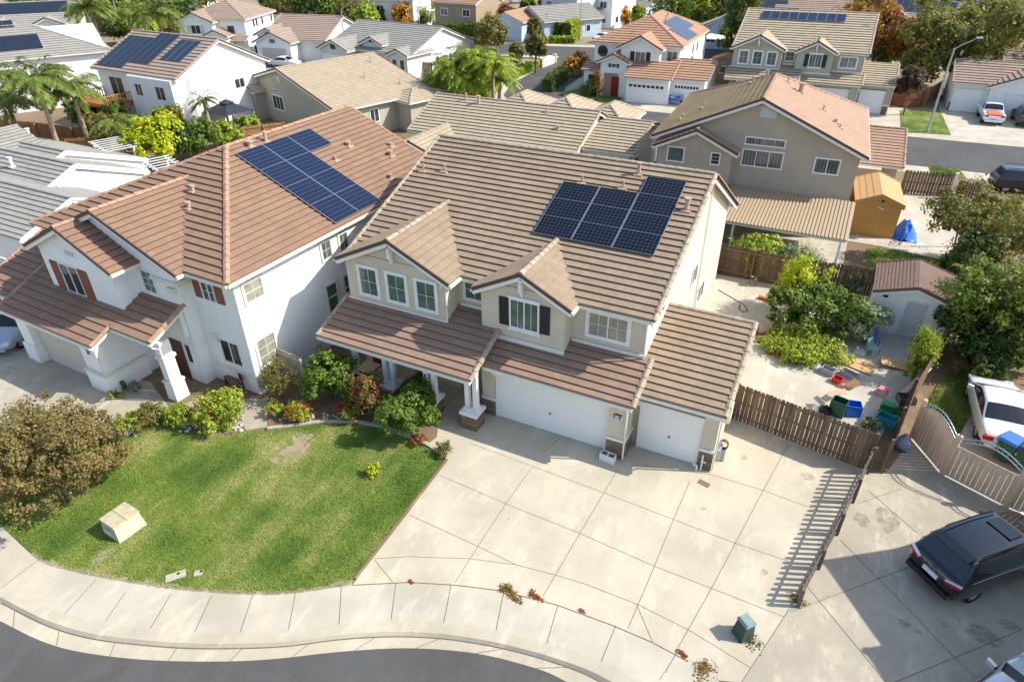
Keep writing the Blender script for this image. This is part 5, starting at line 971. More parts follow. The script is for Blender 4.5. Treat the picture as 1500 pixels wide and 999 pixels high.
shrub('leafy plant beside the front pier', 634, 612, 10, .5, 'L_green', 400, .07, 29, clumps=16)
# backyard on the right
shrub('tall yellow green plant in the vegetable patch', 1168, 412, 26, 3.4, 'L_yel', 2400, .1, 31, clumps=60, csp=.35); shrub('second yellow green sprig behind the vine', 1206, 424, 12, 2.6, 'L_yel', 700, .09, 32, clumps=24)
shrub('broad leaved vine mound filling the vegetable patch', 1196, 456, 62, 2.3, 'L_green', 8000, .17, 33, clumps=110, csp=.22, flat_=.8, aspect=1.1, opn=.7, lobes=9); shrub('grey green squash vine spilling towards the shed', 1252, 466, 40, 1.9, 'L_grey', 3200, .17, 34, clumps=80, flat_=.8, aspect=1.1)
shrub('low bright green leafy ground crop beside the concrete', 1172, 510, 58, .6, 'L_lime', 6000, .13, 35, clumps=120, flat_=.55, aspect=1.1); shrub('small leafy bush against the back fence', 1250, 414, 20, 1.5, 'L_grey', 900, .11, 36, clumps=30); shrub('slender willow shrub between the white shed and the side fence', 1352, 518, 17, 3.0, 'L_lime', 1800, .1, 37, clumps=50, droop=.6)
shrub('pale leafy plant inside the board fence', 1278, 622, 13, .5, 'L_grey', 500, .1, 38, clumps=20)
shrub('feathery fern bush below the corrugated patio roof', 1132, 348, 44, 2.1, 'L_lime', 3800, .13, 41, base=(7.4, 19.2), clumps=70, csp=.34, droop=.3, aspect=3, flat_=.6); shrub('silvery olive bush behind the back fence', 1190, 360, 42, 2.0, 'L_grey', 3000, .1, 42, base=(9.9, 19.1), clumps=70, flat_=.6)
tree('olive green fruit tree at the right edge beside the basketball hoop', 1462, 330, 72, 5.0, 'L_olive', 8000, .15, .25, 43, 14, clumps=90, opn=1); tree('yellow green tree at the right edge above the white car', 1478, 428, 66, 5.2, 'L_mid', 8000, .14, .3, 44, 14, clumps=90, opn=1)
shrub('dark bush in the shade of the right edge trees', 1462, 490, 72, 2.8, 'L_dark', 7000, .15, 45, clumps=90); shrub('grey leaved shrub in front of the dark bush', 1448, 520, 34, 1.3, 'L_grey', 1500, .12, 46, clumps=40); shrub('bare twiggy shrub at the side fence', 1402, 538, 14, .9, 'L_dry', 120, .06, 47, clumps=14, stems=6)
shrub('dark tree limb thicket at the fence corner', 1420, 385, 34, 3.6, 'L_dark', 2600, .14, 48, clumps=40)
# back gardens on the left
tree('vivid yellow green tree behind the red roof', 226, 208, 36, 4.0, 'L_yel', 3600, .22, .1, 51, 8, clumps=70)
for i, (x, y, hw, h, m, lb) in enumerate(((262, 205, 22, 3.4, 'L_dark', 'dark green bush right of the yellow green tree'), (296, 200, 24, 3.4, 'L_green', 'mid green bush above the red roof hip'), (328, 196, 20, 2.6, 'L_lime', 'light green hedge bush beside the dark gazebo'), (366, 186, 20, 2.0, 'L_lime', 'low grassy hedge right of the dark gazebo'), (250, 180, 18, 3.6, 'L_olive', 'olive bush behind the yellow green tree'), (192, 205, 14, 2.6, 'L_dark', 'dark bush at the pergola corner'), (150, 190, 26, 3.0, 'L_olive', 'olive palm like thicket under the balcony'), (172, 172, 20, 3.0, 'L_green', 'green bush right below the balcony'), (120, 165, 22, 3.0, 'L_dark', 'dark bush between the two leaning palms'))): tree(lb, x, y, hw, h, m, 1900, .24, .08, 60 + i, 6, clumps=40, name='shrub', cat='shrub')
palm('large queen palm at the left edge with two leaning trunks', 52, 120, 7.0, 3.7, 44, 71); palm('second queen palm right of the large one', 104, 132, 5.8, 3.1, 34, 72); palm('drooping palm left of the large queen palm', 8, 146, 5.0, 3.5, 30, 73); palm('small dark palm in front of the white solar house', 298, 148, 3.6, 1.7, 16, 74, 'L_dark'); palm('short pale palm under the balcony', 165, 180, 3.0, 2.4, 16, 75)
palm('tall fan palm by the far carport', 124, 12, 8.0, 4.2, 22, 76); palm('slim fan palm right of the tall one', 134, 18, 7.0, 3.2, 18, 77); palm('broad date palm behind the solar roof', 232, 22, 6.2, 5.0, 26, 78); palm('palm left of the street lamp at the top edge', 186, 22, 6.0, 4.5, 22, 79)
palm('palm against the solar roof behind the two large trees', 1336, 12, 4.6, 3.6, 20, 80, 'L_lime'); palm('dark palm above the large olive tree', 1398, 6, 5.0, 3.6, 20, 81, 'L_dark')
# the willow and the street trees
[palm(lb, x, y, h, 2.9, 34, 500 + i, 'L_lime') for i, (x, y, h, lb) in enumerate(PALMS)]; tree('weeping yellow green undergrowth between the clumped palms', 690, 122, 40, 3.4, 'L_lime', 4000, .18, .06, 82, 8, clumps=80, csp=.3, droop=.85, aspect=4.5, flat_=.7); tree('weeping dark green mound left of the clumped palms', 655, 122, 28, 3.6, 'L_green', 2200, .18, .06, 83, 6, clumps=50, droop=.85, aspect=4.5)
SG = 'street trees round the far junction'
for i, (x, y, hw, h, m, lb) in enumerate(((719, 47, 25, 6.5, 'L_olive', 'large dark street tree above the clumped palms'), (785, 67, 15, 5.2, 'L_olive', 'round street tree behind the stone sign'), (757, 80, 10, 4.2, 'L_olive', 'smaller round street tree left of the stone sign'), (783, 37, 9, 4.2, 'L_olive', 'street tree in front of the dark hedge'))): tree(lb, x, y, hw, h, m, 1500, .32, .35, 84 + i, 6, clumps=46, group=SG)
tree('rust red tree before the small orange roof', 741, 24, 13, 5.2, 'L_rust', 1300, .34, .3, 90, 6, clumps=40); tree('orange autumn tree at the top edge left of the pole', 590, 22, 16, 5.0, 'L_orange', 1500, .36, .25, 91, 6, clumps=40); shrub('orange shrub at the white corner house', 840, 97, 16, 2.4, 'L_orange', 1200, .26, 92); tree('red leaved bush behind the orange shrub', 852, 92, 12, 3.0, 'L_rust', 700, .26, .1, 93, name='shrub', cat='shrub'); shrub('clipped green shrub at the red door walk', 868, 128, 17, 1.6, 'L_green', 900, .22, 94); shrub('dark round shrub left of the red door', 885, 112, 11, 2.2, 'L_dark', 800, .22, 95); shrub('dark shrub right beside the red door', 898, 106, 8, 2.6, 'L_dark', 600, .22, 96); tree('thin bare sapling on the red door lawn', 876, 118, 7, 3.4, 'L_autumn', 220, .2, .3, 97, 4, clumps=16)
tree('tall dark evergreen right of the orange hip roof', 1088, 38, 26, 11, 'L_dark', 3600, .36, .04, 98, 9, clumps=80); tree('light olive bush below the tall dark evergreen', 1064, 56, 14, 4.2, 'L_olive', 1000, .32, .1, 99, name='shrub', cat='shrub'); tree('dark tree at the left of the sage house', 1098, 66, 14, 6.0, 'L_dark', 1400, .34, .1, 100); shrub('dark round shrub before the sage house garage', 1108, 108, 15, 2.8, 'L_dark', 1000, .24, 101)
tree('large red tinged tree right of the sage house', 1292, 40, 50, 9.5, 'L_autumn', 6500, .34, .15, 102, 14, clumps=110, opn=1); tree('large spreading olive tree behind the lamp post', 1412, 54, 66, 10.5, 'L_olive', 8500, .34, .15, 103, 16, clumps=130, opn=1); tree('round purple plum tree beside the brown gate', 1335, 119, 18, 4.8, 'L_plum', 2000, .24, .42, 104, 7, clumps=60, stems=2); tree('bright green bush under the red tinged tree', 1302, 82, 20, 4.2, 'L_green', 1500, .32, .06, 105, name='shrub', cat='shrub'); tree('dark shrub behind the brown gate', 1345, 96, 24, 4.0, 'L_dark', 1700, .32, .06, 106, name='shrub', cat='shrub'); shrub('small red bush behind the brown gate corner', 1356, 108, 8, 2.6, 'L_rust', 400, .22, 107)
# clipped hedges
def hedge(label, a, b, wd, h, mat, n, seed):
    p, q = at(*a), at(*b); d = q - p; t = thing('hedge', label, 'hedge', tuple(p), math.atan2(d.y, d.x)); L = d.length; g = np.random.default_rng(seed); x = g.uniform(0, L, n); f = g.integers(0, 3, n); y = np.where(f == 0, g.uniform(0, wd, n), np.where(f == 1, 0, g.uniform(0, wd, n))); z = np.where(f == 0, h, g.uniform(0.05, h, n)); y = np.where(f == 2, np.where(g.random(n) < .5, 0, wd), y)
    c = np.stack([x, y, z], 1) + g.normal(size=(n, 3)) * .1; d1 = g.normal(size=(n, 3)); d1 /= np.linalg.norm(d1, axis=1)[:, None]; d2 = np.cross(d1, g.normal(size=(n, 3))); d2 /= np.linalg.norm(d2, axis=1)[:, None]; s = .2 * g.uniform(.6, 1.3, n)[:, None]; c[:, 2] = np.maximum(c[:, 2], .05)
    quads('foliage', np.stack([c - d1 * s, c + d2 * s * .6, c + d1 * s, c - d2 * s * .6], 1).reshape(-1, 3), mat, t); b_ = MB(); b_.box(.1, L - .1, .12, wd - .12, 0, h - .1); b_.build('stem', 'L_dark', t)
hedge('long dark hedge behind the street trees', (640, 62), (790, 58), 1.6, 2.6, 'L_dark', 2600, 1); hedge('sunlit green hedge in front of the pale blue house', (786, 59), (838, 60), 1.4, 2.6, 'L_green', 1800, 2); hedge('bright yellow green hedge end at the far lamp', (836, 62), (866, 50), 1.4, 3.0, 'L_yel', 1600, 3); hedge('low clipped hedge along the far kerb', (796, 64), (842, 64), 1.0, .9, 'L_lime', 900, 4); hedge('low hedge left of the stone sign', (748, 118), (790, 101), 1.6, .9, 'L_lime', 900, 5); hedge('dark clipped hedge at the side street corner', (808, 136), (832, 117), 1.3, 1.5, 'L_dark', 900, 6)
# distant gardens along the top edge
BG = [(178, 40, 16, 4, 'L_dark', 'dark bush by the far street lamp foot'), (114, 44, 14, 3.5, 'L_olive', 'olive bush under the tall fan palm'), (215, 14, 16, 6, 'L_green', 'green tree behind the date palm'), (300, -4, 16, 5, 'L_olive', 'olive treetop above the hip roof apex'), (395, 4, 12, 5, 'L_green', 'green treetop right of the hip roof'), (500, 4, 16, 5, 'L_dark', 'dark treetop left of the plain taupe wall'), (575, 12, 9, 4, 'L_green', 'small green treetop between the taupe and grey houses'), (625, 12, 9, 4, 'L_lime', 'lime treetop right of the grey and white house'), (720, 16, 9, 3.5, 'L_olive', 'olive shrub left of the small orange roof'), (770, 4, 8, 4, 'L_green', 'green treetop above the wide grey roof'), (862, 6, 9, 4, 'L_dark', 'dark shrub left of the small porch house'), (950, 0, 10, 5, 'L_olive', 'olive treetop above the far pale blue gable'), (1100, 4, 18, 8, 'L_green', 'green treetop behind the tall dark evergreen'), (1010, 32, 10, 3.6, 'L_dark', 'dark bush behind the blue panels'), (1170, -4, 14, 5, 'L_olive', 'olive treetop above the black panel roof'), (1275, 2, 14, 6, 'L_green', 'green treetop above the red tinged tree'), (1320, 0, 12, 5, 'L_olive', 'olive treetop above the pale blue house'), (1462, 48, 12, 5, 'L_olive', 'olive bush behind the shaded brown gable'), (30, 4, 14, 5, 'L_green', 'green treetop above the black panel roof at the far left'), (70, -2, 14, 5, 'L_olive', 'olive treetop at the far upper left'), (95, 30, 16, 5, 'L_green', 'green tree left of the tall fan palm'), (160, 16, 20, 6, 'L_green', 'leafy green tree behind the street lamp'), (205, 34, 18, 5, 'L_lime', 'light tree below the palms at the top left'), (262, 14, 20, 6, 'L_dark', 'dark tree right of the date palm'), (250, 34, 13, 3.5, 'L_olive', 'olive shrub beside the date palm'), (415, 8, 18, 5, 'L_olive', 'olive tree behind the hip roof house'), (446, 12, 16, 5, 'L_dark', 'dark tree behind the tan garage house'), (480, 10, 18, 5.5, 'L_green', 'green tree at the top edge above the tan garage house'), (512, 22, 14, 4, 'L_olive', 'olive bush at the top edge beside the taupe wall'), (536, 26, 15, 4, 'L_lime', 'light green bush before the plain taupe wall'), (612, 24, 12, 3.6, 'L_green', 'green shrub right of the orange autumn tree'), (556, 30, 10, 3, 'L_dark', 'dark shrub left of the orange autumn tree'), (675, 34, 14, 3, 'L_green', 'green shrub before the taupe house with orange roof'), (650, 36, 9, 2.6, 'L_olive', 'small olive shrub under the far pergola'), (838, 14, 11, 4, 'L_dark', 'dark round tree behind the pale blue roof'), (884, 24, 12, 2.4, 'L_green', 'green shrub before the small porch house'), (915, 8, 8, 5, 'L_plum', 'dark plum tree at the top edge'), (912, 22, 8, 3, 'L_orange', 'orange tree left of the far pale blue gable'), (934, 24, 6, 3.4, 'L_lime', 'narrow lime shrub before the far pale blue gable'), (985, 8, 22, 7, 'L_green', 'tall green trees behind the orange hip roof'), (1025, 8, 24, 8, 'L_lime', 'light green tree behind the blue panels'), (1030, 26, 12, 4, 'L_yel', 'yellow green bush right of the blue panels'), (1058, 8, 18, 8, 'L_olive', 'olive tree left of the tall dark evergreen'), (1128, 26, 14, 5, 'L_olive', 'olive bush left of the long solar row'), (1150, 14, 12, 4, 'L_lime', 'lime bush before the black panel roof'), (1256, 20, 14, 6, 'L_olive', 'olive tree right of the black panel roof'), (1200, 1, 14, 5, 'L_green', 'green treetop at the top edge above the black panels'), (1440, 20, 22, 7, 'L_olive', 'olive treetop behind the large spreading tree'), (1492, 45, 10, 4, 'L_dark', 'dark bush at the upper right edge'), (805, 6, 12, 4, 'L_olive', 'olive shrub between the grey and pale blue roofs'), (690, 6, 10, 4, 'L_orange', 'golden shrub at the top edge near the taupe house')]
for i, (x, y, hw, h, m, lb) in enumerate(BG): tree(lb, x, y, hw * 1.35, h * 1.25, m, 1500, .42, .08, 120 + i, 6, clumps=40, csp=.36)
# more treetops, beyond the last row of roofs
for i in range(26):
    x = 20 + i * 60; p = at(x, -6, 4); g = random.Random(400 + i)
# grassy spots
def turf(name, px, n, h, seed, z=.0, mat='grass'):
    P = [at(*q) for q in px]; a = sum(P[i].x * P[(i + 1) % len(P)].y - P[(i + 1) % len(P)].x * P[i].y for i in range(len(P)))
    if a < 0: P.reverse()
    m = MB(); m.prism([(p.x, p.y) for p in P], -.1, z + .012); struct(name, m, mat); blades('grass', P, n, h, 'blade', seed, z + .01)
turf('side_lawn', [(1348, 636), (1350, 606), (1374, 562), (1400, 540), (1455, 548), (1432, 585), (1405, 640), (1388, 668), (1370, 665)], 8000, .1, 5, .004); turf('back_lawn', [(1270, 365), (1290, 362), (1400, 385), (1430, 410), (1330, 405), (1268, 388)], 4000, .12, 6, .004)
turf('far_lawn', [(822, 136), (850, 130), (915, 138), (905, 152), (880, 155), (850, 148)], 1500, .1, 7, .01); turf('lamp_lawn', [(1318, 162), (1378, 164), (1393, 198), (1320, 194)], 1500, .1, 8, .01); turf('verge', [(1360, 243), (1405, 248), (1415, 262), (1365, 258)], 900, .15, 9, .01)
# ------------------------------------------------------------------ fences and gates
def fence(label, pts, h, mat='fence', bw=.14, gap=.012, posts=2.4, rails=True, name='board_fence', cat='fence', dog=True, seed=1, lean=0, h1=None, rside=-1):
    """pts on the ground; boards, posts and rails follow the line"""
    t = thing(name, label, cat, tuple(pts[0])); o = Vector(pts[0]); b = MB(); rl = MB(); g = random.Random(seed); tot = sum((Vector(q) - Vector(p)).length for p, q in zip(pts, pts[1:])); run = 0; pp = []
    for p, q in zip(pts, pts[1:]):
        p = Vector(p) - o; q = Vector(q) - o; d = q - p; L = d.length; d.normalize(); s = Vector((-d.y, d.x, 0)); n = max(1, int(L / (bw + gap)))
        hh = lambda f: h + ((h1 if h1 is not None else h) - h) * (run + f * L) / tot
        for i in range(n):
            a = p + d * (i * L / n + gap / 2); e = p + d * ((i + 1) * L / n - gap / 2); H = hh((i + .5) / n) + g.uniform(-.025, .025); tl = s * lean; c = (e - a) * .16 if dog else (e - a) * 0; k = s * .02; j = d * g.uniform(-.012, .012)
            P = [a, e, e + _z * (H - .06) + tl + j, e - c + _z * H + tl + j, a + c + _z * H + tl + j, a + _z * (H - .06) + tl + j]; A = [v - k / 2 for v in P]; B = [v + k / 2 for v in P]; b.add(A); b.add(B[::-1])
            for m in range(6): w_ = (m + 1) % 6; b.add([A[w_], A[m], B[m], B[w_]])
        if rails:
            for f in (.18, .82) if h < 1.4 else (.12, .5, .88): rl.beam(p + s * rside * .045 + _z * hh(0) * f, q + s * rside * .045 + _z * hh(1) * f, .045 if h > 1.4 else .035, .09 if h > 1.4 else .06)
        m = max(1, round(L / posts))
        for i in range(m + 1): pp.append((p + d * L * i / m + s * rside * .09, hh(i / m)))
        run += L
    bo = b.build('boards', mat, t)
    if rails: rl.build('rails', mat, t)
    last = None
    for v, H in pp:
        if last and (v - last).length < .4: continue
        k = MB(MX(v)); k.box(-.05, .05, -.05, .05, -.05, H - .04); k.build('post', mat, t); last = v
    return t
fence('brown board fence joining the small garage to the picket fence', [(9.02, 4.25, 0), (14.32, 3.3, 0)], 1.8, 'fence', .15, .013, seed=2, rside=1)
fence('weathered board fence along the back of the patio', [(5.4, 17.95, 0), (9.5, 17.75, 0), (13.9, 18.2, 0)], 1.85, 'fence', .15, .012, seed=3, rside=-1); fence('leaning dark side fence beside the shed and the right edge trees', [(14.95, 3.4, 0), (15.75, 8.1, 0), (16.5, 11, 0), (18.1, 17.6, 0), (18.8, 20.5, 0)], 1.7, 'fence', .15, .014, seed=4, rside=1)
fence('low grey picket fence dividing the two driveways', [(14.3, 3.15, 0), (13.5, -.6, 0), (12.66, -4.2, 0)], 1.35, 'picket', .12, .14, 2.0, True, 'picket_fence', 'fence', True, 5, 0, .85, 1)
fence('open slatted fence beyond the orange shed', [tuple(at(1318, 283)), tuple(at(1392, 289))], 1.8, 'fence', .16, .05, seed=6, rside=1); fence('dark broken gate right of the open slatted fence', [tuple(at(1398, 292)), tuple(at(1425, 300))], 1.5, 'fence', .14, .04, seed=7)
fence('grey board fence in the side yard behind the fruit tree', [tuple(at(1428, 300)), tuple(at(1442, 330))], 1.6, 'fencew', .15, .01, seed=8); p = at(1390, 291); t = thing('gate_post', 'white gate post between the slatted fence and the broken gate', 'post', tuple(p)); mb = MB(); mb.box(-.08, .08, -.08, .08, 0, 1.9); mb.box(-.1, .1, -.1, .1, 1.9, 1.96); mb.build('shaft', 'trim', t)
fence('white bleached side gate between the two houses', [tuple(at(415, 556)), tuple(at(452, 572))], 1.8, 'fencew', .13, .03, seed=9, dog=True)
fence('orange board fence at the left edge behind the grey roof', [tuple(at(5, 215)), tuple(at(62, 236)), tuple(at(150, 232))], 1.9, 'fence2', .2, .01, seed=10); fence('brown board fence behind the leaning palms', [tuple(at(-10, 200)), tuple(at(60, 205)), tuple(at(140, 215))], 1.7, 'fence2', .2, .01, seed=11)
fence('dark board fence between the gazebo and the sand roof', [tuple(at(360, 212)), tuple(at(420, 205))], 1.7, 'fence2', .2, .01, seed=12); fence('grey slatted side fence of the grey gabled house', [tuple(at(597, 111)), tuple(at(634, 113))], 1.8, 'fence', .18, .03, seed=13); fence('rusty brown double gate beside the plum tree', [tuple(at(1290, 153)), tuple(at(1322, 158)), tuple(at(1348, 157))], 2.0, colm('rust_gate', (132, 78, 58), .8), .3, .01, seed=14, name='wooden_gate', cat='gate', dog=False)
fence('brown fence beside the plum tree and the white house', [tuple(at(1352, 156)), tuple(at(1376, 140))], 1.8, 'fence2', .2, .01, seed=15); fence('tan wall fence behind the hedge at the far bend', [tuple(at(640, 66)), tuple(at(700, 72)), tuple(at(730, 86))], 1.7, colm('tan_wall', (170, 146, 128), .9), .5, .0, seed=16, name='block_wall', cat='wall', dog=False, rails=False); fence('dark side gate of the sage house', [tuple(at(1040, 113)), tuple(at(1094, 118))], 1.7, 'fence', .2, .02, seed=17)
fence('dark gate beside the tan roofed garage house', [tuple(at(377, 86)), tuple(at(395, 84))], 1.8, 'black', .2, .01, seed=18, name='wooden_gate', cat='gate'); fence('cream garden wall right of the green bins', [tuple(at(462, 80)), tuple(at(498, 78))], 1.7, 'sand', .5, 0, seed=19, name='block_wall', cat='wall', dog=False, rails=False)
# arched driveway gates: grey boards under curved iron rails with spear points
def arch_gate(label, a, b, h0, h1, flip=False):
    a = Vector(a); b = Vector(b); d = b - a; L = d.length; t = thing('arched_gate', label, 'gate', tuple(a), math.atan2(d.y, d.x)); n = int(L / .17); ha = lambda f: h0 + (h1 - h0) * math.sin(math.pi * f); hb = ha if flip else (lambda f: h0 - .12)
    m = MB()
    for i in range(n): f0, f1 = i / n, (i + 1) / n; m.hexa([(f0 * L + .006, -.012, .08), (f1 * L - .006, -.012, .08), (f1 * L - .006, .012, .08), (f0 * L + .006, .012, .08)], [(f0 * L + .006, -.012, hb(f0)), (f1 * L - .006, -.012, hb(f1)), (f1 * L - .006, .012, hb(f1)), (f0 * L + .006, .012, hb(f0))])
    m.build('boards', 'gatew', t); P = [(L * i / 16, 0, ha(i / 16) + .02) for i in range(17)]
    for q, r_ in ((P, .022), ([(x, 0, z + .17) for x, y, z in P], .022), ([(0, 0, .08), (L, 0, .08)], .03)): k = MB(); k.tube(q, r_, 6); k.build('iron_rail', 'galv', t)
    s = MB()
    for i in range(n): f = (i + .5) / n; s.tube([(f * L, 0, ha(f)), (f * L, 0, ha(f) + .2), (f * L, 0, ha(f) + .32)], [.011, .011, .002], 5)
    s.build('spear_points', 'galv', t); q = MB(); q.box(-.06, .06, -.06, .06, 0, h0 + .35); q.build('post', 'gatew', t); q = MB(); q.box(L - .06, L + .06, -.06, .06, 0, h0 + .35); q.build('post', 'gatew', t)
GP = [at(1334, 641), at(1379, 694), at(1472, 742), at(1560, 778)]
arch_gate('left leaf of the arched grey driveway gate, next to the side fence', GP[0], GP[1], 1.6, 1.95, True); arch_gate('middle leaf of the arched grey driveway gate with spear points', GP[1] + (GP[2] - GP[1]) * .03, GP[2], 1.6, 2.0, False); arch_gate('right leaf of the arched grey driveway gate, behind the black minivan', GP[2] + (GP[3] - GP[2]) * .03, GP[3], 1.6, 2.0, False)
# ------------------------------------------------------------------ sheds, gazebo, pergola
def shed(label, c, rot, w_, d, ze, s, wall, roof, course=.16):
    H = House('garden_shed', label, c, R(rot), wall, roof, roof, course, .02, cat='shed', trim='trim' if wall == 'white' else wall, fascia=roof); hw, hd = w_ / 2, d / 2
    H.gwall('y', -hw + .14, hw - .14, -hd + .15, hd - .1, 0, ze + .03, ze + s * hw - .03); H.gable('y', -hw, hw, -hd, hd, ze, s, (1, 1), False, False, (0, 0)); H.finish(); return H
H = shed('white shed with brown shingle roof and barred white door in the back yard', (15.5, 16.4, 0), -1.2, 3.75, 3.6, 2.18, .32, 'white', 't_shed')
m = MB(); m.box(-.25, .65, -1.68, -1.655, .05, 2.0); dr = H.part('door', m, 'greywall'); k = MB()
for i in range(9): k.box(-.22 + i * .1, -.2 + i * .1, -1.72, -1.7, .08, 1.98)
for z in (.1, .75, .95, 1.95): k.box(-.24, .64, -1.722, -1.698, z, z + .03)
k.build('door_bars', 'trim', dr); m = MB(); m.box(-1.35, -1.15, -1.74, -1.66, 1.95, 2.05); H.part('wall_lamp', m, 'black')
H = shed('ochre yellow shed with sand gable roof beside the corrugated patio', (13.3, 30.0, 0), 4.6, 2.95, 4.96, 2.29, .4, colm('ochre_panel', (204, 152, 82), .75), colm('sand_shingle', (188, 150, 104), .9), .4); m = MB(); m.tube([(.15, -2.34, 2.45), (.15, -2.39, 2.45)], .09, 8); H.part('round_vent', m, 'dark'); m = MB(); m.beam((-.1, -2.36, 2.05), (.35, -2.36, 1.9), .03, .06); H.part('door_lever', m, 'trim')
H = shed('small brown garden shed with orange roof between the red door house and the sage house', tuple(at(1058, 118)), 3, 3.0, 3.2, 2.6, .35, 'taupe', 't_orange', .4); H.win('f', -1.45, -.45, .45, 1.1, 2.0, .08, 0, 0, 0, 'glassc')
t = thing('patio_awning', 'cream flat patio awning behind the orange hip roof house', 'awning', tuple(at(1042, 88)), R(2)); mb = MB(); mb.box(-1.6, 2.6, 0, 5, 2.7, 2.85); mb.build('awning_sheet', 'cap_band', t); mb = MB(); mb.box(2.3, 2.5, .2, .4, 0, 2.7); mb.build('post', 'cap_band', t)
p = at(342, 195); t = thing('gazebo', 'dark navy canopy gazebo beside the beige house', 'gazebo', tuple(p), R(-8)); mb = MB(colm and None); fab = colm('navy_canvas', (44, 46, 58), .8)
mb = MB(); mb.hexa([(-1.9, -1.6, 2.2), (1.9, -1.6, 2.2), (1.9, 1.6, 2.2), (-1.9, 1.6, 2.2)], [(-.5, -.4, 2.9), (.5, -.4, 2.9), (.5, .4, 2.9), (-.5, .4, 2.9)]); mb.hexa([(-.65, -.55, 2.95), (.65, -.55, 2.95), (.65, .55, 2.95), (-.65, .55, 2.95)], [(-.05, -.05, 3.25), (.05, -.05, 3.25), (.05, .05, 3.25), (-.05, .05, 3.25)]); mb.tube([(0, 0, 3.2), (0, 0, 3.5)], .03, 6); mb.build('canopy', fab, t)
for x in (-1.75, 1.75):
    for y in (-1.45, 1.45): mb = MB(); mb.box(x - .05, x + .05, y - .05, y + .05, 0, 2.2); mb.build('post', 'black', t)
def pergola(label, p, rot, w_, d, h=2.5):
    t = thing('pergola', label, 'pergola', tuple(p), R(rot)); mb = MB(); n = int(w_ / .6)
    for i in range(n + 1): mb.box(-w_ / 2 + i * w_ / n - .04, -w_ / 2 + i * w_ / n + .0, -d / 2, d / 2, h, h + .07)
    for y in (-d / 2 + .3, d / 2 - .3): mb.box(-w_ / 2 - .1, w_ / 2 + .1, y - .05, y + .05, h - .16, h - .005)
    mb.build('slats', 'greywall', t)
    for x in (-w_ / 2 + .2, w_ / 2 - .2):
        for y in (-d / 2 + .3, d / 2 - .3): mb = MB(); mb.box(x - .06, x + .06, y - .06, y + .06, 0, h - .16); mb.build('post', 'trim', t)
pergola('white slatted pergola behind the grey gables, nearer the palms', at(165, 212, 2.5) - _z * 2.5, -20, 4, 2.6); pergola('white slatted pergola end beside the red roof hip', at(238, 240, 2.5) - _z * 2.5, -20, 3.4, 2.2); pergola('far wooden pergola before the taupe house at the top edge', at(640, 36), -3, 5, 3)
t = thing('carport', 'open brown carport below the fan palms', 'carport', tuple(at(152, 44)), R(20)); mb = MB(); mb.box(-4, 4, -3, 3, 2.6, 2.8); mb.build('carport_roof', 't_brown', t)
for x in (-3.7, 3.7): mb = MB(); mb.box(x - .1, x + .1, -2.8, -2.6, 0, 2.6); mb.build('post', 'trim', t)
mb = MB(); mb.box(-3.9, 3.9, 2.5, 2.7, 0, 2.6); mb.build('back_wall', 'sage', t)
t = thing('patio_cover', 'flat tan patio roof at the foot of the white solar house', 'patio cover', tuple(at(228, 180)), R(-3)); mb = MB(); mb.box(-1.8, 1.8, -1.5, 1.5, 2.0, 2.12); mb.build('roof_sheet', 'cap_band', t)
for x in (-1.6, 1.6): mb = MB(); mb.box(x - .05, x + .05, -1.4, -1.3, 0, 2.0); mb.build('post', 'trim', t)
# stone sign wall at the junction
p = at(795, 99); q = at(811, 93); d = q - p; t = thing('monument_sign', 'cream curved stone entrance sign on the junction island', 'sign', tuple(p), math.atan2(d.y, d.x)); L = d.length; mb = MB(); n = 12
for i in range(n): f0, f1 = i / n, (i + 1) / n; hh = lambda f: .95 + .3 * math.sin(math.pi * f); mb.hexa([(f0 * L, -.15, 0), (f1 * L, -.15, 0), (f1 * L, .15, 0), (f0 * L, .15, 0)], [(f0 * L, -.15, hh(f0)), (f1 * L, -.15, hh(f1)), (f1 * L, .15, hh(f1)), (f0 * L, .15, hh(f0))])
mb.build('sign_panel', 'offwhite', t)
for x in (-.35, L + .35): mb = MB(); mb.box(x - .22, x + .22, -.22, .22, 0, 1.1); mb.box(x - .27, x + .27, -.27, .27, 1.1, 1.2); mb.build('pillar', 'sand', t)
mb = MB()
for i in range(9): mb.box(L * .2 + i * L * .068, L * .2 + i * L * .068 + L * .04, -.175, -.155, .55, .72 + .05 * (i % 3 == 0))
mb.build('lettering', 'greywall', t)
# street lamps and poles
def lamp(label, px, h, arm, rz, r=.1):
    p = at(*px); t = thing('street_lamp', label, 'street lamp', tuple(p), rz); mb = MB(); mb.tube([(0, 0, 0), (0, 0, h * .8), (.04, 0, h)], [r, r * .75, r * .55], 10); mb.tube([(0, 0, 0), (0, 0, .35)], r * 1.6, 10); mb.build('pole', 'galv', t); m = MB(); P = [(.04, 0, h - .05)] + [(arm * math.sin(a), 0, h + arm * .55 * (1 - math.cos(a)) * 0 + arm * .55 * math.sin(a * .9)) for a in (.3, .6, .9, 1.2, 1.5)]; m.tube(P, .045, 8); m.build('arm', 'galv', t); l = MB(); x, _, z = P[-1]; l.hexa([(x - .1, -.11, z - .05), (x + .5, -.14, z - .05), (x + .5, .14, z - .05), (x - .1, .11, z - .05)], [(x - .1, -.06, z + .06), (x + .4, -.09, z + .09), (x + .4, .09, z + .09), (x - .1, .06, z + .06)]); l.build('lamp_head', 'galv', t)
lamp('tall galvanised street lamp on the lawn right of the plum tree', (1358, 194), 7.6, 1.7, R(20), .12); lamp('street lamp curving over the far left street by the palms', (182, 56), 8, 2.2, R(150)); lamp('pale street lamp in front of the grey gabled house', (508, 82), 6.5, 2.6, R(15)); lamp('thin lamp pole behind the orange autumn tree', (605, 36), 8, 1.6, R(90)); lamp('lamp pole at the far junction beside the bright hedge', (849, 60), 8.5, 1.8, R(100))
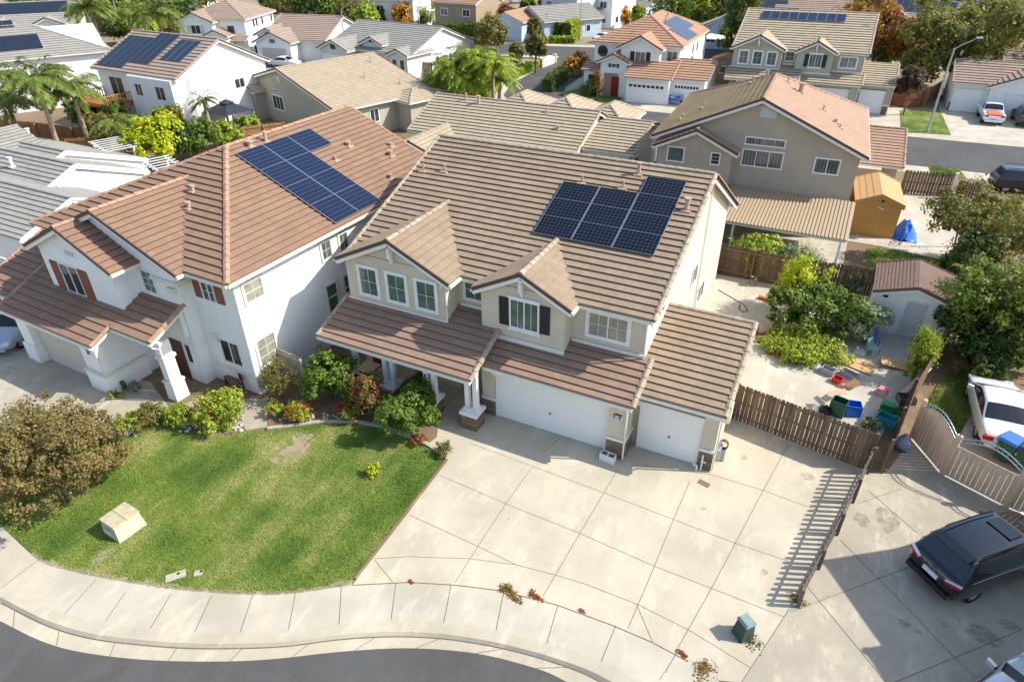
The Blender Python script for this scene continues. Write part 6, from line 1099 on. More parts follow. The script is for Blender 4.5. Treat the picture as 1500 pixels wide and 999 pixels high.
# ------------------------------------------------------------------ cars
PAINT = {}
def paint(name, rgb, rough=.22, metal=.2):
    if name not in PAINT:
        m = NT(name); m.col(C(*rgb), rough, metal, .5); m.b.inputs['Coat Weight'].default_value = .8; m.b.inputs['Coat Roughness'].default_value = .06; PAINT[name] = m.m
    return PAINT[name]
M['tyre'] = plain('tyre_rubber', C(30, 30, 31), .85); M['rim'] = plain('alloy_rim', C(176, 178, 182), .3, .7); M['taillight'] = plain('red_tail_light', C(170, 16, 24), .2); M['headlight'] = plain('clear_head_light', C(212, 216, 220), .1, .2); M['plate'] = plain('licence_plate', C(214, 218, 226), .5); M['chrome'] = plain('chrome_trim', C(200, 202, 206), .2, .9); M['carglass'] = NT('car_glass').col(C(20, 24, 28), .05, 0, .7); M['plastic'] = plain('black_plastic', C(26, 26, 28), .6)
def car(label, loc, rz, pm, kind='sedan', L=4.7, W=1.85, cat='car', glass='carglass', detail=True, name='parked_car'):
    """x runs from tail (0) to nose (L); stations carry bumper, belt and roof heights"""
    t = thing(name, label, cat, loc, rz); h = W / 2
    S = {'sedan': [(0, .42, .62, .62, .62, .66), (.06, .30, .86, .88, .88, .80), (.4, .25, .95, .99, 1.01, .93), (.8, .22, .98, 1.04, 1.06, .98), (1.7, .22, .97, 1.38, 1.42, 1.0), (2.2, .22, .96, 1.42, 1.47, 1.0), (2.75, .22, .95, 1.38, 1.43, 1.0), (3.55, .22, .93, 1.0, 1.02, 1.0), (4.0, .22, .86, .90, .92, .97), (4.5, .26, .74, .76, .78, .86), (4.7, .40, .58, .58, .58, .66)],
         'van': [(0, .42, .72, .72, .72, .70), (.05, .30, 1.0, 1.02, 1.02, .84), (.22, .24, 1.10, 1.14, 1.15, .95), (.62, .22, 1.10, 1.68, 1.71, 1.0), (1.3, .22, 1.09, 1.73, 1.76, 1.0), (2.2, .22, 1.07, 1.74, 1.77, 1.0), (3.0, .22, 1.05, 1.69, 1.72, 1.0), (4.05, .22, 1.02, 1.10, 1.12, 1.0), (4.6, .22, .94, .98, 1.0, .97), (4.95, .26, .80, .82, .84, .88), (5.1, .42, .6, .6, .6, .68)],
         'suv': [(0, .45, .8, .8, .8, .84), (.05, .34, 1.06, 1.08, 1.08, .94), (.2, .3, 1.14, 1.18, 1.19, .98), (.5, .3, 1.14, 1.70, 1.73, 1.0), (1.3, .3, 1.13, 1.76, 1.79, 1.0), (2.0, .3, 1.12, 1.76, 1.79, 1.0), (2.6, .3, 1.1, 1.7, 1.73, 1.0), (3.25, .3, 1.08, 1.16, 1.18, 1.0), (4.1, .3, 1.0, 1.04, 1.07, .97), (4.55, .34, .88, .9, .92, .9), (4.7, .46, .66, .66, .66, .7)],
         'pickup': [(0, .5, .7, .7, .7, .86), (.05, .42, 1.06, 1.08, 1.0, .97), (.12, .4, 1.08, 1.1, .72, .98), (1.85, .4, 1.08, 1.1, .72, .98), (1.95, .4, 1.1, 1.14, 1.16, 1.0), (2.3, .4, 1.1, 1.7, 1.74, 1.0), (3.1, .4, 1.1, 1.72, 1.76, 1.0), (3.6, .4, 1.08, 1.4, 1.44, 1.0), (4.0, .4, 1.06, 1.1, 1.12, 1.0), (5.0, .42, .98, 1.0, 1.02, .96), (5.3, .55, .75, .75, .75, .8)]}[kind]
    sx = L / S[-1][0]; rings = []; gl = []
    for x, zb, zw, zr, zc, f in S:
        w_ = h * f; top = w_ * (.76 if zr > zw + .2 else .93); x *= sx
        half = [(w_ * .80, zb), (w_ * .97, zb + .06), (w_, (zb + zw) / 2 + .02), (w_ * .985, zw - .03), (w_ * .96, zw), (top + .02, zr - .05), (top - .06, zr), (top * .5, (zr + zc * 3) / 4), (0, zc)]
        rings.append([Vector((x, -a, z)) for a, z in half] + [Vector((x, a, z)) for a, z in half[-2::-1]])
    import bmesh
    n = len(rings[0]); roofs = [s[3] > s[2] + .2 for s in S]; bm = bmesh.new(); V = [[bm.verts.new(p) for p in r] for r in rings]; sides = []; screens = []
    for i in range(len(rings) - 1):
        scr = []
        for k in range(n - 1):
            f = bm.faces.new([V[i][k], V[i + 1][k], V[i + 1][k + 1], V[i][k + 1]])
            if k in (4, n - 6) and (roofs[i] or roofs[i + 1]) and not (kind == 'pickup' and i < 3): sides.append(f)
            if roofs[i] != roofs[i + 1] and 5 <= k <= n - 7: scr.append(f)
        if scr: screens.append(scr)
    bm.faces.new(V[0]); bm.faces.new(V[-1][::-1]); bm.faces.new([r[0] for r in V] + [r[-1] for r in V[::-1]])
    for f in bm.faces: f.smooth = True
    gf = []
    for lo_ in (0, 1):
        fs = [f for f in sides if (f.calc_center_median().y < 0) == (lo_ == 0)]
        if fs: bmesh.ops.inset_region(bm, faces=fs, thickness=.035, depth=0, use_boundary=True, use_even_offset=True); gf += fs
    for sc_ in screens: bmesh.ops.inset_region(bm, faces=sc_, thickness=.05, depth=0, use_boundary=True, use_even_offset=True); gf += sc_
    for f in gf: f.material_index = 1
    bmesh.ops.recalc_face_normals(bm, faces=bm.faces[:])
    cl = bm.edges.layers.float.new('crease_edge')
    for f in gf:
        for e in f.edges: e[cl] = .5
    me = bpy.data.meshes.new('body'); bm.to_mesh(me); bm.free(); ob = bpy.data.objects.new('tmp', me); COL.objects.link(ob); md = ob.modifiers.new('s', 'SUBSURF'); md.levels = md.render_levels = 2
    dg = bpy.context.evaluated_depsgraph_get(); ev = bpy.data.meshes.new_from_object(ob.evaluated_get(dg)); bpy.data.objects.remove(ob)
    for nm, ix, mt in (('body', 0, pm), ('window', 1, glass)):
        b2 = bmesh.new(); b2.from_mesh(ev); bmesh.ops.delete(b2, geom=[f for f in b2.faces if f.material_index != ix], context='FACES')
        for f in b2.faces: f.material_index = 0; f.smooth = True
        m2 = bpy.data.meshes.new(nm); b2.to_mesh(m2); b2.free(); m2.materials.clear(); m2.materials.append(M[mt] if isinstance(mt, str) else mt); o = bpy.data.objects.new(nm, m2); COL.objects.link(o); o.parent = t
    wr = .33 if kind in ('sedan', 'van') else .38
    for x in (.19 * L, .81 * L):
        for sg in (-1, 1):
            k = thing_part(t, 'wheel'); k.location = (x, sg * (h - .155), wr); m = MB(Matrix.Rotation(R(90), 4, 'X')); m.lathe([(wr * .62, -.1), (wr * .95, -.11), (wr, -.08), (wr, .08), (wr * .95, .11), (wr * .62, .1)], (0, 0, 0), 20); m.build('tyre', 'tyre', k, smooth=True); m = MB(Matrix.Rotation(R(90), 4, 'X'))
            m.lathe([(0, -.085), (.06, -.09), (.07, -.06), (wr * .55, -.06), (wr * .63, -.09), (wr * .63, .09), (wr * .55, .06), (.07, .06), (.06, .09), (0, .085)], (0, 0, 0), 20)
            for a in range(7): c, s_ = math.cos(a * .897), math.sin(a * .897); m.beam((.05 * c, .05 * s_, .075), (wr * .6 * c, wr * .6 * s_, .075), .05, .03); m.beam((.05 * c, .05 * s_, -.075), (wr * .6 * c, wr * .6 * s_, -.075), .05, .03)
            m.build('rim', 'rim', k)
    zl = S[1][2]
    for sg in (-1, 1):
        m = MB(); y = sg * h * .72
        if kind == 'van': m.hexa([(-.0, y - .2, .86), (.16, y - .26 * 0 + sg * .2, .86), (.2, y + sg * .22, .98), (.0, y - sg * .2, .98)], [(.03, y - .2, 1.02), (.2, y + sg * .19, 1.0), (.26, y + sg * .2, 1.12), (.06, y - sg * .16, 1.08)]) if False else m.beam((.02, y - sg * .22, .92), (.14, y + sg * .2, 1.0), .10, .13)
        else: m.box(-.0, .14, y - .17, y + .17, zl - .24, zl - .06)
        m.build('tail_light', 'taillight', t)
        if kind == 'van': m = MB(); m.beam((.0, y - sg * .23, .985), (.14, y + sg * .22, 1.06), .09, .035); m.build('light_strip', 'headlight', t)
        m = MB(); m.box(L - .34, L - .06, y - .18, y + .16, S[-2][2] - .14, S[-2][2] - .02); m.build('head_light', 'headlight', t)
        m = MB(); x = [s[0] for s in S if s[3] > s[2] + .2][-1] * sx + .35; m.beam((x, sg * (h * .95), 1.05 if kind != 'sedan' else .98), (x + .02, sg * (h + .2), 1.1 if kind != 'sedan' else 1.02), .1, .15); m.build('mirror', pm, t)
    m = MB(); m.box(-.035, .02, -.26, .26, .72, .86); m.build('licence_plate', 'plate', t)
    m = MB(); m.box(-.05, .1, -h * .78, h * .78, .36, .56); m.build('bumper', pm if kind != 'suv' else 'plastic', t); m = MB(); m.box(L - .1, L + .03, -h * .66, h * .66, .32, .5); m.build('bumper', pm if kind != 'suv' else 'plastic', t)
    if kind == 'van':
        m = MB(); m.box(.03, .05, -.08, .08, 1.0, 1.02); m.box(.02, .05, -.085, -.06, .93, 1.02); m.box(.02, .05, .06, .085, .93, 1.02); m.box(.02, .05, -.06, .06, .965, .985); m.build('emblem', 'chrome', t)
        for sg in (-1, 1): m = MB(); m.tube([(.9, sg * .66, 1.79), (1.0, sg * .67, 1.83), (2.9, sg * .66, 1.8), (3.0, sg * .65, 1.74)], .022, 6); m.build('roof_rail', 'plastic', t)
        m = MB(); m.hexa([(2.35, -.42, 1.775), (2.95, -.4, 1.735), (2.95, .4, 1.735), (2.35, .42, 1.775)], [(2.35, -.42, 1.785), (2.95, -.4, 1.745), (2.95, .4, 1.745), (2.35, .42, 1.785)]); m.build('sunroof', glass, t)
        m = MB(); m.hexa([(.44, -.6, 1.66), (.75, -.62, 1.74), (.75, .62, 1.74), (.44, .6, 1.66)], [(.42, -.6, 1.70), (.75, -.62, 1.765), (.75, .62, 1.765), (.42, .6, 1.70)]); m.build('roof_spoiler', pm, t)
        for sg in (-1, 1): m = MB(); P = [Vector((a * sx, sg * (h * .965 + .012), z)) for a, z in ((.5, 1.13), (1.3, 1.12), (2.2, 1.1), (3.1, 1.08), (3.9, 1.06))]; m.tube(P, .012, 5); m.build('chrome_strip', 'chrome', t)
    if kind == 'suv':
        for sg in (-1, 1): m = MB(); m.tube([(.7, sg * .62, 1.78), (.8, sg * .63, 1.86), (2.4, sg * .62, 1.84), (2.5, sg * .6, 1.76)], .025, 6); m.build('roof_rail', 'plastic', t)
    if kind == 'pickup':
        m = MB(); m.box(.15, 1.9, -h * .82, h * .82, .70, .80); m.build('load_bed', 'plastic', t)
        m = MB(); m.box(1.93, 1.97, -.6, .6, 1.2, 1.62); m.build('rear_window', glass, t)
    return t
p = at(1318, 836); q = at(1408, 872)  # tail corners of the minivan on the ground
van = car('black minivan parked on the right hand driveway', (0, 0, 0), 0, paint('black_blue_paint', (9, 10, 15), .14, 0), 'van', 5.1, 1.95)
d = (q - p); d.z = 0; c = (p + q) / 2; ang = math.atan2(d.y, d.x) + R(90); van.location = (16.2, -1.75, 0); van.rotation_euler = (0, 0, R(46))
p = at(1440, 645); q = at(1500, 668); d = q - p; cc = car('white sedan with curved roof parked behind the arched gate', (0, 0, 0), 0, paint('white_paint', (226, 226, 224), .2, .0), 'sedan', 4.8, 1.9); cc.location = (19.1, 6.5, 0); cc.rotation_euler = (0, 0, R(93))
p = at(1410, 1035); cc = car('pale silver car at the lower right corner', (p.x + 1.0, p.y - .2, 0), R(25), paint('pale_silver_paint', (196, 202, 200), .22, .3), 'sedan', 4.7, 1.85); cc.location = (16.55, -7.73, 0); cc.rotation_euler = (0, 0, R(54.7))
p = at(18, 527); cc = car('silver car nose at the left edge on the white house driveway', (0, 0, 0), 0, paint('silver_paint', (176, 182, 188), .22, .4), 'sedan', 4.6, 1.8); cc.rotation_euler = (0, 0, R(-62)); c0 = at(22, 520); cc.location = (c0.x - 4.2 * math.cos(R(-62)) - .9 * math.sin(R(62)), c0.y - 4.2 * math.sin(R(-62)) - .2, 0)
cc = car('blue pickup truck in the driveway by the red door house', (-8.2, 58.0, 0), R(80), paint('blue_paint', (40, 120, 205), .25, .2), 'pickup', 5.2, 1.9); cc = car('white pickup truck with orange cargo before the white garage', (23.2, 62.7, 0), R(92), paint('white_truck_paint', (224, 226, 228), .25, 0), 'pickup', 5.0, 1.95, 'truck')
m = MB(); m.box(.25, 1.6, -.6, .6, .81, 1.05); g_ = m.build('cargo', colm('orange_cargo', (214, 104, 60), .7), None); tag(g_, 'orange cargo boxes in the bed of the white pickup', 'cargo'); g_.location = cc.location; g_.rotation_euler = cc.rotation_euler
car('camouflage grey vehicle right of the white pickup', (26.2, 63.0, 0), R(92), colm('camo_cover', (86, 90, 84), .8, var=.5), 'suv', 4.6, 1.9); car('dark navy jeep behind the fruit tree at the right edge', tuple(at(1448, 276)), R(10), paint('navy_paint', (34, 38, 52), .3, .3), 'suv', 4.4, 1.85)
car('white hatchback on the left street before the tan garage', tuple(at(398, 97)), R(12), paint('white_paint', (226, 226, 224)), 'sedan', 4.6, 1.85); car('white car parked at the far junction behind the corner house', tuple(at(873, 64)), R(75), paint('white_paint', (226, 226, 224)), 'sedan', 4.6, 1.85); car('pale car at the top edge beside the taupe house', tuple(at(746, 6)), R(60), paint('silver_paint', (176, 182, 188)), 'sedan', 4.6, 1.85)
# ------------------------------------------------------------------ small things
def bx(name, label, cat, px, rz, sx, sy, sz, mat, taper=0, lid=None, z=0, group=None, grip=True):
    p = at(*px); t = thing(name, label, cat, (p.x, p.y, z), R(rz), group); m = MB(); h = sx / 2; k = sy / 2
    m.hexa([(-h + taper, -k + taper, 0), (h - taper, -k + taper, 0), (h - taper, k - taper, 0), (-h + taper, k - taper, 0)], [(-h, -k, sz), (h, -k, sz), (h, k, sz), (-h, k, sz)]); m.box(-h - .02, h + .02, -k - .02, k + .02, sz - .05, sz - .015); m.build('body', mat, t)
    if lid: m = MB(); m.hexa([(-h - .03, -k - .03, sz), (h + .03, -k - .03, sz), (h + .03, k + .03, sz), (-h - .03, k + .03, sz)], [(-h, -k, sz + .06), (h, -k, sz + .06), (h, k, sz + .06), (-h, k, sz + .06)]); m.build('lid', lid, t)
    return t
def openbox(name, label, cat, px, rz, sx, sy, sz, mat, z=0, th=.025, taper=0, inside=None, group=None):
    p = at(*px); t = thing(name, label, cat, (p.x, p.y, z), R(rz), group); m = MB(); h = sx / 2; k = sy / 2
    m.box(-h, h, -k, k, 0, th)
    for a in ((-h, h, -k, -k + th), (-h, h, k - th, k), (-h, -h + th, -k + th, k - th), (h - th, h, -k + th, k - th)): m.box(a[0], a[1], a[2], a[3], th, sz)
    m.build('body', mat, t)
    if inside: m = MB(); m.box(-h + th, h - th, -k + th, k - th, th, sz * .75); m.build('soil', inside, t)
    return t
G_ = colm('bin_green', (26, 84, 62), .5); B_ = colm('bin_blue', (62, 112, 200), .5); W_ = colm('white_plastic', (226, 226, 222), .5); K_ = colm('cardboard', (196, 160, 110), .9); GP_ = colm('grey_plastic', (150, 154, 158), .5); RED = colm('red_plastic', (196, 48, 38), .5); PNK = colm('pink_plastic', (226, 128, 132), .5); BLU = colm('bright_blue_plastic', (36, 112, 214), .45); TEAL = colm('teal_plastic', (46, 146, 158), .5); GRN = colm('tray_green', (48, 132, 68), .5); CLAY = colm('brick_red', (186, 98, 74), .9, var=.25)
def wheelie(label, px, rz, lid, z=0):
    p = at(*px); t = thing('wheelie_bin', label, 'bin', (p.x, p.y, z), R(rz)); m = MB(); m.hexa([(-.24, -.26, .08), (.24, -.26, .08), (.24, .26, .08), (-.24, .26, .08)], [(-.31, -.36, 1.0), (.31, -.36, 1.0), (.31, .34, 1.0), (-.31, .34, 1.0)]); m.box(-.33, .33, -.38, .36, .93, .98); m.build('body', G_, t); m = MB(); m.hexa([(-.34, -.4, 1.0), (.34, -.4, 1.0), (.34, .4, 1.0), (-.34, .4, 1.0)], [(-.3, -.34, 1.1), (.3, -.34, 1.1), (.3, .36, 1.1), (-.3, .36, 1.1)]); m.build('lid', lid, t)
    for x in (-.27, .27): m = MB(MX((x, .28, .12)) @ Matrix.Rotation(R(90), 4, 'Y')); m.lathe([(0, -.03), (.11, -.03), (.12, 0), (.11, .03), (0, .03)], (0, 0, 0), 12); m.build('wheel', 'tyre', t)
    m = MB(); m.tube([(-.26, .42, 1.0), (.26, .42, 1.0)], .018, 6); m.build('handle', 'plastic', t)
wheelie('green wheelie bin with blue lid behind the white sedan', (1468, 672), -30, B_); wheelie('green wheelie bin with dark lid at the right edge', (1496, 686), -30, colm('bin_dark_lid', (52, 62, 62), .5)); wheelie('leftmost of the green bins beside the tan garage house', (443, 88), 0, G_); wheelie('middle green bin beside the tan garage house', (452, 86), 0, G_); wheelie('rightmost green bin beside the tan garage house', (462, 83), 0, G_); wheelie('green bin behind the blue pickup', (1032, 134), 0, G_)
# utility boxes
p, q = at(176, 797), at(216, 768); d = q - p; t = thing('utility_box', 'large beige transformer box on the lawn', 'utility box', tuple(p), math.atan2(d.y, d.x)); m = MB(); L = d.length; m.hexa([(0, 0, 0), (L, 0, 0), (L, .95, 0), (0, .95, 0)], [(.06, .12, .62), (L - .06, .12, .62), (L - .06, .92, .62), (.06, .92, .62)]); m.build('cabinet', 'cabinet' if 'cabinet' in M else colm('beige_cabinet', (186, 180, 154), .6), t); m = MB(); m.hexa([(.03, .09, .625), (L / 2 - .01, .09, .625), (L / 2 - .01, .95, .625), (.03, .95, .625)], [(.04, .1, .68), (L / 2 - .01, .1, .68), (L / 2 - .01, .94, .68), (.04, .94, .68)]); m.hexa([(L / 2 + .01, .09, .625), (L - .03, .09, .625), (L - .03, .95, .625), (L / 2 + .01, .95, .625)], [(L / 2 + .01, .1, .68), (L - .04, .1, .68), (L - .04, .94, .68), (L / 2 + .01, .94, .68)]); m.build('lid', colm('beige_lid', (184, 174, 140), .65, var=.25), t)
m = MB(); m.box(-.03, .02, .3, .75, .18, .4); m.build('label_plate', 'greywall', t)
t = thing('utility_box', 'small dark green utility pedestal on the driveway near the sidewalk', 'utility box', tuple(at(1087, 929)), R(-40)); m = MB(); m.hexa([(-.23, -.23, 0), (.23, -.23, 0), (.23, .23, 0), (-.23, .23, 0)], [(-.19, -.12, .62), (.19, -.12, .62), (.19, .2, .62), (-.19, .2, .62)]); m.build('cabinet', colm('pedestal_green', (58, 72, 68), .55), t); m = MB(); m.hexa([(-.22, -.16, .62), (.22, -.16, .62), (.22, .23, .62), (-.22, .23, .62)], [(-.19, -.1, .7), (.19, -.1, .7), (.19, .2, .7), (-.19, .2, .7)]); m.build('lid', colm('pedestal_lid', (128, 146, 142), .5), t)
weeds((1096, 934), 160, .35, .32, .1, 'L_dark', 'weeds round the small green utility pedestal', seed=30)
def flatcover(label, px, rz, sx, sy): 
    p = at(*px); t = thing('meter_cover', label, 'meter cover', (p.x, p.y, .014), R(rz)); m = MB(); m.box(-sx / 2, sx / 2, -sy / 2, sy / 2, 0, .03); m.build('cover_plate', 'walk', t); m = MB(); m.tube([(.08, .05, .03), (.08, .05, .036)], .05, 10); m.build('finger_hole', 'dark', t)
flatcover('rectangular concrete meter cover in the lawn near the sidewalk', (258, 844), 52, .62, .3); flatcover('small round edged meter cover right of the rectangular one', (291, 840), 40, .26, .22)
t = thing('drain_cover', 'rusty cleanout cover in the drive before the small garage', 'drain cover', tuple(at(1031, 708)), R(-15)); m = MB(); m.box(-.22, .22, -.12, .12, .0, .012); m.build('cover_plate', 'soil', t)
# by the garage
for lb, px in (('left white planter bucket at the garage pillar', (885, 672)), ('right white planter bucket at the garage pillar', (895, 676))): openbox('planter_bucket', lb, 'planter', px, -5, .3, .3, .34, W_, inside='soil', group='white planter buckets at the garage pillar')
t = thing('backflow_pipe', 'white standing water valve pipe at the small garage corner', 'pipe', tuple(at(1026, 688))); m = MB(); m.tube([(0, 0, 0), (0, 0, .75)], .035, 8); m.tube([(0, 0, .45), (.14, -.05, .45)], .03, 6); m.tube([(-.15, -.1, .0), (-.15, -.1, .25), (-.3, -.1, .25)], .04, 6); m.build('riser', 'trim', t)
t = thing('garden_hose_reel', 'tangled hose reel on the wall beside the small garage', 'hose', tuple(at(1056, 672))); m = MB()
for i in range(5): m.tube([(.16 * math.cos(a), .03 * i - .06, .75 + .2 * math.sin(a)) for a in [k * .5 for k in range(14)]], .022, 5)
m.build('hose_coil', colm('hose_brown', (96, 70, 52), .7), t); m = MB(); m.box(-.12, .12, -.12, .12, .0, .55); m.build('hose_stand', 'galv', t)
# yard clutter
def sheet(name, label, cat, px, rz, pts, mat, z=.02):
    p = at(*px); t = thing(name, label, cat, (p.x, p.y, z), R(rz)); m = MB(); m.hexa([(x, y, h) for x, y, h in pts], [(x, y, h + .02) for x, y, h in pts]); m.build('sheet', mat, t)
    m = MB(); a, b = Vector(pts[0]), Vector(pts[1]); c = Vector(pts[3]); m.beam(a.lerp(c, .5) + _z * .022, b.lerp(Vector(pts[2]), .5) + _z * .022, .02, .012); m.build('crease', colm('cardboard_crease', (140, 106, 66), .9) if mat == K_ else mat, t); return t
sheet('cardboard_sheet', 'large flattened cardboard box lying before the shed', 'cardboard', (1252, 533), -20, [(-.95, -.45, .02), (.95, -.5, .03), (.9, .5, .05), (-.9, .45, .03)], K_); sheet('cardboard_sheet', 'bent cardboard sheet right of the large flattened box', 'cardboard', (1307, 535), 10, [(-.6, -.4, .22), (.75, -.45, .02), (.6, .4, .04), (-.5, .35, .2)], K_)
sheet('timber_plank', 'long pale plank leaning along the side fence', 'plank', (1334, 572), 62, [(-.9, -.1, .05), (1.2, -.1, .7), (1.2, .1, .74), (-.9, .1, .09)], 'gatew', .05)
openbox('storage_crate', 'grey storage crate beside the white bag', 'crate', (1212, 547), -20, .6, .42, .3, GP_); openbox('storage_crate', 'grey crate with light lid right of the red crate', 'crate', (1243, 552), -28, .75, .35, .28, GP_); openbox('storage_crate', 'red plastic crate between the grey crates', 'crate', (1226, 560), -20, .42, .36, .26, RED)
def bag(label, px, mat, r=.25, h=.4, name='plastic_bag', cat='bag', seed=1):
    p = at(*px); g = random.Random(seed); t = thing(name, label, cat, tuple(p), g.uniform(0, 3)); m = MB(); n = 12; R_ = [[Vector((r * f * (1 + g.uniform(-.16, .16)) * math.cos(6.283 * k / n), r * f * (1 + g.uniform(-.16, .16)) * math.sin(6.283 * k / n), h * z)) for k in range(n)] for f, z in ((.8, 0), (1.05, .2), (1, .5), (.7, .8), (.2, .95), (.3, 1.08))]
    for a, b in zip(R_, R_[1:]):
        for k in range(n): j = (k + 1) % n; m.add([a[k], a[j], b[j], b[k]])
    m.add(R_[0][::-1]); m.add(R_[-1]); m.build('sack', mat, t, smooth=True); kn = MB(); kn.tube([(0, 0, h * .88), (0, 0, h * 1.0)], .05, 8); kn.build('tie', mat, t)
bag('crumpled white bag beside the grey crate', (1196, 540), W_, .2, .25, seed=2); bag('black rubbish bag against the board fence', (1207, 606), 'plastic', .28, .4, seed=3); bag('white bag next to the black rubbish bag', (1196, 602), W_, .2, .3, seed=4); bag('grey blue rubbish sack at the gate hinge', (1321, 655), colm('sack_blue', (150, 160, 178), .4), .3, .6, seed=5)
t = thing('step_stool', 'pink plastic stool on the patio', 'stool', tuple(at(1291, 578)), R(-20)); m = MB(); m.box(-.17, .17, -.17, .17, .32, .36); m.build('seat', PNK, t)
for x in (-1, 1):
    for y in (-1, 1): m = MB(); m.beam((x * .19, y * .19, 0), (x * .14, y * .14, .32), .06, .05, up=(1, 0, 0)); m.build('leg', PNK, t)
openbox('storage_bin', 'dark green bin crammed with boards by the fence', 'bin', (1225, 606), -15, .62, .5, .75, G_); openbox('storage_bin', 'bright blue tub beside the dark green bin', 'tub', (1247, 606), 12, .6, .5, .55, BLU)
for i, (px, rz, c_) in enumerate((((1219, 596), 20, 'gatew'), ((1230, 588), -30, 'fence'), ((1240, 584), 50, 'fence2'))): sheet('loose_board', ('grey board leaning in the dark green bin', 'brown board stacked behind the dark green bin', 'dark orange board lying behind the blue tub')[i], 'board', px, rz, [(-.35, -.16, .5), (.35, -.18, .72), (.35, .16, .74), (-.35, .15, .52)], c_, .15)
for i in range(5): bx('nursery_tray', ('bottom green tray of the leaning tray stack', 'second green tray from the bottom of the stack', 'middle green tray of the stack', 'fourth green tray of the stack', 'topmost green tray of the stack')[i], 'tray', (1297, 606), -18 + i * 2, .5, .36, .1, GRN, .02, None, i * .115, 'green trays stacked by the side fence', False)
openbox('storage_bin', 'teal tub below the stacked green trays', 'tub', (1297, 622), -20, .8, .5, .45, TEAL); openbox('storage_bin', 'grey tub by the leaning plank', 'tub', (1326, 588), 20, .7, .5, .3, colm('dark_grey_plastic', (96, 98, 104), .6)); bag('green mesh sack beside the tray stack', (1313, 606), GRN, .28, .35, 'mesh_sack', 'sack', 6); bag('olive sack above the teal tub', (1310, 616), colm('olive_sack', (150, 150, 84), .8), .22, .25, 'mesh_sack', 'sack', 7)
def bricks(label, px, rz, n, seed):
    p = at(*px); g = random.Random(seed); t = thing('brick_pile', label, 'brick pile', tuple(p), R(rz)); m = MB()
    for i in range(n): x = (i % 5) * .24 - .5; y = (i // 5 % 2) * .13; z = (i // 10) * .08; m.m = Matrix.Translation((x, y, z)) @ Matrix.Rotation(g.uniform(-.3, .3), 4, 'Z'); m.box(-.1, .1, -.05, .05, 0, .07)
    m.build('bricks', CLAY, t)
bricks('pile of red bricks by the small garage roof corner', (1121, 490), 40, 16, 1); bricks('row of red bricks edging the ground crop', (1139, 522), -15, 14, 2); bricks('red brick stack on the far patio', (1126, 442), -10, 20, 3)
t = thing('step_stool', 'small wooden stool with a pot by the back fence', 'stool', tuple(at(1102, 418)), R(10)); m = MB(); m.box(-.18, .18, -.18, .18, .4, .44); m.build('seat', 'fence2', t)
for x in (-.15, .15):
    for y in (-.15, .15): m = MB(); m.box(x - .02, x + .02, y - .02, y + .02, 0, .4); m.build('leg', 'fence2', t)
t2 = thing('plant_pot', 'dark bowl resting on the small wooden stool', 'pot', tuple(at(1102, 418) + _z * .44)); m = MB(); m.lathe([(0, 0), (.12, 0), (.2, .12), (.17, .12), (.1, .03), (0, .03)], (0, 0, 0), 14); m.build('bowl', 'iron', t2)
t = thing('garden_hose', 'black hose lying in a loop on the patio', 'hose', tuple(at(1070, 430))); m = MB(); o = at(1070, 430); m.tube([at(x, y) - o + _z * .02 for x, y in ((1052, 425), (1062, 431), (1078, 440), (1090, 447), (1095, 455), (1088, 458), (1082, 452), (1084, 446))], .02, 6); m.build('tube', 'black', t)
def chair(label, px, rz, mat):
    t = thing('garden_chair', label, 'chair', tuple(at(*px)), R(rz)); m = MB(); m.box(-.24, .24, -.22, .22, .4, .44); m.build('seat', mat, t); m = MB(); m.hexa([(-.24, .2, .44), (.24, .2, .44), (.24, .24, .44), (-.24, .24, .44)], [(-.22, .3, .85), (.22, .3, .85), (.22, .34, .85), (-.22, .34, .85)]); m.build('backrest', mat, t)
    for x in (-.21, .21):
        for y in (-.19, .19): m = MB(); m.box(x - .025, x + .025, y - .025, y + .025, 0, .4); m.build('leg', mat, t)
chair('blue plastic chair at the shed wall', (1277, 505), 20, colm('chair_blue', (84, 124, 196), .5)); chair('pale green plastic chair before the blue chair', (1277, 520), 60, colm('chair_green', (120, 160, 146), .5)); openbox('storage_crate', 'white open box left of the pale green chair', 'box', (1260, 517), -10, .5, .36, .12, W_)
# tarp covered bike, hoop and bench
p = at(1322, 356); t = thing('bicycle', 'small bicycle half hidden under a blue tarp beside the ochre shed', 'bicycle', tuple(p), R(70)); 
for x in (-.45, .45): m = MB(MX((x, 0, .32)) @ Matrix.Rotation(R(90), 4, 'X')); m.lathe([(.28, -.02), (.32, -.02), (.33, 0), (.32, .02), (.28, .02), (.28, -.02)], (0, 0, 0), 16); m.build('wheel', 'tyre', t)
m = MB(); m.tube([(-.45, 0, .32), (-.1, 0, .7), (.35, 0, .75), (.45, 0, .32)], .03, 6); m.tube([(-.1, 0, .7), (0, 0, .3), (.35, 0, .72)], .025, 6); m.build('frame', B_, t); m = MB(); m.tube([(.33, -.25, .95), (.35, 0, .85), (.33, .25, .95)], .02, 6); m.build('handlebar', 'galv', t)
tp = at(1324, 346); t = thing('tarp', 'crumpled bright blue tarp heaped beside the ochre shed', 'tarp', tuple(tp)); m = MB(); g_ = random.Random(9); n_ = 9; Q = [[Vector(((i / n_ - .5) * 1.5, (j / n_ - .5) * 2.0, max(.02, (1.05 - ((i / n_ - .45) ** 2 * 3.6 + (j / n_ - .5) ** 2 * 3.4)) * (.75 + .45 * g_.random())))) for j in range(n_ + 1)] for i in range(n_ + 1)]
for i in range(n_):
    for j in range(n_): m.add([Q[i][j], Q[i + 1][j], Q[i + 1][j + 1], Q[i][j + 1]])
m.build('sheet', BLU, t)
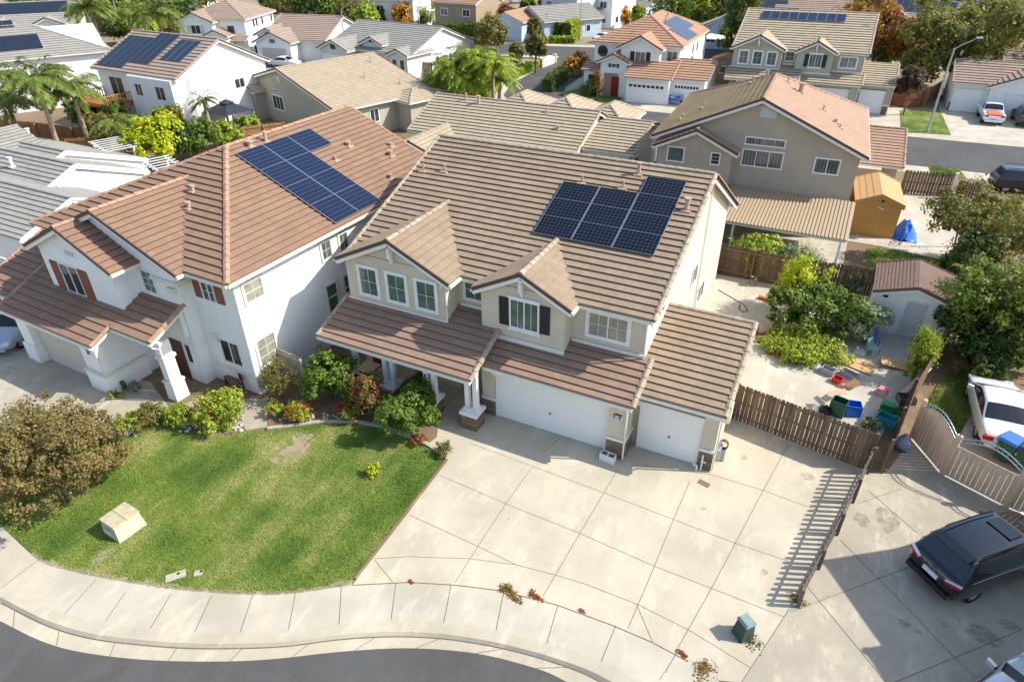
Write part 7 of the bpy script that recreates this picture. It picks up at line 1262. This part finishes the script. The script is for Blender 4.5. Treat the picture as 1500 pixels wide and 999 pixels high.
p = at(1398, 362); t = thing('basketball_hoop', 'tilted basketball hoop frame beside the fruit tree', 'basketball hoop', tuple(p), R(25)); m = MB(); m.tube([(0, 0, 0), (-.35, 0, 2.1)], .05, 8); m.build('pole', 'black', t); m = MB(); c_ = [(-1.2, -.05, 1.25), (.7, -.05, 1.55), (.6, -.05, 2.2), (-1.3, -.05, 1.85)]
for a, b in zip(c_, c_[1:] + c_[:1]): m.beam(a, b, .05, .07)
m.build('backboard_frame', 'black', t); m = MB(); m.add([(x, y + .01, z) for x, y, z in c_]); m.build('backboard', NT('clear_board').col(C(170, 176, 180), .2), t); m = MB(); m.tube([(-.3 + .23 * math.cos(a), -.3 + .23 * math.sin(a), 1.62) for a in [k * .52 for k in range(13)]], .018, 5); m.build('rim', 'black', t)
p = at(338, 573); t = thing('park_bench', 'dark slatted bench under the white house front window', 'bench', tuple(p + Vector((0, .25, 0))), R(-25)); m = MB()
for i in range(4): m.box(-.6, .6, -.22 + i * .12, -.13 + i * .12, .42, .45)
m.build('seat', 'door_br', t); m = MB()
for i in range(4): m.box(-.6, .6, .26, .3, .5 + i * .11, .58 + i * .11)
m.build('backrest', 'door_br', t)
for x in (-.55, .55): m = MB(); m.box(x - .03, x + .03, -.22, -.16, 0, .42); m.box(x - .03, x + .03, .24, .3, 0, .9); m.build('leg', 'black', t)
bag('dark covered barbecue like bundle beside the bench', (340, 590), colm('dark_bundle', (72, 64, 58), .8), .3, .6, 'covered_bundle', 'bundle', 11)
t = thing('garden_hose_reel', 'green hose coil at the white garage wall', 'hose', tuple(at(181, 570))); m = MB()
for i in range(5): m.tube([(.2 * math.cos(a), .04 * i - .08, .25 + .2 * math.sin(a)) for a in [k * .5 for k in range(14)]], .025, 5)
m.build('hose_coil', colm('hose_green', (60, 84, 70), .6), t)
# bed stones
rg = random.Random(8); rk = MB()
for i in range(150):
    px, py = rg.choice([(rg.uniform(402, 500), rg.uniform(604, 617)), (rg.uniform(340, 356), rg.uniform(608, 632)), (rg.uniform(165, 200), rg.uniform(628, 640)), (rg.uniform(258, 300), rg.uniform(618, 634))]); p = at(px, py); r = rg.uniform(.03, .08); rk.m = MX((p.x, p.y, .03), rg.uniform(0, 3)); rk.hexa([(-r, -r * .8, 0), (r * .9, -r, 0), (r, r * .7, 0), (-r * .8, r, 0)], [(-r * .6, -r * .5, r), (r * .5, -r * .6, r * .9), (r * .5, r * .4, r), (-r * .5, r * .5, r * .8)])
tag(rk.build('bed_stones', plain('pale_stone', C(200, 194, 184), .9, var=.3)), kind='stuff')
